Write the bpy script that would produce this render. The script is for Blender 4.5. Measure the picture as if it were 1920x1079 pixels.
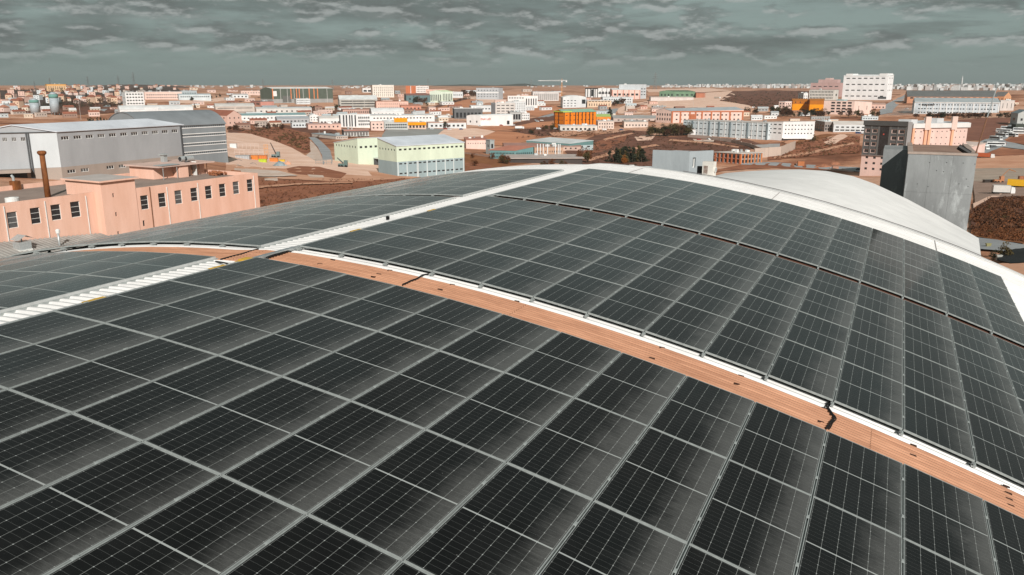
import bpy, math, random
from mathutils import Vector, Matrix, noise
random.seed(7)
R_ = math.radians
sc = bpy.context.scene
for o in list(bpy.data.objects): bpy.data.objects.remove(o)

# ------------------------------------------------------------------ camera, sky, sun, exposure
CAM = Vector((13.5703, -12.6478, 3.4789)); YAW, PIT, FPX = -0.4419, 0.2472, 1508.1
cam = bpy.data.cameras.new('camera'); camo = bpy.data.objects.new('camera', cam); sc.collection.objects.link(camo)
cam.sensor_width = 36; cam.lens = FPX/1920*36; cam.clip_start = 0.2; cam.clip_end = 40000
camo.location = CAM; camo.rotation_euler = (math.pi/2-PIT, 0, -YAW); sc.camera = camo

SUN_EL, SUN_SIDE = R_(30), R_(37)                     # to-sun: SUN_SIDE from -y towards +x
to_sun = Vector((math.sin(SUN_SIDE)*math.cos(SUN_EL), -math.cos(SUN_SIDE)*math.cos(SUN_EL), math.sin(SUN_EL)))
sl = bpy.data.lights.new('sun', 'SUN'); sl.energy = 4.7; sl.angle = R_(0.53); sl.color = (1, 0.955, 0.90)
so = bpy.data.objects.new('sun', sl); sc.collection.objects.link(so)
so.rotation_euler = to_sun.to_track_quat('Z', 'Y').to_euler(); so.location = (0, 0, 80)

def build_world():
    w = bpy.data.worlds.new('World'); sc.world = w; w.use_nodes = True
    nt = w.node_tree; nt.nodes.clear(); N = nt.nodes.new; K = nt.links.new
    out = N('ShaderNodeOutputWorld'); bg = N('ShaderNodeBackground'); K(bg.outputs[0], out.inputs[0])
    sky = N('ShaderNodeTexSky'); sky.sky_type = 'NISHITA'; sky.sun_disc = False
    sky.sun_elevation = SUN_EL; sky.sun_rotation = math.atan2(to_sun.x, to_sun.y)
    sky.air_density = 1.0; sky.dust_density = 2.0; sky.altitude = 100
    gm = N('ShaderNodeGamma'); gm.inputs[1].default_value = 0.32; K(sky.outputs[0], gm.inputs[0])
    hs = N('ShaderNodeHueSaturation'); hs.inputs['Saturation'].default_value = 0.3; K(gm.outputs[0], hs.inputs['Color'])
    tint = N('ShaderNodeMix'); tint.data_type = 'RGBA'; tint.blend_type = 'MULTIPLY'; tint.inputs[0].default_value = 1
    K(hs.outputs[0], tint.inputs[6]); tint.inputs[7].default_value = (1.58, 1.96, 1.87, 1)
    tc = N('ShaderNodeTexCoord')
    def cloud(off, scale, zs, det):
        mp = N('ShaderNodeMapping'); K(tc.outputs['Generated'], mp.inputs[0])
        mp.inputs['Location'].default_value = off; mp.inputs['Scale'].default_value = (scale, scale, scale*zs)
        n = N('ShaderNodeTexNoise'); n.inputs['Scale'].default_value = 1; n.inputs['Detail'].default_value = det
        n.inputs['Roughness'].default_value = 0.58; n.inputs['Distortion'].default_value = 0.06
        K(mp.outputs[0], n.inputs['Vector']); return n.outputs[0]
    def math_(op, a, b=None, c=None):
        m = N('ShaderNodeMath'); m.operation = op
        for i, q in enumerate((a, b, c)):
            if q is None: continue
            if hasattr(q, 'links'): K(q, m.inputs[i])
            else: m.inputs[i].default_value = q
        return m.outputs[0]
    def rng(v, a, b, c=0.0, d=1.0, smooth=True):
        m = N('ShaderNodeMapRange'); m.interpolation_type = 'SMOOTHSTEP' if smooth else 'LINEAR'
        K(v, m.inputs[0]); m.inputs[1].default_value = a; m.inputs[2].default_value = b
        m.inputs[3].default_value = c; m.inputs[4].default_value = d; return m.outputs[0]
    def mixc(f, a, b):
        m = N('ShaderNodeMix'); m.data_type = 'RGBA'; K(f, m.inputs[0])
        for i, q in ((6, a), (7, b)):
            if hasattr(q, 'links'): K(q, m.inputs[i])
            else: m.inputs[i].default_value = (*q, 1)
        return m.outputs[2]
    big = cloud((3.1, 1.7, 0.4), 3.4, 5.5, 5); mid = cloud((7.3, 0.2, 1.9), 8.0, 7.5, 7)
    n1 = cloud((0.3, 5.2, 0.0), 17.0, 3.2, 9); n2 = cloud((0.3, 5.2, -0.27), 17.0, 3.2, 9)   # n2: same field a little higher, tops catch light
    sep = N('ShaderNodeSeparateXYZ'); K(tc.outputs['Generated'], sep.inputs[0]); low = rng(sep.outputs[2], 0.008, 0.045)
    col = mixc(math_('MULTIPLY', math_('MULTIPLY', rng(big, 0.40, 0.62), low), 0.62), tint.outputs[2], (0.95, 1.06, 1.01))
    col = mixc(math_('MULTIPLY', math_('MULTIPLY', rng(mid, 0.50, 0.68), low), 0.45), col, (0.95, 1.05, 1.01))
    col = mixc(math_('MULTIPLY', math_('MULTIPLY', rng(mid, 0.46, 0.30), low), 0.35), col, (2.5, 2.75, 2.66))
    puff = math_('MULTIPLY', rng(math_('ADD', math_('MULTIPLY', n1, 0.75), math_('MULTIPLY', big, 0.30)), 0.485, 0.60), low)
    pc = mixc(rng(math_('SUBTRACT', n1, n2), -0.04, 0.13), (1.35, 1.5, 1.45), (4.3, 4.5, 4.4))
    class _O: outputs = {2: mixc(math_('MULTIPLY', puff, 0.68), col, pc)}
    mix = _O
    K(mix.outputs[2], bg.inputs[0]); bg.inputs[1].default_value = 0.1
build_world()
sc.view_settings.view_transform = 'Standard'; sc.view_settings.look = 'None'
sc.view_settings.exposure = 0.0; sc.view_settings.gamma = 1; sc.view_settings.use_curve_mapping = False
sc.cycles.max_bounces = 5; sc.cycles.diffuse_bounces = 2; sc.cycles.glossy_bounces = 3; sc.cycles.transmission_bounces = 3
sc.cycles.volume_bounces = 0; sc.cycles.use_denoising = True

# ------------------------------------------------------------------ projection and ground helpers (places things in metres)
FW = Vector((math.sin(YAW)*math.cos(PIT), math.cos(YAW)*math.cos(PIT), -math.sin(PIT)))
RT = Vector((math.cos(YAW), -math.sin(YAW), 0)); UP = RT.cross(FW)
def ray(px, py): return (FW+RT*((px-960)/FPX)-UP*((py-539.5)/FPX)).normalized()
def proj(P):
    d = P-CAM; z = d.dot(FW); return (960+FPX*d.dot(RT)/z, 539.5-FPX*d.dot(UP)/z)
def hity(px, py, Y):
    d = ray(px, py); return CAM+d*((Y-CAM.y)/d.y)
def hitz(px, py, Z):
    d = ray(px, py); return CAM+d*((Z-CAM.z)/d.z)
ROWS = [160.6, 163, 166, 172, 180, 190, 205, 225, 250, 280, 320, 380, 480, 640]
PROF = {-250: [9500, 3400, 2800, 2200, 1800, 1500, 1180, 850, 580, 390, 270, 190, 125, 85],
        300: [9500, 3700, 2950, 2300, 1850, 1530, 1200, 870, 600, 410, 285, 195, 125, 85],
        520: [9500, 5000, 3900, 2900, 2250, 1750, 1350, 1020, 740, 510, 340, 205, 128, 85],
        1000: [9500, 5000, 4000, 3000, 2300, 1800, 1400, 1090, 830, 610, 430, 245, 140, 90],
        1430: [9500, 5200, 3700, 2500, 1850, 1480, 1210, 1010, 830, 680, 530, 310, 160, 95],
        2200: [9500, 5200, 3700, 2450, 1800, 1450, 1200, 1000, 830, 690, 540, 325, 165, 95]}
COLS = []
for px in sorted(PROF):
    az = None; ms = []
    for y in ROWS:
        d = ray(px, y); h = math.hypot(d.x, d.y); ms.append(-d.z/h)
    d = ray(px, 159); COLS.append((math.atan2(d.dot(RT), d.dot(Vector((FW.x, FW.y, 0)).normalized())), ms, PROF[px]))
FH = Vector((FW.x, FW.y, 0)).normalized()
def col_m(ms, rs, r):
    if r >= rs[0]: return ms[0]
    if r <= rs[-1]: return ms[-1]*rs[-1]/r
    for k in range(len(rs)-1):
        if rs[k] >= r >= rs[k+1]:
            t = (math.log(r)-math.log(rs[k+1]))/(math.log(rs[k])-math.log(rs[k+1]))
            return math.exp(math.log(ms[k+1])*(1-t)+math.log(ms[k])*t)
def slope(az, r):
    if az <= COLS[0][0]: return col_m(COLS[0][1], COLS[0][2], r)
    if az >= COLS[-1][0]: return col_m(COLS[-1][1], COLS[-1][2], r)
    for a, b in zip(COLS, COLS[1:]):
        if a[0] <= az <= b[0]:
            t = (az-a[0])/(b[0]-a[0]); t = t*t*(3-2*t)
            return col_m(a[1], a[2], r)*(1-t)+col_m(b[1], b[2], r)*t
def ground_z(x, y):
    d = Vector((x-CAM.x, y-CAM.y, 0)); r = max(d.length, 20); az = math.atan2(d.dot(RT), d.dot(FH))
    return CAM.z-r*slope(az, r)
def ground(px, py):
    d = ray(px, py); h = math.hypot(d.x, d.y); m = -d.z/h; az = math.atan2(d.dot(RT), d.dot(FH))
    lo, hi = math.log(20), math.log(9500)
    for _ in range(40):
        mid = (lo+hi)/2
        if slope(az, math.exp(mid)) > m: lo = mid
        else: hi = mid
    r = math.exp(lo); return Vector((CAM.x+d.x/h*r, CAM.y+d.y/h*r, CAM.z-m*r))

# ------------------------------------------------------------------ materials
MATS = {}
def nodes(m): return m.node_tree.nodes, m.node_tree.links
def mat(name, col, rough=0.75, var=0.12, scale=0.35, metal=0.0, spec=0.3, bump=0.0, col2=None, detail=6, stretch=(1, 1, 1)):
    if name in MATS: return MATS[name]
    m = bpy.data.materials.new(name); m.use_nodes = True; n, l = nodes(m); b = n['Principled BSDF']
    b.inputs['Roughness'].default_value = rough; b.inputs['Metallic'].default_value = metal
    b.inputs['Specular IOR Level'].default_value = spec
    tc = n.new('ShaderNodeTexCoord'); mp = n.new('ShaderNodeMapping'); mp.inputs['Scale'].default_value = stretch
    l.new(tc.outputs['Object'], mp.inputs[0])
    t = n.new('ShaderNodeTexNoise'); t.inputs['Scale'].default_value = scale; t.inputs['Detail'].default_value = detail
    t.inputs['Roughness'].default_value = 0.65; l.new(mp.outputs[0], t.inputs['Vector'])
    r = n.new('ShaderNodeMapRange'); r.inputs[1].default_value = 0.32; r.inputs[2].default_value = 0.68
    l.new(t.outputs[0], r.inputs[0])
    c2 = col2 or tuple(c*(1-2*var) for c in col)
    x = n.new('ShaderNodeMix'); x.data_type = 'RGBA'; l.new(r.outputs[0], x.inputs[0])
    x.inputs[6].default_value = (*c2, 1); x.inputs[7].default_value = (*col, 1)
    l.new(x.outputs[2], b.inputs['Base Color'])
    if bump:
        t2 = n.new('ShaderNodeTexNoise'); t2.inputs['Scale'].default_value = scale*6; t2.inputs['Detail'].default_value = 5
        l.new(mp.outputs[0], t2.inputs['Vector'])
        bp = n.new('ShaderNodeBump'); bp.inputs['Strength'].default_value = bump; bp.inputs['Distance'].default_value = 0.3
        l.new(t2.outputs[0], bp.inputs['Height']); l.new(bp.outputs[0], b.inputs['Normal'])
    MATS[name] = m; return m

PW, PL, PT = 1.134, 2.272, 0.035                       # panel width (across), length (along), thickness
def panel_material():
    m = bpy.data.materials.new('solar_glass'); m.use_nodes = True; n, l = nodes(m); b = n['Principled BSDF']
    tc = n.new('ShaderNodeTexCoord'); sp = n.new('ShaderNodeSeparateXYZ'); l.new(tc.outputs['Object'], sp.inputs[0])
    oi = n.new('ShaderNodeObjectInfo')
    def M(op, a, b2=None, c=None):
        q = n.new('ShaderNodeMath'); q.operation = op
        for i, v in enumerate((a, b2, c)):
            if v is None: continue
            if hasattr(v, 'links'): l.new(v, q.inputs[i])
            else: q.inputs[i].default_value = v
        return q.outputs[0]
    def RG(v, a, b2, c=0.0, d=1.0, s='SMOOTHSTEP'):
        q = n.new('ShaderNodeMapRange'); q.interpolation_type = s; l.new(v, q.inputs[0])
        for i, w in enumerate((a, b2, c, d)): q.inputs[1+i].default_value = w
        return q.outputs[0]
    X, Y = sp.outputs[0], sp.outputs[1]
    cw = (PW-0.05)/6; ch = (PL-0.075)/24
    def line(v, pitch, half):                            # 1 on the line between cells
        f = M('PINGPONG', v, pitch/2); return M('LESS_THAN', f, half)
    lx = line(M('SUBTRACT', X, 0.025), cw, 0.0020)
    ysh = M('SUBTRACT', M('ABSOLUTE', M('SUBTRACT', Y, PL/2)), 0.011)
    ly = line(ysh, ch, 0.0013)
    mid = M('LESS_THAN', ysh, 0.0)
    dots = M('MULTIPLY', line(M('SUBTRACT', X, 0.025), cw, 0.006), line(ysh, ch*2, 0.006))
    edge = M('MAXIMUM', M('GREATER_THAN', M('ABSOLUTE', M('SUBTRACT', X, PW/2)), PW/2-0.024), M('GREATER_THAN', M('ABSOLUTE', M('SUBTRACT', Y, PL/2)), PL/2-0.024))
    # dust, washed towards the low edge in streaks
    cmb = n.new('ShaderNodeCombineXYZ'); l.new(M('MULTIPLY', oi.outputs['Random'], 60), cmb.inputs[2])
    va = n.new('ShaderNodeVectorMath'); va.operation = 'ADD'; l.new(tc.outputs['Object'], va.inputs[0]); l.new(cmb.outputs[0], va.inputs[1])
    def nz(scale, st, det=5):
        mp = n.new('ShaderNodeMapping'); mp.inputs['Scale'].default_value = st; l.new(va.outputs[0], mp.inputs[0])
        t = n.new('ShaderNodeTexNoise'); t.inputs['Scale'].default_value = scale; t.inputs['Detail'].default_value = det
        t.inputs['Roughness'].default_value = 0.62; l.new(mp.outputs[0], t.inputs['Vector']); return t.outputs[0]
    streak = nz(7, (1.0, 5.5, 1)); patch = nz(2.2, (1, 1, 1), 3); grit = nz(90, (1, 1, 1), 3)
    pos = M('ADD', M('DIVIDE', X, PW), M('MULTIPLY', M('SUBTRACT', streak, 0.5), 0.30))
    pos = M('ADD', pos, M('MULTIPLY', M('SUBTRACT', patch, 0.5), 0.34))
    pos = M('ADD', pos, M('MULTIPLY', M('SUBTRACT', oi.outputs['Random'], 0.5), 0.24))
    band = RG(pos, 0.46, 1.08)
    band = M('MULTIPLY', M('POWER', band, 1.5), RG(grit, 0.25, 0.7, 0.62, 1.0))
    dust = M('ADD', M('MULTIPLY', band, 0.27), RG(patch, 0.35, 0.75, 0.001, 0.009))
    spot = RG(nz(26, (1, 1, 1), 1), 0.80, 0.83); dust = M('ADD', dust, M('MULTIPLY', spot, 0.5))
    def mixc(f, a, b2):
        q = n.new('ShaderNodeMix'); q.data_type = 'RGBA'
        if hasattr(f, 'links'): l.new(f, q.inputs[0])
        else: q.inputs[0].default_value = f
        for i, v in ((6, a), (7, b2)):
            if hasattr(v, 'links'): l.new(v, q.inputs[i])
            else: q.inputs[i].default_value = (*v, 1)
        return q.outputs[2]
    c = mixc(patch, (0.0022, 0.0019, 0.0018), (0.004, 0.0034, 0.0032))
    c = mixc(M('MULTIPLY', ly, 0.75), c, (0.12, 0.124, 0.12)); c = mixc(lx, c, (0.25, 0.26, 0.25))
    c = mixc(M('MAXIMUM', mid, dots), c, (0.38, 0.40, 0.39))
    c = mixc(edge, c, (0.02, 0.02, 0.02)); c = mixc(dust, c, (0.37, 0.37, 0.355))
    l.new(c, b.inputs['Base Color'])
    l.new(RG(dust, 0.0, 0.35, 0.13, 0.30, 'LINEAR'), b.inputs['Roughness'])
    b.inputs['IOR'].default_value = 1.38; b.inputs['Specular IOR Level'].default_value = 0.5
    b.inputs['Sheen Weight'].default_value = 0.34; b.inputs['Sheen Roughness'].default_value = 0.24; b.inputs['Sheen Tint'].default_value = (0.80, 0.86, 0.84, 1)
    return m
GLASS_PV = panel_material()
ALU = mat('anodised_aluminium', (0.39, 0.42, 0.41), 0.45, 0.16, 9, 0.1, 0.4)
ROOFW = mat('white_roof_steel', (0.74, 0.73, 0.715), 0.5, 0.08, 0.7, 0, 0.4, stretch=(1, 3, 1))
SKYL = mat('amber_fibreglass', (0.59, 0.315, 0.195), 0.7, 0.2, 1.1, 0, 0.25, 0.12, (0.38, 0.185, 0.11), 9, (0.7, 7, 1))
GALV = mat('galvanised_steel', (0.55, 0.58, 0.58), 0.45, 0.12, 6, 0.4, 0.4)
BLACK = mat('black_cable', (0.012, 0.011, 0.011), 0.55, 0.1, 5)
YELLOW = mat('yellow_tape', (0.72, 0.44, 0.06), 0.6, 0.15, 6)

# ------------------------------------------------------------------ mesh builder
class MB:
    def __init__(s): s.v = []; s.f = []; s.m = []
    def add(s, vs, fs, mi=0):
        k = len(s.v); s.v += [tuple(v) for v in vs]; s.f += [tuple(i+k for i in f) for f in fs]; s.m += [mi]*len(fs); return s
    def box(s, x0, x1, y0, y1, z0, z1, mi=0):
        return s.add([(x0, y0, z0), (x1, y0, z0), (x1, y1, z0), (x0, y1, z0), (x0, y0, z1), (x1, y0, z1), (x1, y1, z1), (x0, y1, z1)],
                     [(3, 2, 1, 0), (4, 5, 6, 7), (0, 1, 5, 4), (1, 2, 6, 5), (2, 3, 7, 6), (3, 0, 4, 7)], mi)
    def obox(s, O, d, n, u0, u1, w0, w1, z0, z1, mi=0):   # box in a facade frame: d along, n outward
        P = lambda u, w, z: (O.x+d.x*u+n.x*w, O.y+d.y*u+n.y*w, O.z+z)
        vs = [P(u0, w0, z0), P(u1, w0, z0), P(u1, w1, z0), P(u0, w1, z0), P(u0, w0, z1), P(u1, w0, z1), P(u1, w1, z1), P(u0, w1, z1)]
        return s.add(vs, [(3, 2, 1, 0), (4, 5, 6, 7), (0, 1, 5, 4), (1, 2, 6, 5), (2, 3, 7, 6), (3, 0, 4, 7)], mi)
    def tube(s, pts, r, n=8, mi=0, caps=True):
        pts = [Vector(p) for p in pts]; rings = []
        for i, p in enumerate(pts):
            t = (pts[min(i+1, len(pts)-1)]-pts[max(i-1, 0)]).normalized()
            a = t.orthogonal().normalized() if abs(t.z) > 0.9 else t.cross(Vector((0, 0, 1))).normalized()
            b = t.cross(a); rr = r[i] if isinstance(r, (list, tuple)) else r
            rings.append([p+(a*math.cos(2*math.pi*k/n)+b*math.sin(2*math.pi*k/n))*rr for k in range(n)])
        vs = [q for g in rings for q in g]; fs = []
        for i in range(len(pts)-1):
            for k in range(n):
                fs.append((i*n+k, i*n+(k+1) % n, (i+1)*n+(k+1) % n, (i+1)*n+k))
        if caps: fs += [tuple(range(n-1, -1, -1)), tuple((len(pts)-1)*n+k for k in range(n))]
        return s.add(vs, fs, mi)
    def mesh(s, name, mats, smooth=False):
        me = bpy.data.meshes.new(name); me.from_pydata(s.v, [], s.f)
        for m in (mats if isinstance(mats, (list, tuple)) else [mats]): me.materials.append(m)
        if max(s.m, default=0): me.polygons.foreach_set('material_index', s.m)
        if smooth: me.polygons.foreach_set('use_smooth', [True]*len(me.polygons))
        me.update(); return me
def link(o, parent=None):
    sc.collection.objects.link(o)
    if parent: o.parent = parent
    return o
def part(name, mb, mats, parent=None, smooth=False):
    return link(bpy.data.objects.new(name, mb.mesh(name, mats, smooth)), parent)
def inst(name, me, parent=None, loc=(0, 0, 0), rot=(0, 0, 0), scl=(1, 1, 1)):
    o = bpy.data.objects.new(name, me); o.location = loc; o.rotation_euler = rot; o.scale = scl; return link(o, parent)
def tag(o, label=None, cat=None, group=None, kind=None):
    if label: o['label'] = label
    if cat: o['category'] = cat
    if group: o['group'] = group
    if kind: o['kind'] = kind
    return o
def thing(name, label, cat, loc=(0, 0, 0), group=None, rotz=0):
    o = bpy.data.objects.new(name, None); o.empty_display_size = 0.2; o.location = loc; o.rotation_euler = (0, 0, rotz); link(o)
    return tag(o, label, cat, group)
ORD = ['first', 'second', 'third', 'fourth', 'fifth', 'sixth', 'seventh', 'eighth', 'ninth', 'tenth', 'eleventh', 'twelfth', 'thirteenth', 'fourteenth', 'fifteenth']

# ------------------------------------------------------------------ the ground
def terrain():
    mb = MB(); rs = [22*1.03**k for k in range(207)]; az0, az1, na = R_(-62), R_(62), 210
    for r in rs:
        for k in range(na+1):
            a = az0+(az1-az0)*k/na; d = FH*math.cos(a)+RT*math.sin(a); x, y = CAM.x+d.x*r, CAM.y+d.y*r
            z = CAM.z-r*slope(a, r)
            mb.v.append((x, y, z))
    for i in range(len(rs)-1):
        for k in range(na):
            a = i*(na+1)+k; mb.f.append((a, a+1, a+na+2, a+na+1)); mb.m.append(0)
    m = bpy.data.materials.new('open_ground'); m.use_nodes = True; n, l = nodes(m); b = n['Principled BSDF']
    b.inputs['Roughness'].default_value = 0.95; b.inputs['Specular IOR Level'].default_value = 0.1
    tc = n.new('ShaderNodeTexCoord')
    def nz(s, d=6, ro=0.6):
        t = n.new('ShaderNodeTexNoise'); t.inputs['Scale'].default_value = s; t.inputs['Detail'].default_value = d; t.inputs['Roughness'].default_value = ro
        l.new(tc.outputs['Object'], t.inputs['Vector']); return t.outputs[0]
    def ramp(v, stops):
        r = n.new('ShaderNodeValToRGB'); e = r.color_ramp.elements; l.new(v, r.inputs[0])
        e[0].position, e[0].color = stops[0][0], (*stops[0][1], 1); e[1].position, e[1].color = stops[-1][0], (*stops[-1][1], 1)
        for p, c in stops[1:-1]: q = e.new(p); q.color = (*c, 1)
        return r.outputs[0]
    c1 = ramp(nz(0.0085, 6), [(0.31, (0.15, 0.062, 0.038)), (0.40, (0.31, 0.135, 0.078)), (0.47, (0.53, 0.265, 0.16)), (0.57, (0.72, 0.45, 0.325)), (0.65, (0.55, 0.275, 0.165)), (0.75, (0.20, 0.085, 0.05))])
    c2 = ramp(nz(0.12, 8, 0.7), [(0.3, (0.5, 0.45, 0.42)), (0.5, (0.85, 0.82, 0.8)), (0.72, (1.15, 1.12, 1.1))])
    x = n.new('ShaderNodeMix'); x.data_type = 'RGBA'; x.blend_type = 'MULTIPLY'; x.inputs[0].default_value = 1
    l.new(c1, x.inputs[6]); l.new(c2, x.inputs[7]); l.new(x.outputs[2], b.inputs['Base Color'])
    o = part('ground', mb, m, None, True); tag(o, kind='structure'); return o
terrain()

# ------------------------------------------------------------------ the vaulted hall
RV = 49.0272; S0 = 1.6638; WP = 1.154; LP = 2.2966; G1, G2 = 1.3588, 0.5145
YB = G1; YC = G1+4*LP+G2; YCE = YC+4*LP; YEND = 23.5; YNEAR = -13.2
LX, LZ, LR = 1.2, -0.12, 47.0                           # left flank: own centre
def right_pt(s): t = s/RV; return Vector((RV*math.sin(t), 0, RV*(math.cos(t)-1)))
def left_pt(s): t = (s-LX)/LR; return Vector((LX+LR*math.sin(t), 0, LZ+LR*(math.cos(t)-1)))
def roof_pt(s, lift=0.0):                               # the steel sheet below the panels
    if s >= LX:
        t = s/RV; r = RV-0.155+lift; return Vector((r*math.sin(t), 0, r*math.cos(t)-RV))
    t = (s-LX)/44.0; r = 44.0+lift; q = min(1.0, max(0.0, (LX-s)/0.9)); return Vector((LX+r*math.sin(t), 0, -0.17-0.085*q*q*(3-2*q)-44.0+r*math.cos(t)))
SL, SR = -13.0, 22.0
def sheet(mb, y0, y1, s0, s1, lift=0.0, pitch=0.2, rib=0.045, ds=0.9, mi=0):
    prof = []; y = y0
    while y < y1-1e-6:
        for f, h in ((0.0, 0), (0.46, 0), (0.60, rib), (0.86, rib)):
            if y+f*pitch < y1: prof.append((y+f*pitch, h))
        y += pitch
    prof.append((y1, 0)); n = max(2, int((s1-s0)/ds)); k0 = len(mb.v)
    for i in range(n+1):
        s = s0+(s1-s0)*i/n
        for (yy, h) in prof:
            p = roof_pt(s, lift+h); mb.v.append((p.x, yy, p.z))
    m = len(prof)
    for i in range(n):
        for j in range(m-1):
            a = k0+i*m+j; mb.f.append((a, a+m, a+m+1, a+1)); mb.m.append(mi)
hall = thing('vaulted_factory_hall', 'large factory hall with white corrugated vaulted roof carrying solar panels', 'factory', (0, 0, -46))
def hpart(name, mb, m, smooth=False):
    o = part(name, mb, m, hall, smooth); o.location = (0, 0, 46); return o
strips = [(-0.05, 1.16)]
mb = MB(); y = YNEAR
for a, b in strips+[(YEND, YEND)]:
    sheet(mb, y, a, SL, SR); y = b
hpart('roof_sheet', mb, ROOFW)
for a, b in strips:
    for s0, s1 in ((SL, 0.9), (0.9, 7.4), (7.4, 13.9), (13.9, SR)):
        mb = MB(); sheet(mb, a+0.001, b-0.001, s0+0.004, s1-0.004, 0.004, 0.1, 0.036); hpart('skylight_strip', mb, SKYL)
DARK_SKYL = mat('dark_brown_fibreglass', (0.12, 0.05, 0.03), 0.7, 0.25, 1.6, 0, 0.2, col2=(0.045, 0.02, 0.014), stretch=(1, 5, 1))  # dark brown fibreglass for the strip at the roof gap
for s0, s1 in ((SL, 0.42), (1.75, 10.0), (10.0, SR)):
    mb = MB(); sheet(mb, YC-0.62, YC+0.5, s0, s1, 0.04, 0.1, 0.02); hpart('skylight_strip', mb, DARK_SKYL)
# walls and end trim
mb = MB(); n = 40
for i in range(n):
    s, s2 = SL+(SR-SL)*i/n, SL+(SR-SL)*(i+1)/n; a, b = roof_pt(s, -0.02), roof_pt(s2, -0.02)
    for Y, fl in ((YNEAR, 0), (YEND-0.03, 1)):
        q = [(a.x, Y, -46), (b.x, Y, -46), (b.x, Y, b.z), (a.x, Y, a.z)]; mb.add(q, [(0, 1, 2, 3) if not fl else (3, 2, 1, 0)])
for s in (SL, SR):
    p = roof_pt(s, -0.03); mb.add([(p.x, YNEAR, -46), (p.x, YEND, -46), (p.x, YEND, p.z), (p.x, YNEAR, p.z)], [(0, 1, 2, 3)])
hpart('wall', mb, mat('hall_wall_concrete', (0.42, 0.42, 0.41), 0.85, 0.15, 0.4))
mb = MB()
for i in range(60):
    s, s2 = SL+(SR-SL)*i/60, SL+(SR-SL)*(i+1)/60
    a, b, c, d = roof_pt(s, 0.075), roof_pt(s2, 0.075), roof_pt(s2, -0.12), roof_pt(s, -0.12)
    mb.add([(a.x, YEND-0.26, a.z), (b.x, YEND-0.26, b.z), (b.x, YEND+0.06, b.z), (a.x, YEND+0.06, a.z), (c.x, YEND+0.06, c.z), (d.x, YEND+0.06, d.z), (c.x, YEND-0.26, c.z), (d.x, YEND-0.26, d.z)],
           [(0, 1, 2, 3), (3, 2, 4, 5), (1, 0, 7, 6)])
hpart('verge_flashing', mb, ROOFW)
SEAM_SHADE = mat('painted_seam_shadow', (0.40, 0.36, 0.34), 0.8, 0.2, 2)
for yy in (20.75, 21.15, 21.55, 21.95, 22.35, 22.75, 23.1):             # grey strips painted as the shadow lines of sheet seams, far margin
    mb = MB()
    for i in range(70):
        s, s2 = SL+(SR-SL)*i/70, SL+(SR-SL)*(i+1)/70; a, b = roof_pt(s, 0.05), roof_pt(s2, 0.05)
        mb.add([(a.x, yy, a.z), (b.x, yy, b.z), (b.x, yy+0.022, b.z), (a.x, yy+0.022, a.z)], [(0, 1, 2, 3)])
    hpart('lap_shadow_strip', mb, SEAM_SHADE)
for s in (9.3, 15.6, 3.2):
    mb = MB(); a, b = roof_pt(s, 0.052), roof_pt(s+0.03, 0.052); mb.add([(a.x, 20.4, a.z), (b.x, 20.4, b.z), (b.x, 23.2, b.z), (a.x, 23.2, a.z)], [(0, 1, 2, 3)]); hpart('end_shadow_strip', mb, SEAM_SHADE)  # same painted shadow grey, on strips crossing the ribs
# ---- annex shell behind the hall end
far = [(1335, 327), (1360, 325), (1400, 321.5), (1450, 318.8), (1500, 318), (1550, 321), (1600, 331), (1640, 345), (1700, 373), (1760, 405), (1800, 427), (1835, 447)]
mb = MB(); m = 10; YF = 28.2; near_x = []
fp = [hity(a, b, YF) for a, b in far]
fp[0] = Vector((fp[0].x, YF, fp[0].z-0.15))
xs0 = [5.6+(17.5-5.6)*i/(len(fp)-1) for i in range(len(fp))]
for i, q in enumerate(fp):
    s = xs0[i]; p = roof_pt(s, -0.03); p.y = YEND+0.08
    for j in range(m+1):
        t = j/m; bul = 4*t*(1-t)*0.10*math.sin(math.pi*i/(len(fp)-1))
        v = p.lerp(q, t); mb.v.append((v.x, v.y, v.z+bul))
for i in range(len(fp)-1):
    for j in range(m):
        a = i*(m+1)+j; mb.f.append((a, a+m+1, a+m+2, a+1)); mb.m.append(0)
ann = thing('annex_hall', 'plain white curved annex roof behind the solar covered hall', 'annex', (11, 26, -46))
o = part('roof_shell', mb, ROOFW, ann, True); o.location = (-11, -26, 46)
mb = MB()
ring = [mb_ for mb_ in (fp)]
for i in range(len(fp)-1):
    a, b = fp[i], fp[i+1]; mb.add([(a.x, a.y, a.z-0.02), (b.x, b.y, b.z-0.02), (b.x, b.y, -46), (a.x, a.y, -46)], [(0, 1, 2, 3)])
a = roof_pt(17.5, -0.05); e = fp[-1]
mb.add([(a.x, YEND+0.1, a.z), (e.x, e.y, e.z-0.02), (e.x, e.y, -46), (a.x, YEND+0.1, -46)], [(0, 1, 2, 3)])
o = part('wall', mb, MATS['hall_wall_concrete'], ann); o.location = (-11, -26, 46)

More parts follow.
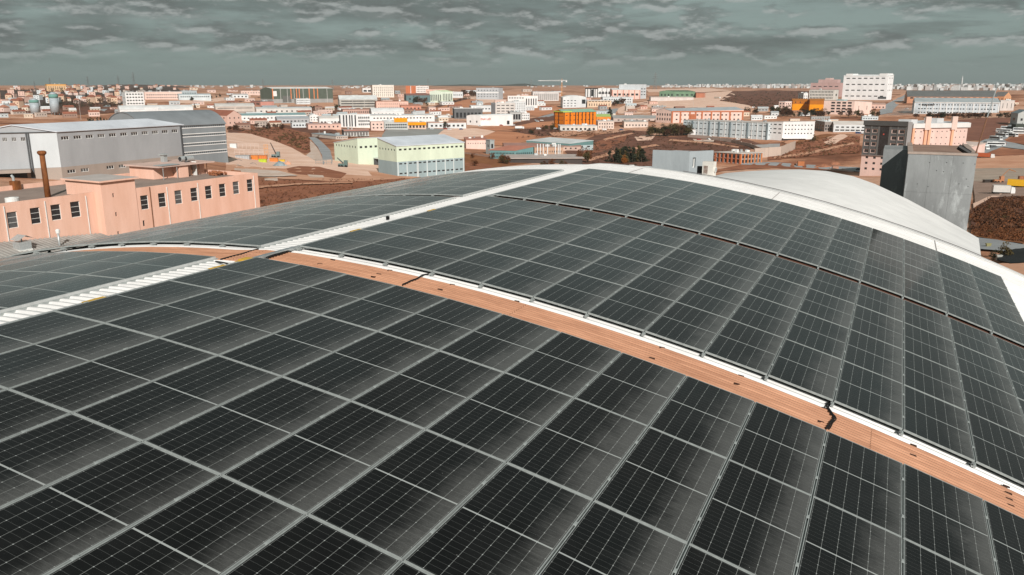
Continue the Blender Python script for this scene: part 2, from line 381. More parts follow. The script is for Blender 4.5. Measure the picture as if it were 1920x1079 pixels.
# ---- solar panels
def frame_mesh():
    mb = MB(); lip = 0.010; z0 = -PT
    mb.box(0, lip, 0, PL, z0, 0.002); mb.box(PW-lip, PW, 0, PL, z0, 0.002)
    mb.box(lip, PW-lip, 0, lip, z0, 0.002); mb.box(lip, PW-lip, PL-lip, PL, z0, 0.002)
    return mb.mesh('frame', ALU)
FRAME = frame_mesh()
mbg = MB(); mbg.box(0.012, PW-0.012, 0.012, PL-0.012, -0.010, -0.0015); LAM = mbg.mesh('laminate', GLASS_PV)
def seen(P, mx=160):
    d = (P-CAM).dot(FW)
    if d < 0.5: return False
    x, y = proj(P); return -mx < x < 1920+mx and -60 < y < 1079+mx
BLOCKS = [('front', 'in front of the amber skylight strip', 0.0, -1, 6), ('middle', 'between the amber strip and the roof gap', YB, 1, 4), ('far', 'between the roof gap and the far verge', YC, 1, 4)]
def place_panel(A, B, y, label, grp, flip):
    d = (B-A); ln = math.hypot(d.x, d.z); ang = -math.atan2(d.z, d.x)
    g = (ln-PW)/2; u = d.normalized()
    o = A+u*g
    if not flip:
        root = thing('photovoltaic_module', label, 'solar panel', (o.x, y+(LP-PL)/2, o.z), grp); root.rotation_euler = (random.gauss(0, 0.0011), ang+random.gauss(0, 0.0016), 0)
    else:                                              # low edge is on the left: turn about z
        o = B-u*g; root = thing('photovoltaic_module', label, 'solar panel', (o.x, y+PL+(LP-PL)/2, o.z), grp)
        root.rotation_mode = 'QUATERNION'
        root.rotation_quaternion = (Matrix.Rotation(ang+random.gauss(0, 0.0016), 4, 'Y') @ Matrix.Rotation(math.pi, 4, 'Z')).to_quaternion()
    inst('frame', FRAME, root); inst('laminate', LAM, root)
CLAMP = MB().box(-0.02, 0.02, -0.035, 0.035, -0.004, 0.006).mesh('clamp', ALU)
def rail(P, y0, y1, label, tilt):
    root = thing('mounting_rail', label, 'mounting rail', (P.x, y0, P.z), 'rails carrying the solar panels'); root.rotation_euler = (0, tilt, 0)
    mb = MB(); L = y1-y0
    mb.box(-0.022, 0.022, -0.09, L+0.05, -0.085, -0.045); mb.box(-0.008, 0.008, -0.085, L+0.04, -0.045, -0.038)
    part('rail_bar', mb, ALU, root)
    for k in range(int(round(L/LP))):
        for f in (0.25, 0.75): inst('clamp', CLAMP, root, (0, (k+f)*LP, 0.0))
    for yy in [0.03]+[k*LP+LP*0.5 for k in range(int(round(L/LP)))]:
        mb = MB(); mb.box(-0.055, -0.022, yy-0.045, yy+0.045, -0.15, -0.118); mb.box(-0.034, -0.022, yy-0.045, yy+0.045, -0.118, -0.05); mb.box(-0.05, 0.03, yy-0.05, yy+0.05, -0.153, -0.145)
        part('foot_bracket', mb, GALV, root)
for bn, bp, y0, sg, nr in BLOCKS:
    for side in ('right', 'left'):
        pt = right_pt if side == 'right' else left_pt
        nc = 14 if side == 'right' else 8
        for c in range(nc):
            if side == 'right': A, B = pt(S0+c*WP), pt(S0+(c+1)*WP)
            else: A, B = pt(0.5-(c+1)*WP), pt(0.5-c*WP)
            for r in range(nr):
                y = y0+r*LP if sg > 0 else y0-(r+1)*LP
                if not any(seen(Vector((P.x, yy, P.z))) for P in (A, B) for yy in (y, y+LP)): continue
                rr = r if sg > 0 else r
                where = {'front': 'row before the amber strip', 'middle': 'row behind the amber strip', 'far': 'row beyond the roof gap'}[bn]
                place_panel(A, B, y, f'dusty black solar panel, {ORD[rr]} {where}, {ORD[c]} column {side} of ridge', 'solar panels on the vaulted roof', side == 'left')
        for c in range(nc+1):
            s = S0+c*WP if side == 'right' else 0.5-c*WP; P = pt(s); t = s/RV if side == 'right' else (s-LX)/LR
            ya, yb = (y0, y0+nr*LP) if sg > 0 else (y0-nr*LP, y0)
            if not any(seen(Vector((P.x, ya+(yb-ya)*k/8, P.z))) for k in range(9)): continue
            w = 'at ridge gap' if c == 0 else f'under {ORD[c-1]} panel column'
            rail(P, ya, yb, f'aluminium rail {w}, {side} of ridge, {bn} panel block', t)
# side trim along the ridge gap on the left panels
for bn, bp, y0, sg, nr in BLOCKS:
    ya, yb = (y0, y0+nr*LP) if sg > 0 else (y0-nr*LP, y0)
    P = left_pt(0.5); mb = MB(); mb.box(0.012, 0.02, ya+0.02, yb-0.02, -0.12, 0.004); mb.box(0.012, 0.10, ya+0.02, yb-0.02, -0.124, -0.118)
    o = part('edge_trim', mb, mat('edge_trim_steel', (0.56, 0.57, 0.56), 0.5, 0.1, 4, 0.1)); o.location = P; tag(o, f'pale metal edge trim beside ridge gap, {bn} panel block', 'edge trim', 'edge trims at the ridge gap')
# cable tray along the ridge gap
mb = MB(); s = 1.50; p = roof_pt(s); 
for a, b in ((-13, 20.4),):
    mb.box(-0.05, 0.05, a, b, 0.05, 0.054); mb.box(-0.052, -0.048, a, b, 0.05, 0.10); mb.box(0.048, 0.052, a, b, 0.05, 0.10)
tray = thing('cable_tray', 'long grey cable tray running beside the roof ridge', 'cable tray', (p.x, 0, p.z))
part('channel', mb, GALV, tray)
mb = MB()
for k in range(22):
    y = -12.6+k*1.5; mb.box(-0.06, 0.06, y, y+0.05, 0.0, 0.052)
part('support', mb, GALV, tray)
mb = MB(); mb.box(-0.051, 0.051, 0.02, 1.35, 0.10, 0.106); part('cover_plate', mb, mat('tray_cover', (0.34, 0.38, 0.39), 0.45, 0.1, 5, 0.3), tray)
for y in (-3.95, -1.15, -0.42, 3.5, 7.2):
    mb = MB(); mb.box(-0.056, 0.056, y, y+0.42, 0.107, 0.112); part('warning_label', mb, YELLOW, tray)
mb = MB(); mb.box(-0.09, 0.11, -0.28, -0.02, 0.06, 0.13); part('end_box', mb, YELLOW, tray)
# black cables over the skylight strips
def cable(pts, r, label, waves=0.0):
    P = []; n = len(pts); g = lambda i: pts[max(0, min(n-1, i))]
    for i in range(n-1):
        for k in range(8):
            t = k/8; c = (-0.5*t+t*t-0.5*t**3, 1-2.5*t*t+1.5*t**3, 0.5*t+2*t*t-1.5*t**3, -0.5*t*t+0.5*t**3)
            y, s_, h = (sum(c[q]*g(i-1+q)[j] for q in range(4)) for j in range(3)); q = roof_pt(s_+math.sin((i*8+k)*0.55)*waves, h); P.append((q.x, y, q.z))
    a = pts[-1]; q = roof_pt(a[1], a[2]); P.append((q.x, a[0], q.z))
    mb = MB(); mb.tube(P, r, 6); o = part('solar_cable', mb, BLACK, None, True); tag(o, label, 'cable', 'black cables on the roof'); return o
def roofhit(px, py, rr=RV-0.13):
    d = ray(px, py); a = d.x**2+d.z**2; b = 2*(CAM.x*d.x+(CAM.z+RV)*d.z); c = CAM.x**2+(CAM.z+RV)**2-rr**2
    D = b*b-4*a*c
    if D < 0: return None
    t = (-b-math.sqrt(D))/(2*a); P = CAM+d*t; return P.y, math.atan2(P.x, P.z+RV)*RV
def cable_px(pts, r, label, w=0.0):
    cable([(*roofhit(a, b), 0.055) for a, b in pts], r, label, w)
cable_px([(1560, 752), (1549, 763), (1555, 775), (1562, 786), (1556, 796), (1548, 807)], 0.017, 'short kinked black cable crossing the amber strip on the right', 0.004)
cable_px([(1565, 754), (1553, 765), (1558, 776), (1566, 787), (1560, 797), (1553, 808)], 0.011, 'thin black cable lying beside the kinked one on the right', 0.004)
cable_px([(803, 517), (793, 519), (780, 526), (765, 532), (755, 537)], 0.018, 'wavy black cable crossing the amber strip near the middle', 0.006)
cable_px([(552, 468), (540, 474), (520, 480), (500, 487)], 0.03, 'black cable bundle under the cable tray on the amber strip', 0.01)
cable_px([(485, 462), (470, 467), (450, 474), (430, 479), (414, 484)], 0.022, 'black cable left of the ridge crossing the amber strip', 0.008)
cable_px([(404, 489), (415, 494), (428, 498)], 0.016, 'short black cable bend left of the ridge gap', 0.0)
# conductor along the far verge
P = []
for k in range(60):
    s = 5.0+(17.4-5.0)*k/59; q = roof_pt(s, 0.12); P.append((q.x, YEND-0.05+0.02*math.sin(k*0.7), q.z))
mb = MB(); mb.tube(P, 0.016, 5); tag(part('lightning_conductor', mb, mat('dull_wire', (0.16, 0.15, 0.15), 0.6, 0.1, 4)), 'thin dark lightning conductor along the far roof verge', 'conductor')
mb = MB(); mb.box(-0.04, 0.04, -0.03, 0.03, 0.0, 0.09); mb.box(-0.025, 0.025, -0.034, -0.03, 0.03, 0.06)
o = part('junction_box', mb, BLACK); h = roofhit(727, 411); q = roof_pt(h[1], 0.03); o.location = (q.x, h[0], q.z); tag(o, 'small black junction box standing in the ridge gap', 'junction box')
# clips and rust marks on the amber strip
CLIP = MB().box(-0.05, 0.05, -0.018, 0.018, 0.0, 0.022).mesh('roof_clip', mat('dark_clip', (0.06, 0.025, 0.015), 0.7, 0.2, 8))
for k, (px, py) in enumerate([(624, 489), (600, 497), (731, 509), (700, 521), (710, 516), (848, 536), (825, 545), (969, 567), (1241, 654), (1222, 674), (1389, 707), (1381, 722), (1545, 768), (1538, 793), (1712, 837), (1711, 856), (1886, 914), (1890, 927), (1891, 938), (1894, 950)]):
    h = roofhit(px, py, RV-0.14); q = roof_pt(h[1], 0.022); o = inst('roof_clip', CLIP, None, (q.x, h[0], q.z), (0, h[1]/RV, 0.3))
    tag(o, 'small dark fixing clip on the amber skylight strip', 'clip', 'fixing clips on the amber strip')

# ------------------------------------------------------------------ generic parts for buildings
def height_at(P, yt):
    lo, hi = -5.0, 250.0
    for _ in range(44):
        m = (lo+hi)/2
        if proj(P+Vector((0, 0, m)))[1] > yt: lo = m
        else: hi = m
    return lo
def reach(P, d, px):
    s = 1 if proj(P+d*0.5)[0] > proj(P)[0] else -1; lo, hi = 0.0, 0.25
    while (proj(P+d*hi)[0]-px)*s < 0 and hi < 900: hi *= 1.25
    for _ in range(44):
        m = (lo+hi)/2
        if (proj(P+d*m)[0]-px)*s < 0: lo = m
        else: hi = m
    return lo
CUBE = {}
def cube(key, m):
    if key not in CUBE: CUBE[key] = MB().box(-0.5, 0.5, -0.5, 0.5, -0.5, 0.5).mesh(key, m)
    return CUBE[key]
PANE = mat('window_glass', (0.035, 0.037, 0.04), 0.12, 0.3, 0.6, 0, 0.6)
PANE2 = mat('hazy_window_glass', (0.12, 0.12, 0.12), 0.2, 0.3, 0.6, 0, 0.5)
WFRAME = mat('white_window_frame', (0.78, 0.77, 0.74), 0.5, 0.08, 2)
def wall_mat(c, key=None):
    key = key or 'render_%02d_%02d_%02d' % tuple(int(round(q*99)) for q in c)
    return mat(key, c, 0.85, 0.09, 0.16, 0, 0.2, stretch=(1, 1, 0.35))
def roof_mat(c):
    return mat('roofing_%02d_%02d_%02d' % tuple(int(round(q*99)) for q in c), c, 0.6, 0.12, 0.12, 0, 0.25)
def facade(mb, O, d, n, ln, h0, h1, holes, zb=-4.0, bands=(), depth=0.22):
    """outer wall sheet with real openings; holes = (u0,u1,z0,z1); bands = (z0,z1,material index)"""
    hm = min(h0, h1)
    holes = [h for h in holes if h[1] < ln and h[0] > 0 and h[3] < hm and h[2] > zb]
    us = sorted({0.0, ln, *[h[0] for h in holes], *[h[1] for h in holes]})
    zs = sorted({zb, hm, *[h[2] for h in holes], *[h[3] for h in holes], *[q for b in bands for q in b[:2] if zb < q < hm]})
    P = lambda u, z, w=0.0: (O.x+d.x*u+n.x*w, O.y+d.y*u+n.y*w, O.z+z)
    def mi(z):
        for a, b, k in bands:
            if a <= z <= b: return k
        return 0
    for j in range(len(zs)-1):
        zc = (zs[j]+zs[j+1])/2; run = None; row = [h for h in holes if h[2] < zc < h[3]]
        for i in range(len(us)-1):
            uc = (us[i]+us[i+1])/2; hole = any(h[0] < uc < h[1] for h in row)
            if not hole and run is None: run = us[i]
            if run is not None and (hole or i == len(us)-2):
                e = us[i] if hole else us[i+1]
                mb.add([P(run, zs[j]), P(e, zs[j]), P(e, zs[j+1]), P(run, zs[j+1])], [(0, 1, 2, 3)], mi(zc)); run = None
    if abs(h1-h0) > 1e-3:
        k = mi(hm+0.01)
        if h0 > h1: mb.add([P(0, hm), P(ln, hm), P(0, h0)], [(0, 1, 2)], k)
        else: mb.add([P(0, hm), P(ln, hm), P(ln, h1)], [(0, 1, 2)], k)
    for a, b, z0, z1 in holes:
        q = [P(a, z0), P(b, z0), P(b, z1), P(a, z1), P(a, z0, -depth), P(b, z0, -depth), P(b, z1, -depth), P(a, z1, -depth)]
        mb.add(q, [(0, 4, 5, 1), (1, 5, 6, 2), (2, 6, 7, 3), (3, 7, 4, 0)], mi((z0+z1)/2))
def window(root, O, d, n, h, style='plain', m=None):
    a, b, z0, z1 = h; rot = math.atan2(d.y, d.x); base = root.location
    c = O+d*((a+b)/2)-n*0.16+Vector((0, 0, (z0+z1)/2))-base; w, hh = b-a, z1-z0
    if style == 'plain':
        inst('window', cube('window_pane', m or PANE), root, c, (0, 0, rot), (w+0.02, 0.08, hh+0.02)); return
    mb = MB(); f = 0.07*min(1.6, max(0.7, w/1.4)); x, z = w/2, hh/2
    mb.box(-x, -x+f, -0.05, 0.06, -z, z); mb.box(x-f, x, -0.05, 0.06, -z, z); mb.box(-x+f, x-f, -0.05, 0.06, -z, -z+f); mb.box(-x+f, x-f, -0.05, 0.06, z-f, z)
    if style == 'bars':
        for k in (-1, 1): mb.box(-x+f, x-f, -0.03, 0.05, k*hh/6-f*0.35, k*hh/6+f*0.35)
    if style == 'triple':
        for k in (-1, 1): mb.box(k*w/6-f*0.6, k*w/6+f*0.6, -0.03, 0.05, -z+f, z-f)
    if style == 'cross':
        mb.box(-f/2, f/2, -0.03, 0.05, -z+f, z-f); mb.box(-x+f, -f/2, -0.03, 0.05, -f/2, f/2); mb.box(f/2, x-f, -0.03, 0.05, -f/2, f/2)
    o = part('window', mb, WFRAME, root); o.location = c; o.rotation_euler = (0, 0, rot)
    inst('pane', cube('window_pane2', PANE2) if random.random() < 0.25 else cube('window_pane', PANE), o, (0, 0.0, 0), (0, 0, 0), (w-0.02, 0.03, hh-0.02))
def rows(H, ln, zc, hf, n, wf, u0=0.04, u1=0.96, skip=()):
    out = []
    for z in (zc if isinstance(zc, (list, tuple)) else [zc]):
        for i in range(n):
            if i in skip: continue
            p = (u1-u0)/n; u = u0+p*(i+0.5); out.append(((u-p*wf/2)*ln, (u+p*wf/2)*ln, (z-hf/2)*H, (z+hf/2)*H))
    return out
BLD = {}
def bld(name, label, cat, xs, yb, yt, phi=30, phiL=None, wall=(0.7, 0.68, 0.65), roof=('flat', (0.5, 0.5, 0.5)), R=(), L=(), bands=(), depth=None, group=None,
        style='plain', extra=None, zb=-5.0, eave=0.35, over=None):
    depth = depth*1.4 if depth else depth; roof = roof if len(roof) < 3 else (roof[0], roof[1], roof[2]*1.3)
    xl, xc, xr = xs; P0 = ground(xc, yb); vd = Vector((P0.x-CAM.x, P0.y-CAM.y, 0)).normalized(); rg = Vector((vd.y, -vd.x, 0))
    phiL = 90-phi if phiL is None else phiL
    dR = rg*math.cos(R_(phi))+vd*math.sin(R_(phi)); dL = -rg*math.cos(R_(phiL))+vd*math.sin(R_(phiL))
    a = reach(P0, dR, xr) if xr is not None and xr > xc else depth
    b = reach(P0, dL, xl) if xl is not None and xl < xc else depth
    if isinstance(yt, (list, tuple)):
        h0 = height_at(P0, yt[1]); hL = height_at(P0+dL*b, yt[0]); hR = height_at(P0+dR*a, yt[2])
    else: h0 = hL = hR = height_at(P0, yt)
    hB = hL+hR-h0; PR, PLf = P0+dR*a, P0+dL*b; PB = PR+dL*b
    nR = Vector((dR.y, -dR.x, 0)); nL = Vector((-dL.y, dL.x, 0))
    root = thing(name, label, cat, P0, group)
    mats = [wall_mat(wall)]; bR = []
    for z0, z1, c in bands:
        mats.append(c if not isinstance(c, tuple) else wall_mat(c)); bR.append((z0*h0, z1*h0, len(mats)-1))
    hR_ = [q for r in R for q in rows(h0, a, *r)]; hL_ = [q for r in L for q in rows(h0, b, *r)]
    mb = MB(); facade(mb, P0, dR, nR, a, h0, hR, hR_, zb, bR); facade(mb, PLf, -dL, nL, b, hL, h0, [(b-q[1], b-q[0], q[2], q[3]) for q in hL_], zb, bR)
    for A, B, ha, hb in ((PR, PB, hR, hB), (PB, PLf, hB, hL)):
        mb.add([A+Vector((0, 0, zb)), B+Vector((0, 0, zb)), B+Vector((0, 0, hb)), A+Vector((0, 0, ha))], [(0, 1, 2, 3)])
    kind = roof[0]; rc = roof_mat(roof[1]); Z = lambda P, h: P+Vector((0, 0, h))
    rb = MB(); o = over if over is not None else 0.25; uR, uL = dR, dL
    c0 = Z(P0-uR*o-uL*o, h0); cR = Z(PR+uR*o-uL*o, hR); cB = Z(PB+uR*o+uL*o, hB); cL = Z(PLf-uR*o+uL*o, hL)
    if kind == 'flat':
        up = Vector((0, 0, eave)); rb.add([c0, cR, cB, cL, c0+up, cR+up, cB+up, cL+up], [(4, 5, 6, 7), (0, 1, 5, 4), (1, 2, 6, 5), (2, 3, 7, 6), (3, 0, 4, 7), (3, 2, 1, 0)])
    else:
        rise = roof[2]; along = 'R' if kind.endswith('R') else 'L'; N = 1 if kind.startswith('gable') else 7
        K = 2 if N == 1 else 2*N
        A0, A1, B0, B1 = (c0, cL, cR, cB) if along == 'R' else (cL, cB, c0, cR)     # profile runs A0->A1, extruded to B0->B1
        if along == 'L': A0, A1, B0, B1 = c0, cR, cL, cB
        pr = []
        for k in range(K+1):
            t = k/K; z = rise*(1-abs(2*t-1)) if N == 1 else rise*(math.sqrt(max(0, 1.25**2-(2*t-1)**2*1.0))-0.75)/0.5
            pr.append((t, z))
        for t, z in pr:
            for s0, s1 in ((A0, A1), (B0, B1)):
                q = s0.lerp(s1, t); rb.v.append((q.x, q.y, q.z+z+0.03)); 
        for k in range(K):
            f = (2*k, 2*k+1, 2*k+3, 2*k+2); rb.f.append(f); rb.m.append(0)
        nb = len(rb.v)
        for t, z in pr:
            for s0, s1 in ((A0, A1), (B0, B1)):
                q = s0.lerp(s1, t); rb.v.append((q.x, q.y, q.z+z-0.17))
        for k in range(K): rb.f.append((nb+2*k, nb+2*k+2, nb+2*k+3, nb+2*k+1)); rb.m.append(0)
        for k in (0, K): rb.f.append((2*k, nb+2*k, nb+2*k+1, 2*k+1)); rb.m.append(0)
        for e in (0, 1):
            for k in range(K): rb.f.append((2*k+e, 2*k+2+e, nb+2*k+2+e, nb+2*k+e)); rb.m.append(0)
        # gable ends in wall material
        E0 = (Z(P0, h0), Z(PLf, hL)) if along == 'R' else (Z(P0, h0), Z(PR, hR)); E1 = (Z(PR, hR), Z(PB, hB)) if along == 'R' else (Z(PLf, hL), Z(PB, hB))
        for s0, s1 in (E0, E1):
            mb.add([s0.lerp(s1, t)+Vector((0, 0, max(0, z-0.1))) for t, z in pr], [tuple(range(len(pr)))], bR[-1][2] if bR and bR[-1][1] >= h0 else 0)
    w = part('wall', mb, mats, root); w.location = -P0
    ro = part('roof', rb, rc, root); ro.location = -P0
    for h in hR_: window(root, P0, dR, nR, h, style)
    for h in hL_: window(root, PLf, -dL, nL, (b-h[1], b-h[0], h[2], h[3]), style)
    if kind == 'flat' and a*b > 120 and not isinstance(yt, (list, tuple)):
        rr = random.Random(int(xc*7+yb*13))
        for _ in range(rr.randint(2, 5)):                 # tanks, plant and hatches on the roof
            u, v, w1, h1 = rr.uniform(0.1, 0.85)*a, rr.uniform(0.12, 0.85)*b, rr.uniform(0.8, 2.2), rr.uniform(0.8, 1.9)
            Q = P0+dR*u+dL*v; q = MB(); q.obox(Vector((Q.x, Q.y, P0.z)), dR, -dL if abs(phi) < 90 else dL, 0, w1*1.4, -w1*0.5, w1*0.5, hB*0+h0+(hR-h0)*u/a+(hL-h0)*v/b+eave, h0+(hR-h0)*u/a+(hL-h0)*v/b+eave+h1)
            oo = part('roof_unit', q, rr.choice([GALV, WFRAME, roof_mat((0.3, 0.3, 0.3))]), root); oo.location = -P0
    inf = dict(root=root, P0=P0, dR=dR, dL=dL, nR=nR, nL=nL, a=a, b=b, h=h0, hL=hL, hR=hR, PR=PR, PL=PLf, PB=PB)
    if extra: extra(inf)
    BLD[name] = inf; return inf
def bpart(inf, name, mb, m):
    o = part(name, mb, m, inf['root']); o.location = -inf['P0']; return o
def fins(inf, name, face, us, w, z0, z1, c, proud=0.25):           # vertical pieces standing proud of a facade; each its own part
    O, d, n, ln = (inf['P0'], inf['dR'], inf['nR'], inf['a']) if face == 'R' else (inf['PL'], -inf['dL'], inf['nL'], inf['b'])
    for u in us:
        uu = u*ln if face == 'R' else (1-u)*ln
        mb = MB(); mb.obox(O, d, n, uu-w*0.68, uu+w*0.68, 0.02, proud, z0*inf['h'], z1*inf['h']); bpart(inf, name, mb, wall_mat(c))
def strip(inf, name, face, u0, u1, z0, z1, c, proud=0.12):
    O, d, n, ln = (inf['P0'], inf['dR'], inf['nR'], inf['a']) if face == 'R' else (inf['PL'], -inf['dL'], inf['nL'], inf['b'])
    if face == 'L': u0, u1 = 1-u1, 1-u0
    mb = MB(); mb.obox(O, d, n, u0*ln, u1*ln, 0.02, proud, z0*inf['h'], z1*inf['h']); return bpart(inf, name, mb, c if not isinstance(c, tuple) else wall_mat(c))
def roofbox(inf, name, u0, u1, w0, w1, z0, z1, c):                   # box on the roof, fractions of the footprint
    P = lambda u, w: inf['P0']+inf['dR']*(u*inf['a'])+inf['dL']*(w*inf['b'])
    mb = MB(); vs = []
    for z in (z0, z1):
        for u, w in ((u0, w0), (u1, w0), (u1, w1), (u0, w1)): q = P(u, w); vs.append((q.x, q.y, q.z+z*inf['h']))
    mb.add(vs, [(3, 2, 1, 0), (4, 5, 6, 7), (0, 1, 5, 4), (1, 2, 6, 5), (2, 3, 7, 6), (3, 0, 4, 7)]); return bpart(inf, name, mb, wall_mat(c))
def sign(inf, face, text, u, z, size, c, proud=0.2):
    O, d, n, ln = (inf['P0'], inf['dR'], inf['nR'], inf['a']) if face == 'R' else (inf['PL'], -inf['dL'], inf['nL'], inf['b'])
    cu = bpy.data.curves.new('lettering', 'FONT'); cu.body = text; cu.size = size; cu.extrude = 0.03; cu.align_x = 'CENTER'; cu.align_y = 'CENTER'; cu.offset = size*0.012
    t = bpy.data.objects.new('tmp', cu); sc.collection.objects.link(t); bpy.context.view_layer.update()
    me = bpy.data.meshes.new_from_object(t.evaluated_get(bpy.context.evaluated_depsgraph_get())); bpy.data.objects.remove(t)
    me.materials.clear(); me.materials.append(wall_mat(c))
    uu = u*ln if face == 'R' else (1-u)*ln
    o = inst('lettering', me, inf['root'], O+d*uu+n*proud+Vector((0, 0, z*inf['h']))-inf['P0'], (math.pi/2, 0, math.atan2(d.y, d.x))); return o

# ------------------------------------------------------------------ ground patches: fields, banks, yards, roads
def clip_half(poly, ax, val, keep_less):
    out = []
    for i in range(len(poly)):
        a, b = poly[i], poly[(i+1) % len(poly)]; ia = (a[ax] <= val) == keep_less or a[ax] == val; ib = (b[ax] <= val) == keep_less or b[ax] == val
        if ia: out.append(a)
        if ia != ib:
            t = (val-a[ax])/(b[ax]-a[ax]); out.append(tuple(a[j]+(b[j]-a[j])*t for j in (0, 1)))
    return out
PATCH_N = [0]
def patch(name, poly, m, rough=1.5, sx=24, sy=5, lift=None, bulge=0.0):
    PATCH_N[0] += 1; lift = 0.12+0.005*PATCH_N[0] if lift is None else lift
    den = []
    for i in range(len(poly)):
        a, b = poly[i], poly[(i+1) % len(poly)]; L = math.hypot(b[0]-a[0], b[1]-a[1]); n = max(1, int(L/7))
        for k in range(n):
            t = k/n; x, y = a[0]+(b[0]-a[0])*t, a[1]+(b[1]-a[1])*t
            j = noise.noise((x*0.11, y*0.3, PATCH_N[0]*3.3))*rough; den.append((x+j*1.6, y+j*0.5))
    x0, x1 = min(p[0] for p in den), max(p[0] for p in den); y0, y1 = min(p[1] for p in den), max(p[1] for p in den)
    mb = MB(); cache = {}; yc = (y0+y1)/2
    def vid(p):
        k = (round(p[0], 2), round(p[1], 2))
        if k not in cache:
            g = ground(p[0], max(p[1], 161)); cache[k] = len(mb.v)
            mb.v.append((g.x, g.y, g.z+lift))
        return cache[k]
    y = y0
    while y < y1:
        row = clip_half(clip_half(den, 1, y, False), 1, y+sy, True); x = x0
        while x < x1 and len(row) > 2:
            c = clip_half(clip_half(row, 0, x, False), 0, x+sx, True)
            if len(c) > 2:
                ids = []
                for p in c:
                    i = vid(p)
                    if i not in ids: ids.append(i)
                if len(ids) > 2: mb.f.append(tuple(ids)); mb.m.append(0)
            x += sx
        y += sy
    o = part(name, mb, m, None, False); tag(o, kind='structure'); return o
def earth(key, c, c2, scale=0.05, bump=0.5): return mat(key, c, 0.95, 0.2, scale, 0, 0.08, bump, c2, 8)
SAND = earth('pale_sand', (0.86, 0.61, 0.49), (0.70, 0.44, 0.32), 0.06)
SALMON = earth('salmon_earth', (0.66, 0.38, 0.255), (0.50, 0.245, 0.15), 0.05)
PLOUGH = earth('ploughed_field', (0.60, 0.275, 0.155), (0.46, 0.195, 0.105), 0.03)
REDB = earth('red_brown_grass', (0.38, 0.16, 0.09), (0.21, 0.082, 0.05), 0.07, 0.9)
DARKB = earth('dark_brown_scrub', (0.235, 0.112, 0.076), (0.11, 0.052, 0.037), 0.05, 0.9)
ORG = earth('orange_dry_grass', (0.32, 0.14, 0.062), (0.20, 0.08, 0.04), 0.12, 0.9)
GREY = earth('grey_yard', (0.36, 0.36, 0.345), (0.27, 0.265, 0.25), 0.05)
ASPH = earth('worn_asphalt', (0.37, 0.38, 0.385), (0.29, 0.295, 0.30), 0.08, 0.2)
WHITEP = earth('chalky_patch', (0.68, 0.57, 0.50), (0.52, 0.36, 0.27), 0.12)
DKFLD = earth('far_dark_wood', (0.055, 0.06, 0.05), (0.035, 0.038, 0.033), 0.01)
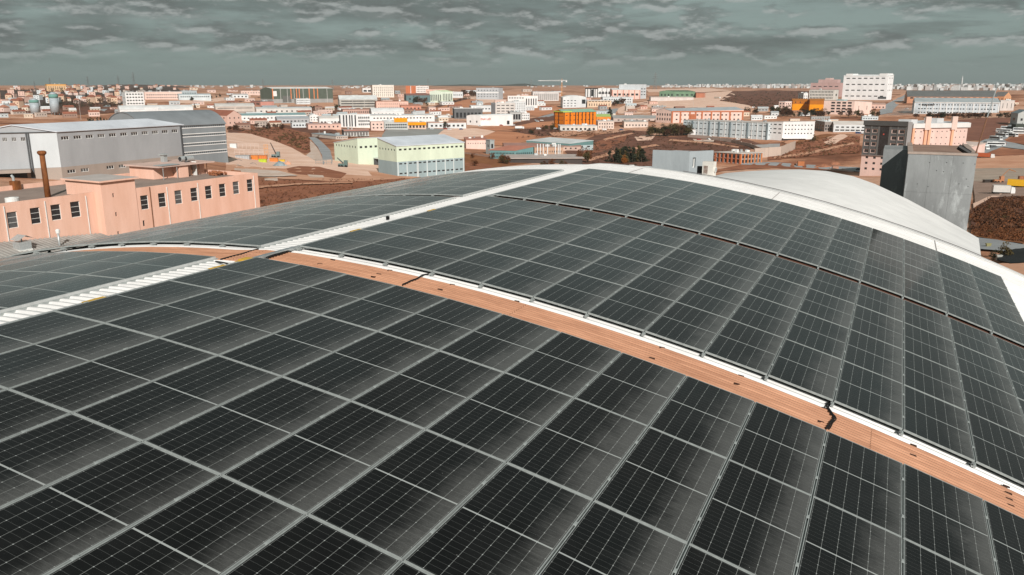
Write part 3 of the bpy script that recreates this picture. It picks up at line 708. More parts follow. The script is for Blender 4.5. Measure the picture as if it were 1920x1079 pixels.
PATCHES = [
 ('field', [(430, 236), (480, 228), (560, 238), (630, 244), (640, 262), (600, 262), (582, 258), (580, 250), (540, 244), (470, 250), (428, 252)], DARKB),
 ('hillside', [(428, 242), (475, 235), (520, 238), (560, 246), (582, 256), (582, 285), (570, 288), (548, 278), (515, 266), (470, 252), (430, 248)], REDB),
 ('earth_bank', [(424, 249), (468, 251), (515, 265), (548, 278), (572, 292), (602, 302), (600, 312), (520, 312), (440, 302), (424, 290)], SAND),
 ('earth_bank', [(582, 264), (592, 274), (602, 290), (606, 302), (590, 302), (574, 292), (582, 285)], WHITEP),
 ('road', [(578, 258), (592, 258), (606, 268), (618, 282), (624, 300), (622, 309), (604, 309), (604, 292), (596, 276)], ASPH),
 ('yard', [(424, 296), (520, 308), (625, 300), (720, 306), (800, 322), (770, 334), (640, 334), (560, 318), (470, 318), (424, 312)], SAND),
 ('field', [(424, 308), (500, 316), (560, 316), (640, 328), (760, 334), (700, 345), (600, 340), (480, 334), (420, 330)], SALMON),
 ('field', [(560, 312), (600, 314), (650, 326), (640, 336), (560, 328), (520, 320)], REDB),
 ('field', [(480, 338), (560, 340), (660, 342), (760, 335), (800, 338), (760, 372), (620, 400), (480, 420), (470, 360)], REDB),
 ('chalk_patch', [(576, 328), (606, 330), (608, 334), (582, 334)], WHITEP),
 ('chalk_patch', [(495, 336), (520, 334), (522, 340), (498, 341)], WHITEP),
 ('earth_track', [(690, 322), (760, 326), (812, 322), (830, 327), (770, 336), (700, 333)], SALMON),
 ('field', [(870, 286), (920, 292), (1000, 297), (1010, 305), (950, 312), (870, 326)], ORG),
 ('field', [(872, 304), (910, 308), (942, 314), (870, 330)], REDB),
 ('ploughed_field', [(862, 262), (900, 255), (935, 247), (985, 250), (1012, 256), (985, 266), (960, 274), (900, 272)], PLOUGH),
 ('pale_field', [(813, 258), (835, 242), (900, 241), (928, 247), (905, 256), (862, 262)], SAND),
 ('grey_yard', [(716, 254), (722, 244), (800, 240), (834, 243), (815, 256), (790, 259), (716, 260)], GREY),
 ('ploughed_field', [(895, 242), (935, 237), (1000, 230), (1040, 229), (1040, 236), (980, 241), (930, 246)], PLOUGH),
 ('ploughed_field', [(784, 215), (810, 205), (840, 194), (862, 186), (892, 187), (902, 193), (880, 206), (850, 217), (815, 222)], PLOUGH),
 ('pale_field', [(868, 184), (895, 179), (945, 183), (942, 190), (905, 195), (895, 188)], SAND),
 ('road', [(806, 223), (815, 216), (850, 217), (860, 221), (840, 222), (825, 221), (815, 226), (825, 230), (808, 229)], ASPH),
 ('hedge_bank', [(785, 210), (815, 199), (868, 184), (880, 186), (840, 196), (812, 206), (790, 214)], DARKB),
 ('ploughed_field', [(575, 199), (600, 192), (636, 186), (638, 198), (610, 204), (580, 204)], SALMON),
 ('field', [(555, 204), (600, 202), (640, 204), (640, 212), (600, 216), (560, 212)], DARKB),
 ('field', [(985, 207), (1030, 198), (1056, 200), (1040, 212), (1010, 219), (990, 216)], PLOUGH),
 ('field', [(950, 236), (1000, 222), (1040, 216), (1042, 226), (1000, 230), (960, 238)], DARKB),
 ('road', [(1000, 224), (1036, 213), (1040, 217), (1005, 228)], ASPH),
 ('field', [(960, 246), (1040, 236), (1075, 244), (1060, 252), (1010, 256), (975, 250)], DARKB),
 ('hillside', [(1085, 268), (1120, 254), (1180, 245), (1215, 247), (1225, 258), (1300, 256), (1400, 262), (1430, 272), (1400, 284), (1340, 290), (1340, 330), (1200, 330), (1080, 306), (1060, 285)], DARKB),
 ('hillside', [(1100, 275), (1150, 254), (1180, 252), (1170, 266), (1130, 285), (1090, 292)], REDB),
 ('bare_ground', [(1190, 258), (1215, 253), (1228, 255), (1222, 264), (1195, 265)], SAND),
 ('bare_ground', [(1156, 205), (1180, 196), (1240, 186), (1290, 178), (1330, 174), (1372, 171), (1378, 178), (1350, 190), (1405, 198), (1412, 204), (1380, 206), (1300, 202), (1260, 205), (1210, 214), (1160, 214)], SAND),
 ('bare_ground', [(1170, 206), (1220, 200), (1260, 203), (1230, 214), (1180, 216)], SALMON),
 ('hillside', [(1172, 200), (1215, 192), (1205, 200), (1180, 206)], DARKB),
 ('bare_ground', [(1212, 174), (1236, 172), (1236, 180), (1214, 180)], SALMON),
 ('dark_field', [(1372, 172), (1440, 170), (1520, 171), (1522, 186), (1470, 202), (1420, 202), (1375, 192), (1350, 189)], DARKB),
 ('road', [(1136, 206), (1160, 204), (1152, 214), (1166, 226), (1150, 226), (1142, 214)], ASPH),
 ('field', [(1340, 320), (1400, 308), (1450, 306), (1560, 300), (1560, 320), (1450, 316), (1350, 322), (1330, 330)], REDB),
 ('road', [(1390, 306), (1440, 305), (1620, 316), (1720, 328), (1720, 336), (1600, 322), (1440, 311), (1390, 310)], ASPH),
 ('hillside', [(1462, 280), (1480, 270), (1540, 262), (1612, 256), (1612, 288), (1560, 290), (1500, 296), (1440, 302), (1440, 290)], REDB),
 ('hillside', [(1466, 268), (1500, 258), (1545, 250), (1570, 250), (1540, 262), (1480, 272)], ORG),
 ('earth_bank', [(1545, 268), (1570, 254), (1582, 252), (1590, 256), (1566, 270), (1552, 272)], SAND),
 ('road', [(1470, 268), (1500, 254), (1545, 247), (1615, 248), (1615, 254), (1545, 252), (1505, 260), (1480, 274)], SALMON),
 ('road', [(1648, 208), (1662, 196), (1690, 181), (1704, 173), (1712, 174), (1700, 184), (1680, 200), (1672, 212), (1650, 216)], ASPH),
 ('yard', [(1672, 186), (1704, 172), (1712, 178), (1700, 190), (1690, 195), (1680, 196)], SALMON),
 ('ploughed_field', [(1790, 226), (1850, 222), (1900, 222), (1880, 240), (1862, 256), (1840, 264), (1790, 264)], earth('brown_plough', (0.27, 0.125, 0.085), (0.19, 0.085, 0.06), 0.05)),
 ('road', [(1830, 268), (1862, 258), (1890, 236), (1908, 226), (1925, 232), (1925, 240), (1900, 252), (1882, 264), (1925, 275), (1925, 282), (1880, 277), (1860, 284), (1840, 292), (1828, 284)], ASPH),
 ('field', [(1884, 266), (1905, 257), (1925, 254), (1925, 273)], REDB),
 ('field', [(1845, 290), (1868, 281), (1925, 283), (1925, 294), (1850, 296)], REDB),
 ('earth_cut', [(1825, 296), (1925, 292), (1925, 318), (1825, 322)], SALMON),
 ('earth_cut', [(1825, 318), (1880, 314), (1925, 316), (1925, 342), (1825, 344)], earth('grey_cut', (0.44, 0.36, 0.29), (0.33, 0.26, 0.21), 0.1)),
 ('yard', [(1825, 342), (1925, 340), (1925, 372), (1870, 372), (1828, 384)], earth('brown_yard', (0.36, 0.25, 0.20), (0.28, 0.19, 0.15), 0.09)),
 ('earth_track', [(1825, 384), (1850, 372), (1880, 364), (1870, 372), (1840, 386), (1825, 396)], SAND),
 ('field', [(1820, 396), (1860, 372), (1925, 370), (1925, 430), (1820, 432)], DARKB),
 ('field', [(1820, 428), (1870, 424), (1925, 420), (1925, 462), (1870, 454), (1820, 445)], ORG),
 ('road', [(1825, 448), (1870, 454), (1925, 464), (1925, 484), (1870, 474), (1825, 470)], ASPH),
 ('yard', [(1865, 500), (1925, 495), (1925, 530), (1870, 520)], SALMON),
 ('hillside', [(0, 196), (60, 200), (150, 196), (210, 192), (232, 200), (215, 212), (150, 216), (60, 214), (0, 214)], DARKB),
 ('hillside', [(0, 170), (90, 168), (200, 164), (330, 164), (345, 175), (232, 178), (230, 196), (120, 200), (0, 200)], earth('hill_scrub', (0.13, 0.085, 0.07), (0.06, 0.045, 0.038), 0.03)),
 ('road', [(187, 207), (196, 200), (206, 194), (212, 194), (204, 202), (196, 210)], ASPH),
 ('field', [(330, 196), (420, 189), (488, 180), (488, 190), (440, 200), (360, 202)], SALMON),
 ('road', [(395, 198), (440, 191), (486, 182), (488, 184), (440, 195), (400, 202)], DARKB),
]
PATCHES += [
 ('earth_track', [(1130, 262), (1160, 255), (1185, 250), (1188, 252), (1162, 258), (1134, 265)], SALMON), ('earth_track', [(1255, 262), (1330, 268), (1385, 276), (1384, 278), (1328, 271), (1254, 265)], SALMON),
 ('earth_bank', [(1100, 300), (1150, 284), (1230, 272), (1236, 274), (1156, 288), (1106, 304)], SALMON), ('earth_track', [(1450, 296), (1520, 285), (1600, 268), (1602, 271), (1524, 289), (1452, 299)], SALMON),
 ('chalk_patch', [(1300, 262), (1340, 264), (1338, 267), (1302, 266)], WHITEP), ('earth_track', [(480, 352), (560, 346), (660, 344), (662, 346), (560, 349), (482, 356)], SALMON),
 ('earth_bank', [(440, 318), (520, 322), (560, 332), (500, 334), (440, 330)], WHITEP), ('pale_field', [(1030, 250), (1075, 246), (1100, 250), (1060, 258), (1036, 256)], SALMON),
 ('pale_field', [(645, 262), (700, 258), (720, 262), (690, 268), (650, 268)], SALMON), ('bare_ground', [(1380, 208), (1460, 204), (1480, 210), (1400, 216)], SALMON),
 ('bare_ground', [(330, 190), (400, 186), (470, 178), (470, 183), (400, 192), (334, 195)], SAND), ('pale_field', [(870, 176), (960, 172), (1060, 173), (1060, 178), (960, 178), (872, 181)], SALMON),
 ('pale_field', [(640, 172), (700, 170), (690, 177), (640, 178)], SALMON), ('pale_field', [(1210, 168), (1330, 166), (1372, 170), (1300, 175), (1215, 173)], SAND)]
for nme, poly, m in PATCHES: patch(nme, poly, m)

# ------------------------------------------------------------------ near buildings: pink works, low grey roof, concrete blocks
PINK = mat('salmon_render', (0.83, 0.53, 0.42), 0.88, 0.1, 0.55, 0, 0.2, 0.05, (0.70, 0.41, 0.30), 9, (1, 1, 0.16)); PINKROOF = mat('pink_works_roof', (0.34, 0.26, 0.22), 0.9, 0.15, 0.3)
def pink_works():
    ZP = -8.7; ZG = -24.5
    A0, B0, M0 = hitz(253, 353.7, ZP), hitz(483, 324.7, ZP), hitz(80, 372.6, ZP); d = (B0-A0).normalized(); n = Vector((d.y, -d.x, 0))
    if n.dot(CAM-A0) < 0: n = -n
    A = M0-d*11; ln = (B0-A).dot(d); wr = (A0-A).dot(n)
    O = Vector((A.x, A.y, ZG)); H = ZP-ZG; root = thing('pink_factory', 'long salmon pink factory with square stair tower and roof hut', 'factory', O)
    def uv(px, py, off=0.0):
        q = ray(px, py); P0 = O+n*off; t = (P0-CAM).dot(n)/q.dot(n); P = CAM+q*t; return (P-O).dot(d), P.z-ZG
    def hole(px, py, w, h, off):
        u0, _ = uv(px-w/2, py, off); u1, _ = uv(px+w/2, py, off); _, z1 = uv(px, py-h/2, off); _, z0 = uv(px, py+h/2, off); return (u0, u1, z0, z1)
    hl = [hole(*q, 0.0) for q in [(24, 413, 20, 31), (67, 405, 19, 31), (105.5, 398.5, 19, 30), (142, 393, 18.5, 30)]]
    hr = [hole(*q, wr) for q in [(271.5, 380, 15, 27), (304.5, 375.5, 14.5, 27), (335, 370, 14, 26), (364.5, 365, 13.5, 25.5), (391.5, 361, 13, 25), (417.5, 357, 12.5, 24.5), (443, 352.5, 12, 24), (469, 348, 11.5, 23.5)]]
    small = [hole(270, 419, 4, 11, wr)]
    ue = uv(252, 400, wr)[0]; uq = uv(188, 345, wr+0.1)[0]; OR = O+n*wr
    mb = MB(); facade(mb, O, d, n, uq+0.5, H, H, hl, 0, (), 0.25)
    facade(mb, OR+d*(ue-0.1), d, n, ln-ue+0.1, H, H, [(q[0]-ue+0.1, q[1]-ue+0.1, q[2], q[3]) for q in hr+small], 0, (), 0.25)
    D = 15.0; C = O-n*D; E = OR+d*ln; F = O+d*ln-n*D
    Z = lambda P, z: (P.x, P.y, P.z+z)
    for a, b in ((E, F), (F, C), (C, O)): mb.add([Z(a, 0), Z(b, 0), Z(b, H), Z(a, H)], [(0, 1, 2, 3)])
    # parapet inner faces and cap
    mb.obox(O, d, n, 0.01, uq, -0.3, -0.02, H-0.7, H+0.002); mb.obox(OR, d, n, ue, ln-0.01, -0.3, -0.02, H-0.7, H+0.002); mb.obox(C, d, n, 0, ln, 0.0, 0.3, H-0.7, H+0.001); mb.obox(O, d, n, ln-0.3, ln-0.02, -D, wr-0.3, H-0.7, H+0.001)
    def pp(name, mb, m, smooth=False): o = part(name, mb, m, root, smooth); o.location = -O; return o
    pp('wall', mb, PINK)
    rb = MB(); rb.obox(O, d, n, 0.3, ln-0.3, -D+0.3, -0.3, H-0.9, H-0.55); rb.obox(O, d, n, ue, ln-0.3, -0.3, wr-0.3, H-0.9, H-0.551); pp('roof', rb, PINKROOF)
    for h in hl: window(root, O, d, n, h, 'bars')
    for h in hr: window(root, OR, d, n, h, 'bars')
    for h in small: window(root, OR, d, n, h, 'plain')
    for px in (8, 86, 164, 285, 317, 375, 480):                       # white and dark downpipes
        off = 0.0 if px < 170 else wr; u, _ = uv(px, 400, off); mb = MB(); mb.obox(O+n*off, d, n, u-0.04, u+0.04, 0.02, 0.1, 0, H-0.3 if px != 285 else H-0.05)
        pp('downpipe', mb, WFRAME if px not in (285,) else mat('rusty_pipe', (0.25, 0.12, 0.07), 0.8, 0.2, 2))
    # stair tower standing forward of the front
    w = wr+0.1; Q = O+d*uq; us = uq; ue = uv(253, 345, w)[0]; HT = height_at(Q+n*w, 342)
    tb = MB(); T0 = Q+n*w; tl = ue-us; back = 5.2
    th = []
    for px, py, a, b in [(212.5, 366.5, 4, 7), (218, 402, 4, 7), (222, 437.5, 4, 6)]:
        u0, z1 = uv(px-a/2, py-b/2, w); u1, z0 = uv(px+a/2, py+b/2, w); th.append((u0-us, u1-us, z0, z1))
    facade(tb, T0, d, n, tl, HT, HT, th, 0, (), 0.3)
    T1, T2, T3 = T0+d*tl, T0+d*tl-n*(w+back), T0-n*(w+back)
    for a, b in ((T1, T2), (T2, T3), (T3, T0)): tb.add([Z(a, 0), Z(b, 0), Z(b, HT), Z(a, HT)], [(0, 1, 2, 3)])
    pp('stair_tower', tb, PINK)
    for h in th: window(root, T0, d, n, h, 'plain')
    tb = MB(); tb.obox(T0, d, n, -0.35, tl+0.35, -(w+back)-0.35, 0.35, HT, HT+0.16); pp('tower_roof', tb, mat('tower_slab', (0.52, 0.47, 0.44), 0.9, 0.12, 0.5))
    tb = MB(); tb.obox(T0, d, n, -0.37, tl+0.37, 0.34, 0.37, HT-0.05, HT+0.13); tb.obox(T0, d, n, -0.37, -0.34, -(w+back)-0.35, 0.34, HT-0.05, HT+0.13); pp('tower_cornice', tb, PINK)
    # roof hut
    zr = ZP-0.55; P1 = hitz(348, 330, zr); u1 = (P1-O).dot(d); w1 = (P1-O).dot(n); S = O+n*w1; ul = u1-reach(P1, -d, 284)*0.92; ur = u1+reach(P1, d, 384)
    HH = height_at(Vector((P1.x, P1.y, zr)), 308); base = H-0.55
    S = Vector((S.x, S.y, ZG+base)); hb = MB(); hm = (ul+ur)/2
    dh = [(u1+0.3, u1+1.2, 0.02, 2.0)]
    facade(hb, S+d*ul, d, n, ur-ul, HH, HH, [(a-ul, b-ul, c, e) for a, b, c, e in dh], 0, (), 0.4)
    q0, q1, q2, q3 = S+d*ul, S+d*ur, S+d*ur-n*5, S+d*ul-n*5
    for a, b in ((q1, q2), (q2, q3), (q3, q0)): hb.add([Z(a, 0), Z(b, 0), Z(b, HH), Z(a, HH)], [(0, 1, 2, 3)])
    hb.obox(S, d, n, hm-1.2, hm+0.3, 0.0, 1.4, 0, HH-0.01)
    pp('roof_hut', hb, PINK)
    hb = MB(); hb.obox(S, d, n, ul-0.5, ur+0.5, -5.5, 1.7, HH, HH+0.18); pp('hut_roof', hb, mat('hut_slab', (0.66, 0.47, 0.40), 0.85, 0.1, 0.5))
    hb = MB(); hb.obox(S, d, n, u1+0.3, u1+1.2, -0.3, -0.26, 0.02, 2.0); pp('doorway', hb, PANE)
    hb = MB(); hb.obox(S, d, n, u1+1.25, u1+1.32, 0.02, 0.9, 0.0, 2.0); pp('hut_door', hb, WFRAME)
    hb = MB()
    for a in (ul+0.3, ul+2.6): hb.obox(S, d, n, a, a+0.07, 1.5, 1.57, 0, 1.9)
    hb.obox(S, d, n, ul, ul+3.0, 0.0, 1.8, 1.9, 1.96); pp('lean_to_canopy', hb, GALV)
    hb = MB()
    for a in (ur-3.0, ur-1.6, ur-0.2): hb.obox(S, d, n, a, a+0.06, 0.7, 0.76, 0, 1.9)
    for z in (0.7, 1.8): hb.obox(S, d, n, ur-3.0, ur-0.15, 0.7, 0.75, z, z+0.06)
    pp('rusty_rack', hb, mat('rusty_pipe', (0.25, 0.12, 0.07)))
    # chimney, tank, ducts and bricks are things of their own
    RU = mat('rusted_steel', (0.34, 0.125, 0.04), 0.75, 0.3, 1.2, 0.25, 0.3, 0.2, (0.12, 0.045, 0.02), 8, (1, 1, 0.4))
    P = hitz(90, 370, zr); hc = height_at(P, 283); t = thing('flue_chimney', 'tall rusty round flue chimney on the pink factory roof', 'chimney', P)
    r = 1.0*reach(P, Vector((RT.x, RT.y, 0)), 95.3)
    mb = MB(); mb.tube([(0, 0, -0.1), (0, 0, hc*0.96)], [r, r*0.86], 16); part('shaft', mb, RU, t, True)
    mb = MB(); mb.tube([(0, 0, hc*0.90), (0, 0, hc*0.945), (0, 0, hc*0.98), (0, 0, hc)], [r*0.9, r*1.5, r*1.5, r*1.0], 10); part('cap', mb, RU, t)
    P = hitz(24, 383, zr); r = reach(P, Vector((RT.x, RT.y, 0)), 36); t = thing('water_tank', 'short white round water tank on the pink factory roof', 'tank', P)
    mb = MB(); mb.tube([(0, 0, 0), (0, 0, r*0.95), (0, 0, r*1.02)], [r, r, r*0.97], 18); part('drum', mb, WFRAME, t); mb = MB(); mb.tube([(0, 0, r*1.02), (0, 0, r*1.1)], [r*0.5, r*0.45], 14); part('lid', mb, WFRAME, t)
    P = hitz(30, 356, zr); t = thing('vent_cowl', 'small rusty box vent at the back of the pink factory roof', 'vent', P); mb = MB(); mb.box(-0.5, 0.5, -0.4, 0.4, 0, 1.1); part('box', mb, RU, t); mb = MB(); mb.tube([(-0.2, 0, 1.1), (-0.2, 0, 1.5), (-0.45, 0, 1.75)], 0.16, 8); part('elbow', mb, GALV, t)
    for k, (px, py, la) in enumerate([(338, 304, 'open dark fan duct lying on the roof hut, left one'), (349, 303.5, 'open dark fan duct lying on the roof hut, right one'), (308, 304, 'square metal air intake standing on the roof hut')]):
        P = hitz(px, py, ZG+base+HH+0.18); t = thing('roof_duct', la, 'duct', P, 'ducts on the roof hut'); mb = MB()
        if k < 2: mb.tube([(0, 0, 0.42), (0.0, 1.2, 0.42)], 0.38, 12); part('drum', mb, GALV, t); mb = MB(); mb.tube([(0, -0.04, 0.42), (0, -0.01, 0.42)], 0.31, 12); part('opening', mb, PANE, t)
        else: mb.box(-0.35, 0.35, -0.3, 0.3, 0, 1.0); part('housing', mb, GALV, t); mb = MB(); mb.box(-0.6, 0.6, -0.5, 0.5, 1.0, 1.15); part('lid', mb, GALV, t)
    BR = mat('brick_pile', (0.42, 0.16, 0.075), 0.9, 0.3, 3)
    for k, (px, py, la) in enumerate([(408, 329, 'loose pile of red bricks on the pink factory roof'), (425, 327, 'stacked row of red bricks, left on the pink roof'), (443, 326, 'stacked row of red bricks, right on the pink roof')]):
        P = hitz(px, py, zr); t = thing('brick_stack', la, 'bricks', P, 'bricks on the pink factory roof')
        if k == 0:
            for i in range(40): inst('brick', cube('brick', BR), t, (random.uniform(-1.3, 1.3), random.uniform(-0.8, 0.8), 0.1+random.random()*0.35), (random.random(), random.random(), random.random()*3), (0.4, 0.2, 0.2))
        else:
            for i in range(6):
                for j in range(2): inst('brick', cube('brick', BR), t, (i*0.27-0.7, 0, 0.12+j*0.25), (0, 0, math.atan2(d.y, d.x)), (0.2, 0.4, 0.22))
    # low corrugated roof between the pink front and the hall
    za = uv(0, 455)[1]; zb_ = uv(178, 439)[1]; ua, ub = uv(0, 455)[0], uv(178, 439)[0]; zf = lambda u: za+(zb_-za)*(u-ua)/(ub-ua)-0.5; zl = ZG+zf(ua)
    L0 = T0+n*0.3; t = thing('low_shed', 'low grey corrugated shed roof between hall and pink factory', 'shed', (O.x, O.y, ZG))
    mb = MB(); u0, u1_, dep = -2.0, uq+3.2, 9.0; nrib = int((u1_-u0)/0.55)
    for k in range(nrib):
        a = u0+k*0.55; P = lambda u, ww, z: (O.x+d.x*u+n.x*ww, O.y+d.y*u+n.y*ww, ZG+z)
        zz = zf(a)
        for f0, f1, g0, g1 in ((0, .3, 0, 0), (.3, .36, 0, .06), (.36, .49, .06, .06), (.49, .55, .06, 0)):
            mb.add([P(a+f0, 0.12, zz+0.5+g0), P(a+f1, 0.12, zz+0.5+g1), P(a+f1, dep, zz-0.9+g1), P(a+f0, dep, zz-0.9+g0)], [(3, 2, 1, 0)])
    o = part('roof_sheet', mb, mat('grey_corrugated', (0.40, 0.385, 0.36), 0.65, 0.18, 0.6, 0.1, stretch=(0.6, 0.6, 1)), t); o.location = -t.location
    mb = MB(); mb.obox(O, d, n, u0, u1_, dep-0.3, dep-0.1, 0, min(zf(u0), zf(u1_))-1.0); mb.obox(O, d, n, u1_-0.2, u1_, 0.12, dep-0.3, 0, zf(u1_)-0.95); o = part('wall', mb, MATS['hall_wall_concrete'], t); o.location = -t.location
    # roof vent and pipe standing on it
    def onshed(px, py):
        w_ = 3.0
        for _ in range(30):
            zc = zl+0.5-1.4*w_/dep; P = hitz(px, py, zc); zc = ZG+zf((P-O).dot(d))+0.5-1.4*w_/dep; P = hitz(px, py, zc); w_ = max(0.2, min(dep, (P-O).dot(n)))
        return P
    P = onshed(43, 469); s = reach(P, RT, 54); h = height_at(P, 453)
    t = thing('roof_vent', 'galvanised box vent with tilted lid on the low grey shed', 'vent', P, None, math.atan2(d.y, d.x))
    mb = MB(); mb.box(-s, s, -s, s, -0.4, h); part('box', mb, GALV, t); mb = MB(); mb.box(-s*1.12, s*1.12, -s*1.12, s*1.12, -0.4, h*0.12); part('base_flashing', mb, WFRAME, t)
    mb = MB(); mb.add([(-s*1.3, -s*1.2, h*1.25), (s*0.2, -s*1.2, h*1.75), (s*0.2, s*1.2, h*1.75), (-s*1.3, s*1.2, h*1.25), (s*1.5, -s*1.2, h*1.3), (s*1.5, s*1.2, h*1.3)], [(0, 1, 2, 3), (1, 4, 5, 2)])
    mb.box(-0.05, 0.05, -0.05, 0.05, h, h*1.7); part('lid', mb, GALV, t)
    P = onshed(112, 462); h = height_at(P, 437); t = thing('vent_pipe', 'thin grey vent pipe with white cap on low shed', 'pipe', P)
    mb = MB(); mb.tube([(0, 0, -0.5), (0, 0, h)], reach(P, RT, 114), 10); part('pipe', mb, GALV, t, True)
    mb = MB(); mb.tube([(0, 0, h-0.05), (0, 0, h+0.3), (0, 0, h+0.42)], [0.2, 0.24, 0.1], 10); part('cap', mb, WFRAME, t)
pink_works()

CONC = mat('cast_concrete', (0.33, 0.338, 0.338), 0.88, 0.14, 0.55, 0, 0.2, 0.12, (0.19, 0.195, 0.195), 10, (1, 1, 0.3))
def blotches(m):
    n, l = nodes(m); b = n['Principled BSDF']; src = b.inputs['Base Color'].links[0].from_socket
    tc = n.new('ShaderNodeTexCoord'); mp = n.new('ShaderNodeMapping'); mp.inputs['Scale'].default_value = (1, 1, 0.4); l.new(tc.outputs['Object'], mp.inputs[0])
    t = n.new('ShaderNodeTexNoise'); t.inputs['Scale'].default_value = 1.9; t.inputs['Detail'].default_value = 9; t.inputs['Roughness'].default_value = 0.72; l.new(mp.outputs[0], t.inputs['Vector'])
    r = n.new('ShaderNodeMapRange'); r.inputs[1].default_value = 0.55; r.inputs[2].default_value = 0.70; r.inputs[4].default_value = 0.75; l.new(t.outputs[0], r.inputs[0])
    x = n.new('ShaderNodeMix'); x.data_type = 'RGBA'; l.new(r.outputs[0], x.inputs[0]); l.new(src, x.inputs[6]); x.inputs[7].default_value = (0.50, 0.52, 0.52, 1); l.new(x.outputs[2], b.inputs['Base Color'])
blotches(CONC)
CONC2 = mat('bare_concrete', (0.50, 0.44, 0.39), 0.9, 0.12, 0.8, 0, 0.2, 0.1)
def concrete_tower():
    Y0 = 29.2; a, b = hity(1704, 283.5, Y0), hity(1832, 294, Y0); zt = (a.z+b.z)/2-0.05; x0, x1 = a.x, b.x; YW = 33.0
    w0 = hity(1657, 280, YW); t = thing('concrete_stair_block', 'big weathered grey concrete stair block behind the white annex roof', 'stair block', (x0, Y0, -46))
    def cp(nm, mb, m): o = part(nm, mb, m, t); o.location = (-x0, -Y0, 46); return o
    mb = MB(); nx, nz = 3, 5; H = zt-(-6.6)
    for i in range(nx):                                              # shutter-cast panels with open joints
        for j in range(4):
            q = 0.003; mb = MB(); mb.box(x0+(x1-x0)*i/nx+q, x0+(x1-x0)*(i+1)/nx-q, Y0-0.02, Y0+0.25, -6.6+H*j/4+q, -6.6+H*(j+1)/4-(q if j < 3 else 0)); cp('cast_panel', mb, CONC)
    mb = MB(); mb.box(x0+0.004, x1-0.004, Y0+0.02, YW+3.0, -46, zt-0.05); cp('wall', mb, CONC)
    mb = MB(); mb.box(w0.x, x0+0.003, YW, YW+3.1, -46, w0.z); cp('side_wing', mb, CONC)
    mb = MB(); mb.box(x0+0.05, x1-0.05, Y0-0.026, Y0+0.1, -46, -6.62); cp('plinth', mb, CONC2)
    mb = MB(); mb.box(x0-0.03, x1+0.03, Y0-0.05, Y0+0.22, zt, zt+0.10); mb.box(x1-0.22, x1+0.03, Y0+0.22, YW+3, zt, zt+0.10); mb.box(x0-0.03, x0+0.2, Y0+0.22, YW+3, zt, zt+0.10); cp('parapet', mb, mat('parapet_concrete', (0.42, 0.33, 0.28), 0.9, 0.15, 1.5))
    mb = MB(); mb.box(x0+0.2, x1-0.22, Y0+0.22, YW+3, zt-0.05, zt+0.0); cp('roof_deck', mb, mat('reddish_deck', (0.33, 0.21, 0.16), 0.9, 0.15, 1.0))
    for px, py in [(1743, 305), (1775, 305), (1806, 306), (1828, 308), (1756, 320), (1812, 336), (1769, 322), (1720, 345), (1798, 345), (1740, 350), (1815, 350)]:
        P = hity(px, py, Y0); inst('tie_hole', cube('tie_hole', PANE), t, (P.x-x0, -0.02, P.z+46), (0, 0, 0), (0.03, 0.03, 0.03))
    mb = MB(); P = hity(1818, 292, Y0+0.6); mb.tube([(P.x-0.5, Y0+0.6, zt+0.35), (P.x, Y0+0.6, zt+0.05)], 0.13, 8); o = part('hose_stub', mb, BLACK); tag(o, 'short black hose stub on top of the concrete stair block', 'hose')
    P = Vector((hity(1829, 292, Y0+0.3).x, Y0+0.3, zt+0.1)); h = height_at(P, 164); t2 = thing('lightning_rod', 'tall thin lightning rod on the concrete stair block', 'lightning rod', P)
    mb = MB(); mb.tube([(0, 0, 0), (0.25, 0, h*0.55)], 0.03, 6); part('lower_mast', mb, mat('rusty_pipe', (0.25, 0.12, 0.07)), t2); mb = MB(); mb.tube([(0.25, 0, h*0.55), (0.45, 0, h)], 0.024, 6); part('upper_mast', mb, GALV, t2)
    mb = MB(); mb.tube([(0.45, 0, h), (0.45, 0, h+0.1), (0.45, 0, h+0.2)], [0.06, 0.1, 0.03], 8); part('tip', mb, GALV, t2)
    # cement splashes are in the material; second block with the air conditioner
    Y1 = 30.5; c = hity(1293, 287, Y1); l = hity(1224, 283, Y1); zb = c.z
    t = thing('concrete_roof_block', 'small pale grey concrete roof block left of the white air conditioner', 'roof block', (c.x, Y1, -46))
    vd = Vector((c.x-CAM.x, c.y-CAM.y, 0)).normalized(); rg = Vector((vd.y, -vd.x, 0)); dR = (rg*math.cos(R_(38))+vd*math.sin(R_(38))); dL = (-rg*math.cos(R_(17))+vd*math.sin(R_(17)))
    P0 = Vector((c.x, Y1, zb)); A = reach(P0, dR, 1338); Bq = reach(P0, dL, 1224); P0.z = -46; PR, PLf = P0+dR*A, P0+dL*Bq; PB = PR+dL*Bq; h = zb+46
    hl = [(A*0.15, A*0.27, h-0.80, h-0.26)]; nR = Vector((dR.y, -dR.x, 0)); nL = Vector((-dL.y, dL.x, 0))
    mb = MB(); facade(mb, P0, dR, nR, A, h, h, hl, 0, (), 0.2); facade(mb, PLf, -dL, nL, Bq, h, h, [], 0)
    for a_, b_ in ((PR, PB), (PB, PLf)): mb.add([(a_.x, a_.y, -46), (b_.x, b_.y, -46), (b_.x, b_.y, zb), (a_.x, a_.y, zb)], [(0, 1, 2, 3)])
    o = part('wall', mb, mat('pale_concrete', (0.40, 0.435, 0.45), 0.88, 0.12, 0.5, 0, 0.2, 0.1, (0.31, 0.34, 0.355), 9, (1, 1, 0.4)), t); o.location = -t.location
    mb = MB()
    for O_, d_, n_, L_ in ((P0, dR, nR, A), (PLf, -dL, nL, Bq)): mb.obox(O_, d_, n_, 0, L_, -0.18, -0.004, h-0.002, h+0.07)
    o = part('coping', mb, MATS['pale_concrete'], t); o.location = -t.location
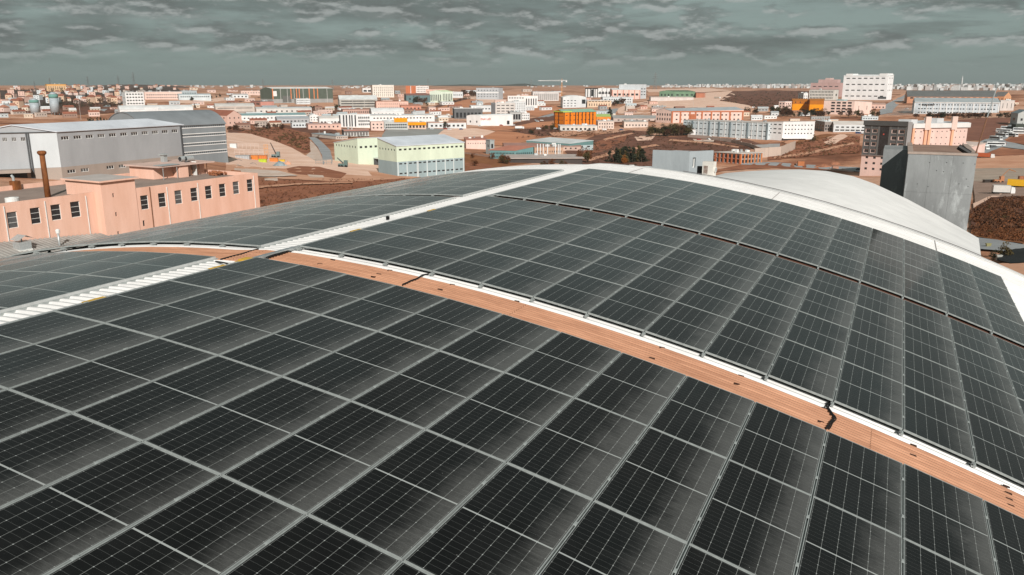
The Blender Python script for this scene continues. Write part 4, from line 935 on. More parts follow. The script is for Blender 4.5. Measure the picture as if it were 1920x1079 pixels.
    mb = MB(); mb.add([(q.x, q.y, zb-0.05) for q in (P0, PR, PB, PLf)], [(0, 1, 2, 3)]); o = part('roof_deck', mb, MATS['reddish_deck'], t); o.location = -t.location
    window(t, P0, dR, nR, hl[0], 'frame')
    # air conditioner
    Ya = 25.3; q = hity(1316, 328, Ya); q2 = hity(1338, 328, Ya); wd = (q2.x-q.x); P = Vector((q.x, Ya, q.z)); h = height_at(P, 303)
    t = thing('air_conditioner', 'white outdoor air conditioner unit beside the concrete roof block', 'air conditioner', P, None, R_(-12))
    AC = mat('ac_casing', (0.74, 0.70, 0.64), 0.5, 0.08, 3); mb = MB(); mb.box(0, wd, 0, wd*0.62, -0.5, h); part('casing', mb, AC, t)
    mb = MB()
    for i in range(3):
        for j in range(6): mb.box(wd*(0.14+i*0.13), wd*(0.14+i*0.13)+wd*0.1, -0.012, -0.002, h*(0.12+j*0.1), h*(0.12+j*0.1)+h*0.065)
    part('louvre', mb, mat('louvre_dark', (0.20, 0.10, 0.07), 0.7), t)
    mb = MB(); mb.tube([(wd+0.003, wd*0.3, h*0.42), (wd*1.12, wd*0.3, h*0.42)], wd*0.24, 16); part('fan_ring', mb, AC, t)
    mb = MB(); mb.tube([(wd*1.121, wd*0.3, h*0.42), (wd*1.14, wd*0.3, h*0.42)], wd*0.18, 14); part('fan_guard', mb, GALV, t)
    mb = MB(); mb.box(-0.3, 0, 0.1, wd*0.5, -0.5, h*0.6); part('duct', mb, BLACK, t)
concrete_tower()

# ------------------------------------------------------------------ the industrial estate
W1 = (0.78, 0.78, 0.77); W2 = (0.66, 0.69, 0.70); BLUE = (0.60, 0.66, 0.68); PK = (0.72, 0.48, 0.40); PK2 = (0.76, 0.57, 0.50); CRM = (0.72, 0.60, 0.48); GR = (0.36, 0.37, 0.37)
DK = (0.09, 0.095, 0.10); BEI = (0.58, 0.50, 0.44); ORA = (0.80, 0.22, 0.015); GRN = (0.66, 0.75, 0.60); RED = (0.45, 0.13, 0.06); RW = (0.74, 0.74, 0.73); RG_ = (0.40, 0.43, 0.44); TEAL = (0.24, 0.36, 0.37); TILE = (0.33, 0.12, 0.075)
b = bld('grey_warehouse', 'big grey warehouse with brown base and a row of triple windows', 'warehouse', (-40, 118, 346), 338, 247, 36, 4, (0.40, 0.415, 0.43), ('gableR', (0.66, 0.69, 0.74), 1.5),
    R=[(0.855, 0.075, 11, 0.62, 0.01, 0.985), (0.16, 0.075, 7, 0.6, 0.02, 0.70, (2, 5)), (0.15, 0.07, 1, 0.3, 0.92, 1.0)], L=[(0.86, 0.075, 9, 0.5, 0.03, 1.0)], bands=[(-0.5, 0.265, (0.40, 0.335, 0.29))], style='triple', over=0.6)
mbx = strip(b, 'pale_panel', 'L', 0.0, 0.36, 0.268, 0.998, (0.60, 0.64, 0.66), 0.03)
for u in (0.365, 0.34): fins(b, 'drainpipe', 'L', [u], 0.25, 0, 0.99, DK, 0.3)
fins(b, 'drainpipe', 'R', [0.997], 0.4, 0, 0.99, DK, 0.3)
strip(b, 'gutter', 'R', 0, 1, 0.985, 1.0, DK, 0.35); strip(b, 'gutter', 'L', 0, 1, 0.985, 1.0, DK, 0.35)
strip(b, 'loading_bay', 'L', 0.42, 0.95, 0.0, 0.2, DK, 0.06); strip(b, 'bay_canopy', 'L', 0.36, 1.0, 0.2, 0.265, (0.36, 0.30, 0.26), 3.0)
b = bld('barrel_roofed_plant', 'dark grey plant with arched roof and four white window bands', 'factory', (206, 272, 427), 303, (238, 239, 232), 33, 57, (0.25, 0.275, 0.29), ('barrelR', (0.23, 0.25, 0.265), 4.2),
    R=[([0.13, 0.40, 0.68, 0.95], 0.05, 22, 0.62, 0.45, 0.985)], L=[(0.9, 0.05, 6, 0.5)], over=0.3)
for z in (0.13, 0.40, 0.68, 0.95): strip(b, 'window_band', 'R', 0.44, 0.995, z+0.03, z+0.055, W1, 0.12); strip(b, 'window_band', 'R', 0.44, 0.995, z-0.055, z-0.03, W1, 0.12)
roofbox(b, 'roof_hatch', 0.05, 0.3, 0.2, 0.7, 1.17, 1.24, (0.30, 0.32, 0.33))
gbase = bld('green_hall', 'pale green and teal hall with white roof, larger right part', 'hall', (710, 745, 871), 331, (259, 275, 268), 30, 60, GRN, ('flat', (0.66, 0.70, 0.76)),
    R=[(0.885, 0.06, 14, 0.55, 0.02, 0.985), (0.41, 0.045, 14, 0.62, 0.02, 0.985), (0.08, 0.05, 14, 0.62, 0.02, 0.985)], L=[(0.87, 0.06, 6, 0.4)], bands=[(-0.5, 0.48, (0.33, 0.42, 0.44))], eave=0.25)
fins(gbase, 'pilaster', 'R', [0.012, 0.14, 0.285, 0.30, 0.43, 0.565, 0.70, 0.83, 0.985], 0.3, -0.1, 0.478, (0.62, 0.68, 0.68), 0.15)
g2 = bld('green_hall_wing', 'pale green left wing of the green hall with loading canopy', 'hall', (628, 672, 712), 309, (268, 260, 258), 30, 60, GRN, ('flat', (0.66, 0.70, 0.76)), R=[(0.66, 0.08, 4, 0.5)], L=[(0.66, 0.08, 8, 0.4)], eave=0.2)
strip(g2, 'loading_canopy', 'R', 0.7, 2.2, 0.20, 0.235, (0.62, 0.66, 0.62), 5.0); strip(g2, 'loading_dock', 'R', 0.72, 1.12, -0.05, 0.19, DK, 1.2); strip(g2, 'dock_platform', 'R', 0.0, 2.4, -0.5, -0.12, (0.40, 0.46, 0.47), 8.0)
bld('tile_roof_shed', 'flat grey roof shed with skylight left behind the green hall', 'shed', (585, 630, 652), 262, 256, 25, None, BEI, ('flat', (0.36, 0.40, 0.42)), R=[(0.5, 0.3, 5, 0.5)])
# ---- left side, behind the grey warehouse
bld('apartment_block', 'orange and white apartment block on the left skyline', 'apartment block', (86, 89, 125), 172, 158.5, 6, None, (0.80, 0.52, 0.30), ('flat', (0.72, 0.32, 0.08)), R=[([0.18, 0.4, 0.62], 0.12, 8, 0.5)], bands=[(0.8, 1.1, (0.78, 0.40, 0.12))], depth=14)
bld('white_office', 'white four storey building beyond the barrel roofed plant', 'office', (231, 237, 272), 200, 173.5, 12, None, W1, ('flat', RW), R=[([0.2, 0.42, 0.64, 0.86], 0.09, 6, 0.6)], L=[([0.3, 0.6], 0.12, 2, 0.4)])
b = bld('white_long_works', 'white long works with stepped front and curved roof behind grey plant', 'factory', (222, 226, 363), 219, 206, 4, None, W1, ('barrelR', RW, 3.0), R=[(0.62, 0.14, 12, 0.55, 0.0, 0.98), (0.12, 0.1, 12, 0.5, 0.0, 0.98)], depth=40)
strip(b, 'tall_front', 'R', 0.33, 0.52, 0.0, 1.25, W1, 1.0); strip(b, 'tall_front', 'R', 0.88, 1.0, 0.0, 1.2, W1, 1.0)
bld('pale_long_block', 'long pale pink block with flat roof near left skyline', 'factory', (269, 272, 342), 187, 172.5, 3, None, PK2, ('flat', RG_), R=[([0.25, 0.6], 0.14, 16, 0.5)], depth=30)
bld('blue_grey_block', 'grey blue block right of the long pale pink block', 'factory', (338, 341, 370), 184, 170.5, 5, None, (0.42, 0.48, 0.50), ('flat', RG_), R=[([0.3, 0.65], 0.12, 6, 0.5)], depth=30)
bld('light_blue_shed', 'light blue low shed below the grey blue block', 'shed', (333, 336, 396), 188, 178, 4, None, BLUE, ('gableR', (0.55, 0.64, 0.66), 1.2), R=[(0.6, 0.2, 14, 0.6)], depth=25)
bld('beige_arched_shed', 'beige shed with arched pale roof right of white long works', 'shed', (402, 405, 478), 214, 200, 3, None, BEI, ('barrelR', (0.66, 0.62, 0.58), 2.6), R=[([0.2, 0.75], 0.08, 2, 0.95)], depth=40)
bld('pink_tiled_house', 'pink building with red brown hipped roof beside the grey plant', 'building', (383, 427, 454), 237, 217, 30, None, PK, ('gableL', TILE, 3.5), R=[([0.3, 0.75], 0.14, 3, 0.25)], L=[([0.3, 0.75], 0.14, 5, 0.25)])
bld('teal_roof_sheds', 'long low shed with teal roof left of the beige striped factory', 'shed', (446, 450, 575), 226, 217, 4, None, W1, ('gableR', (0.28, 0.42, 0.42), 1.4), R=[(0.4, 0.25, 16, 0.4)], depth=35)
bld('long_low_pale_shed', 'long pale low shed under the dark green hangar', 'shed', (478, 481, 585), 213, 204, 3, None, (0.62, 0.60, 0.57), ('gableR', (0.66, 0.66, 0.65), 1.2), R=[(0.4, 0.3, 10, 0.3)], depth=30)
bld('pink_shop', 'small pink shed with dark lean-to left of hangar base', 'shed', (470, 489, 514), 200, 191, 15, None, (0.55, 0.27, 0.22), ('flat', (0.18, 0.16, 0.16)), L=[(0.5, 0.4, 2, 0.7)])
bld('small_grey_shed', 'small pale shed on the slope left of hangar', 'shed', (433, 436, 466), 184, 178, 5, None, W2, ('gableR', (0.58, 0.55, 0.54), 1.5), R=[(0.4, 0.4, 4, 0.4)], depth=20)
bld('far_pink_row', 'low pale pink building row on left skyline near hangar', 'building', (449, 452, 490), 178, 171, 3, None, PK2, ('flat', PK2), R=[(0.5, 0.2, 7, 0.4)], depth=25)
b = bld('hangar', 'huge dark green hangar with white roof and orange corner strips', 'hangar', (489, 512, 625), 194, (168.5, 166.5, 166), 14, 60, (0.105, 0.125, 0.10), ('gableR', (0.80, 0.78, 0.75), 3.0), bands=[(-0.5, 0.28, (0.34, 0.34, 0.33))])
fins(b, 'corner_strip', 'R', [0.005, 0.30, 0.39, 0.435, 0.60, 0.68, 0.74], 1.2, 0.28, 1.0, (0.72, 0.24, 0.10), 0.5); fins(b, 'downpipe', 'R', [0.13, 0.24, 0.35, 0.5, 0.9], 0.6, 0.0, 1.0, (0.5, 0.5, 0.48), 0.5)
strip(b, 'white_panel', 'R', 0.012, 0.07, 0.48, 0.83, W1, 0.3); strip(b, 'hangar_door', 'R', 0.16, 0.3, 0.05, 0.5, (0.15, 0.15, 0.14), 0.15)
bld('blue_white_offices', 'pale blue two part office below the dark hangar', 'office', (552, 556, 582), 196, 186, 5, None, W2, ('flat', W1), R=[([0.3, 0.7], 0.15, 10, 0.5)], depth=20)
bld('pale_blue_hall', 'pale blue hall with ribbon windows right of the two part office', 'hall', (566, 570, 622), 193, 179, 6, None, BLUE, ('flat', W1), R=[([0.3, 0.75], 0.1, 10, 0.65)], depth=25)
b = bld('beige_striped_factory', 'beige striped factory with wide white pitched roof', 'factory', (634, 637, 708), 203, 187, 4, None, (0.48, 0.46, 0.42), ('gableR', (0.74, 0.75, 0.74), 5.0), R=[([0.2, 0.5, 0.8], 0.12, 3, 0.96)], depth=60)
bld('white_hotel', 'tall cream block with a regular window grid on the skyline', 'office', (696, 699, 739), 183, 160, 5, None, (0.80, 0.74, 0.66), ('flat', W1), R=[([0.12, 0.26, 0.4, 0.54, 0.68, 0.82], 0.06, 10, 0.42)], depth=20)
bld('white_brown_gatehouse', 'small white building with brown window bays left of cream block', 'building', (678, 680, 698), 174, 166, 4, None, W1, ('flat', W1), R=[(0.4, 0.45, 2, 0.75)], depth=15)
bld('salmon_long_block', 'long salmon block with red trim below the cream block', 'building', (703, 706, 766), 206, 191, 3, None, PK, ('flat', (0.55, 0.30, 0.22)), R=[([0.3, 0.7], 0.1, 14, 0.35)], depth=25)
bld('red_roofed_cluster', 'red roofed low building right of the long salmon block', 'building', (746, 752, 790), 207, 199, 8, None, (0.60, 0.28, 0.20), ('gableR', (0.50, 0.22, 0.15), 1.6), R=[(0.4, 0.35, 5, 0.4)], depth=20)
bld('brown_roof_terrace', 'long brown roofed block behind the black and white striped building', 'building', (640, 643, 696), 214, 206, 3, None, (0.55, 0.36, 0.30), ('flat', (0.35, 0.18, 0.13)), R=[(0.4, 0.5, 14, 0.4)], depth=20)
b = bld('white_barrel_hall', 'white hall with rounded roof left of the long white works', 'hall', (693, 697, 758), 220, 210, 4, None, W1, ('barrelR', (0.80, 0.80, 0.79), 3.5), R=[(0.6, 0.16, 8, 0.25)], depth=30)
bld('white_ribbon_works', 'long white works with a row of dark windows, mid view', 'factory', (690, 694, 815), 228, 217.5, 3, None, W1, ('flat', RW), R=[(0.55, 0.22, 18, 0.5)], depth=30)
b = bld('striped_white_office', 'white office with bold black vertical stripes', 'office', (637, 671, 695), 240, 215, 10, 12, W1, ('flat', W2), R=[([0.25, 0.5, 0.75], 0.15, 6, 0.62)])
fins(b, 'dark_stripe', 'L', [0.12, 0.30, 0.42, 0.60, 0.76, 0.97], 0.95, 0.1, 0.95, (0.05, 0.05, 0.055), 0.3); fins(b, 'white_fin', 'L', [0.2, 0.36, 0.5, 0.68, 0.86], 0.7, 0.0, 0.98, W1, 0.6)
bld('white_sheds_mid', 'pair of white sheds left of the striped office', 'shed', (596, 599, 640), 234, 222, 6, None, W1, ('gableR', (0.70, 0.66, 0.62), 1.5), R=[(0.35, 0.25, 6, 0.6)], depth=25)
bld('grey_sheds_mid', 'grey sheds in front of the teal roofed shed', 'shed', (516, 520, 580), 232, 223, 5, None, (0.45, 0.46, 0.47), ('gableR', (0.44, 0.46, 0.48), 1.6), R=[(0.4, 0.35, 8, 0.5)], depth=30)
bld('white_gable_house', 'white gable house with dark windows right of grey sheds', 'building', (578, 581, 598), 229, 217, 6, None, W1, ('gableL', W2, 1.5), R=[([0.3, 0.7], 0.14, 3, 0.4)], depth=15)
bld('salmon_low_shed', 'low salmon shed in front of the pair of white sheds', 'shed', (574, 578, 640), 243, 234, 4, None, PK, ('flat', (0.60, 0.40, 0.35)), R=[(0.5, 0.35, 7, 0.3)], depth=18)
bld('pale_workshop', 'pale workshop with ribbon window above the brown hill', 'shed', (545, 548, 578), 240, 231, 5, None, W2, ('flat', RW), R=[(0.5, 0.3, 5, 0.6)], depth=20)
def slab_frame(b):
    P = b
    for k in range(9):
        fins(b, 'column', 'R', [0.03+k*0.117], 0.7, 0.02, 0.62, (0.5, 0.5, 0.48), 0.8)
b = bld('unfinished_building', 'unfinished concrete frame building below the striped office', 'building site', (641, 645, 692), 256, 245, 6, None, (0.16, 0.14, 0.13), ('flat', (0.36, 0.30, 0.27)), depth=22); slab_frame(b)
strip(b, 'floor_slab', 'R', 0, 1, -0.02, 0.05, (0.62, 0.62, 0.6), 1.6); strip(b, 'parapet', 'R', 0, 1, 0.9, 1.15, (0.4, 0.22, 0.18), 0.4)
b = bld('grey_office_orange_canopy', 'grey office with strip windows and orange signboard', 'office', (717, 721, 765), 243, 229, 4, None, (0.52, 0.53, 0.51), ('flat', RW), R=[([0.25, 0.6], 0.2, 10, 0.75)], depth=22)
strip(b, 'signboard', 'R', 0.42, 0.98, 0.95, 1.5, (0.85, 0.32, 0.01), 0.6)
b = bld('orange_canopy_shop', 'shop with long orange fascia right of the grey office', 'shop', (762, 765, 799), 242, 231, 4, None, (0.70, 0.50, 0.40), ('flat', (0.66, 0.55, 0.48)), R=[(0.35, 0.4, 5, 0.6)], depth=18)
strip(b, 'fascia', 'R', 0, 1, 0.62, 1.12, (0.85, 0.32, 0.01), 0.8)
bld('orange_white_flats', 'narrow pink house with orange door strip near striped office', 'building', (694, 696, 720), 245, 229, 6, None, PK2, ('flat', PK2), R=[([0.3, 0.7], 0.16, 3, 0.4)], depth=15)
b = bld('red_white_block', 'red and white block on the skyline right of cream block', 'office', (761, 780, 804), 176, 161.5, 18, 30, (0.80, 0.76, 0.73), ('flat', (0.66, 0.34, 0.24)), R=[([0.3, 0.55, 0.8], 0.1, 8, 0.5)]); strip(b, 'red_cladding', 'L', 0.0, 1.0, 0.0, 1.0, (0.62, 0.20, 0.09), 0.2); fins(b, 'white_fin', 'L', [0.5], 1.5, 0.0, 1.0, W1, 0.5)
bld('salmon_skyline_sheds', 'low salmon sheds behind the green glass office', 'shed', (796, 799, 836), 176, 168, 3, None, PK, ('gableR', (0.62, 0.36, 0.26), 1.5), R=[(0.4, 0.3, 8, 0.4)], depth=25)
b = bld('dark_teal_hall', 'dark teal hall left of the pale green office', 'hall', (758, 762, 807), 193, 179, 4, None, (0.13, 0.20, 0.21), ('gableR', (0.32, 0.15, 0.12), 2.4), R=[(0.5, 0.2, 4, 0.3)], depth=30)
b = bld('pale_green_office', 'pale green office with tall dark arched windows', 'office', (806, 829, 849), 193, 172, 16, 12, (0.66, 0.74, 0.62), ('gableR', (0.52, 0.64, 0.42), 2.0), R=[(0.5, 0.6, 6, 0.4)], L=[(0.45, 0.55, 6, 0.45)])
bld('pale_sheds_skyline', 'pale low shed right of the pale green office', 'shed', (846, 849, 868), 184, 173, 4, None, W2, ('flat', RW), R=[(0.5, 0.2, 5, 0.5)], depth=20)
b = bld('grey_white_striped_block', 'grey block with white stripe and dark roof on skyline', 'office', (893, 935, 943), 187, 165, 60, 8, (0.44, 0.46, 0.48), ('flat', (0.10, 0.11, 0.11)), L=[([0.25, 0.45, 0.78], 0.07, 7, 0.35)]); strip(b, 'white_stripe', 'L', 0, 1, 0.55, 0.63, W1, 0.3)
b = bld('dark_glass_works', 'dark works with glass entrance left of grey office', 'factory', (849, 852, 905), 223, 204, 4, None, (0.14, 0.145, 0.15), ('flat', RW), R=[(0.35, 0.5, 7, 0.6)], depth=30)
bld('white_works_back', 'white flat block behind the dark glass works', 'factory', (880, 883, 922), 210, 199, 4, None, W2, ('flat', RW), R=[(0.5, 0.2, 6, 0.5)], depth=25)
b = bld('beige_ribbon_office', 'beige office with ribbon windows and dark end wall', 'office', (921, 929, 966), 219, 193.5, 10, 40, (0.62, 0.58, 0.55), ('flat', W1), R=[([0.2, 0.4, 0.6, 0.82], 0.06, 4, 0.7)]); strip(b, 'dark_end_wall', 'L', 0, 1, 0, 1.0, (0.22, 0.225, 0.235), 0.2)
bld('dotted_office', 'pale office with small square windows right of beige office', 'office', (948, 963, 986), 212, 191, 20, 30, W2, ('flat', RW), R=[([0.2, 0.4, 0.6, 0.8], 0.08, 5, 0.3)], L=[([0.2, 0.4, 0.6, 0.8], 0.08, 4, 0.4)])
b = bld('white_sign_hall', 'white hall with red lettering on its front', 'hall', (875, 901, 962), 236, (218, 218, 216), 8, 35, (0.80, 0.79, 0.78), ('barrelR', W1, 1.2), R=[(0.3, 0.4, 1, 0.8, 0.80, 0.9)], L=[(0.4, 0.2, 2, 0.2)])
sign(b, 'R', 'Dolt LtD', 0.16, 0.68, 3.2, (0.55, 0.10, 0.06), 0.4)
bld('grey_glass_workshop', 'grey workshop with tall glass front right of white sign hall', 'workshop', (952, 956, 977), 228, 211, 5, None, (0.48, 0.48, 0.47), ('flat', (0.40, 0.39, 0.38)), R=[(0.5, 0.6, 4, 0.8)], depth=20)
bld('white_small_office', 'small white office beside the glass workshop', 'office', (975, 978, 993), 226, 213, 6, None, W1, ('flat', (0.66, 0.55, 0.5)), R=[([0.3, 0.7], 0.18, 4, 0.45)], depth=14)
bld('low_white_depot', 'low white depot with red trim in front of sign hall', 'depot', (800, 803, 874), 240, 231, 4, None, W2, ('flat', (0.62, 0.38, 0.30)), R=[(0.4, 0.4, 8, 0.5)], depth=16)
# ---- centre right
b = bld('tall_window_office', 'white office with tall dark vertical windows left of grey flats', 'office', (952, 984, 1008), 203, 180, 12, 12, W1, ('flat', (0.60, 0.34, 0.22)), R=[(0.5, 0.55, 5, 0.45)], L=[(0.82, 0.08, 6, 0.6)])
bld('grey_flats', 'pale grey and pink flats behind the tall windowed office', 'flats', (996, 999, 1048), 190, 172.5, 3, None, (0.66, 0.63, 0.61), ('flat', W2), R=[(0.45, 0.7, 12, 0.35)], depth=22)
b = bld('grey_arch_block', 'pale grey block with arched roof and dark square opening', 'office', (1051, 1055, 1099), 203, 183, 4, None, W2, ('barrelL', W1, 2.6), R=[([0.2, 0.45, 0.7], 0.07, 4, 0.5, 0.0, 0.6), (0.6, 0.4, 1, 0.85, 0.8, 0.98)], depth=25)
bld('cream_column_hall', 'cream hall with columned front right of the arched grey block', 'hall', (1098, 1101, 1146), 202, 189, 3, None, (0.72, 0.55, 0.40), ('flat', W2), R=[(0.86, 0.1, 7, 0.75), (0.4, 0.35, 9, 0.3)], depth=25)
b = bld('black_framed_hall', 'white hall outlined by black frames with arched front on skyline', 'hall', (1097, 1121, 1146), 183, 166, 12, 10, W1, ('flat', (0.45, 0.47, 0.48)), R=[(0.5, 0.3, 4, 0.5)], L=[(0.5, 0.75, 1, 0.9, 0.35, 0.55)])
fins(b, 'black_frame', 'L', [0.02, 0.22, 0.34, 0.58, 0.8, 0.99], 1.2, 0, 1.0, (0.03, 0.03, 0.03), 0.5); strip(b, 'black_frame', 'L', 0, 1, 0.93, 1.02, (0.03, 0.03, 0.03), 0.5); fins(b, 'black_frame', 'R', [0.3, 0.65, 0.98], 0.8, 0, 1.0, (0.03, 0.03, 0.03), 0.5); strip(b, 'black_frame', 'R', 0, 1, 0.45, 0.52, (0.03, 0.03, 0.03), 0.5)
b = bld('pink_framed_hall', 'pale pink hall with red frames and white roof', 'hall', (1143, 1147, 1200), 188, 169, 4, None, PK2, ('gableR', (0.78, 0.75, 0.73), 3.0), R=[(0.55, 0.2, 6, 0.6)], depth=30); fins(b, 'red_frame', 'R', [0.01, 0.2, 0.4, 0.6, 0.8, 0.99], 0.9, 0, 1.0, (0.60, 0.22, 0.15), 0.4)
b = bld('grey_tower_hall', 'tall pale grey hall with white roof behind the pink framed hall', 'hall', (1160, 1200, 1211), 186, 159, 50, 8, (0.55, 0.58, 0.60), ('flat', W1), R=[([0.3, 0.5, 0.7], 0.06, 2, 0.6)])
bld('grey_works_row', 'pale grey works row with dark door below the pink framed hall', 'factory', (1126, 1130, 1186), 196, 183, 4, None, W2, ('flat', W2), R=[([0.35, 0.7], 0.15, 12, 0.5), (0.3, 0.55, 1, 0.8, 0.40, 0.52)], depth=18)
b = bld('orange_factory', 'bright orange factory with dark vertical slots and lime roof', 'factory', (1039, 1056, 1117), 241, 211, 38, 52, ORA, ('gableR', (0.27, 0.46, 0.34), 2.2), R=[([0.15, 0.5, 0.8], 0.04, 8, 0.5)], L=[([0.25, 0.5, 0.75], 0.04, 4, 0.6)], over=0.6)
fins(b, 'dark_slot', 'R', [0.02, 0.2, 0.37, 0.45, 0.57, 0.68, 0.8, 0.9], 0.9, 0.0, 0.99, (0.05, 0.03, 0.02), 0.2); fins(b, 'dark_slot', 'L', [0.5, 0.98], 0.9, 0, 0.99, (0.05, 0.03, 0.02), 0.2)
roofbox(b, 'lime_verge', -0.02, 0.25, -0.02, 1.02, 1.005, 1.06, (0.50, 0.62, 0.10))
bld('orange_annex', 'lower orange annex with lime canopy right of orange factory', 'factory', (1114, 1118, 1145), 232, 219, 6, None, (0.75, 0.26, 0.05), ('gableR', (0.42, 0.56, 0.18), 2.0), R=[(0.4, 0.4, 4, 0.4)], depth=18)
bld('beige_offices_low', 'low beige offices with square dark windows below orange annex', 'office', (1117, 1121, 1151), 243, 228, 5, None, (0.68, 0.55, 0.48), ('flat', (0.66, 0.6, 0.56)), R=[([0.3, 0.7], 0.18, 6, 0.4)], depth=20)
bld('beige_flat_works', 'long beige flat works beside the low beige offices', 'factory', (1166, 1170, 1215), 240, 229, 4, None, (0.68, 0.57, 0.50), ('flat', (0.50, 0.45, 0.41)), R=[(0.45, 0.25, 7, 0.4)], depth=30)
bld('beige_back_roofs', 'broad grey brown roofs behind the beige works', 'factory', (1145, 1150, 1250), 229, 222, 3, None, (0.56, 0.46, 0.41), ('gableR', (0.44, 0.42, 0.40), 1.8), R=[(0.5, 0.3, 8, 0.3)], depth=35)
bld('cream_depot', 'cream depot with white awning near the orange factory base', 'depot', (1046, 1050, 1120), 246, 237, 5, None, (0.66, 0.62, 0.57), ('flat', RW), R=[(0.4, 0.4, 8, 0.5)], depth=14)
b = bld('pink_brick_works', 'long pink works with red frames and grey roof', 'factory', (1229, 1259, 1393), 231, (207, 209, 206), 14, 40, PK2, ('gableR', (0.36, 0.40, 0.42), 2.0), R=[([0.3, 0.68], 0.12, 16, 0.42)], L=[([0.3, 0.7], 0.2, 6, 0.5)])
fins(b, 'red_frame', 'R', [0.005, 0.12, 0.25, 0.33, 0.42, 0.55, 0.68, 0.81, 0.99], 1.3, 0, 1.0, (0.46, 0.16, 0.08), 0.5); strip(b, 'red_frame', 'R', 0, 1, 0.94, 1.02, (0.50, 0.17, 0.085), 0.7); strip(b, 'red_balcony', 'R', 0.26, 0.33, 0.25, 0.75, (0.46, 0.16, 0.08), 0.9)
b = bld('pale_blue_long_works', 'very long pale blue works with window grid, right of centre', 'factory', (1280, 1437, 1466), 263, 231.5, 50, 30, BLUE, ('flat', (0.62, 0.58, 0.54)), L=[([0.22, 0.5, 0.84], 0.05, 20, 0.62, 0.0, 1.0)], R=[([0.3, 0.55, 0.82], 0.05, 3, 0.5)])
fins(b, 'pilaster', 'L', [0.0, 0.22, 0.42, 0.55, 0.67, 0.88], 1.1, 0, 1.0, (0.22, 0.27, 0.29), 0.5); fins(b, 'pale_pilaster', 'L', [0.05, 0.11, 0.17, 0.28, 0.35, 0.48, 0.61, 0.74, 0.81, 0.94], 0.5, 0, 1.0, W1, 0.3)
b = bld('white_corner_works', 'white three storey works at the end of the pale blue works', 'factory', (1437, 1466, 1525), 264, (229, 229, 228), 22, 30, (0.80, 0.79, 0.78), ('flat', (0.60, 0.55, 0.51)), R=[([0.38, 0.6, 0.82], 0.06, 9, 0.4)], L=[([0.4, 0.62, 0.85], 0.06, 3, 0.6)]); strip(b, 'loading_band', 'R', 0, 0.75, -0.1, 0.1, (0.1, 0.1, 0.1), 0.3); strip(b, 'loading_canopy', 'R', 0, 0.75, 0.1, 0.14, W1, 2.5)
bld('brown_frame_building', 'building behind with dark brown grid front right of white works', 'building', (1527, 1545, 1560), 248, 229, 15, None, (0.30, 0.26, 0.24), ('flat', RW), R=[([0.3, 0.6], 0.2, 3, 0.6)], L=[([0.3, 0.6], 0.2, 4, 0.6)])
bld('white_low_works', 'low white works with wide pale roof left of dark pink block', 'factory', (1558, 1562, 1625), 249, 233, 6, None, W2, ('gableR', (0.70, 0.64, 0.59), 2.0), R=[(0.65, 0.15, 6, 0.55), (0.3, 0.15, 6, 0.8)], depth=40)
b = bld('columned_red_building', 'small two storey building with red columns and flat pale roof', 'building', (1341, 1388, 1427), 308, 289, 40, 30, (0.32, 0.30, 0.29), ('flat', (0.66, 0.58, 0.52)), R=[([0.25, 0.7], 0.3, 6, 0.6)], L=[([0.25, 0.7], 0.3, 6, 0.65)], over=0.9)
fins(b, 'red_column', 'L', [0.01, 0.17, 0.34, 0.5, 0.67, 0.83, 0.99], 0.75, 0, 1.0, (0.46, 0.14, 0.06), 0.5); fins(b, 'red_column', 'R', [0.01, 0.17, 0.34, 0.5, 0.67, 0.83, 0.99], 0.6, 0, 1.0, (0.62, 0.22, 0.08), 0.5); strip(b, 'floor_band', 'L', 0, 1, 0.44, 0.5, (0.30, 0.10, 0.05), 0.3); roofbox(b, 'chimney', 0.3, 0.38, 0.4, 0.5, 1.0, 1.35, W1)
b = bld('teal_trim_warehouse', 'low grey warehouse with dark teal roof trim, centre', 'warehouse', (987, 1068, 1112), 283, (264, 270, 264), 32, 22, (0.46, 0.54, 0.55), ('flat', (0.62, 0.65, 0.65)), L=[(0.55, 0.12, 10, 0.4)], R=[(0.5, 0.2, 3, 0.4)], bands=[(0.72, 1.2, (0.13, 0.24, 0.235))], eave=0.2)
b = bld('teal_glass_office', 'teal glass office with red flat roof behind the hall verge', 'office', (919, 966, 1000), 300, (282, 283, 275), 18, 8, (0.14, 0.26, 0.26), ('flat', (0.40, 0.17, 0.12)), L=[([0.3, 0.7], 0.16, 16, 0.55)], R=[([0.3, 0.7], 0.16, 8, 0.55)], over=0.6); 
bld('long_red_shed', 'long low shed with red brown roof behind the teal glass office', 'shed', (942, 946, 1090), 282, 275, 3, None, (0.58, 0.42, 0.35), ('gableR', (0.40, 0.22, 0.18), 1.2), R=[(0.4, 0.4, 14, 0.3)], depth=14)
b = bld('orange_piped_plant', 'sandy orange plant with upright white pipes beside teal office', 'plant', (998, 1002, 1056), 299, 277, 6, None, (0.52, 0.33, 0.23), ('flat', (0.44, 0.3, 0.24)), R=[([0.3, 0.65], 0.15, 12, 0.35)], depth=12); fins(b, 'upright_pipe', 'R', [0.1, 0.2, 0.3, 0.45, 0.72, 0.82, 0.88], 0.35, 0, 1.3, W1, 0.6)
bld('open_market_shed', 'long flat open sided shed full of goods behind hall verge', 'shed', (950, 954, 1092), 306, 298, 3, None, (0.07, 0.06, 0.055), ('flat', (0.52, 0.44, 0.40)), depth=16, over=1.0)
bld('pale_lowrise_left', 'pink white low hall right of the green hall', 'hall', (870, 874, 914), 279, 263, 3, None, PK2, ('flat', (0.50, 0.22, 0.16)), R=[([0.6], 0.12, 8, 0.3)], depth=14)
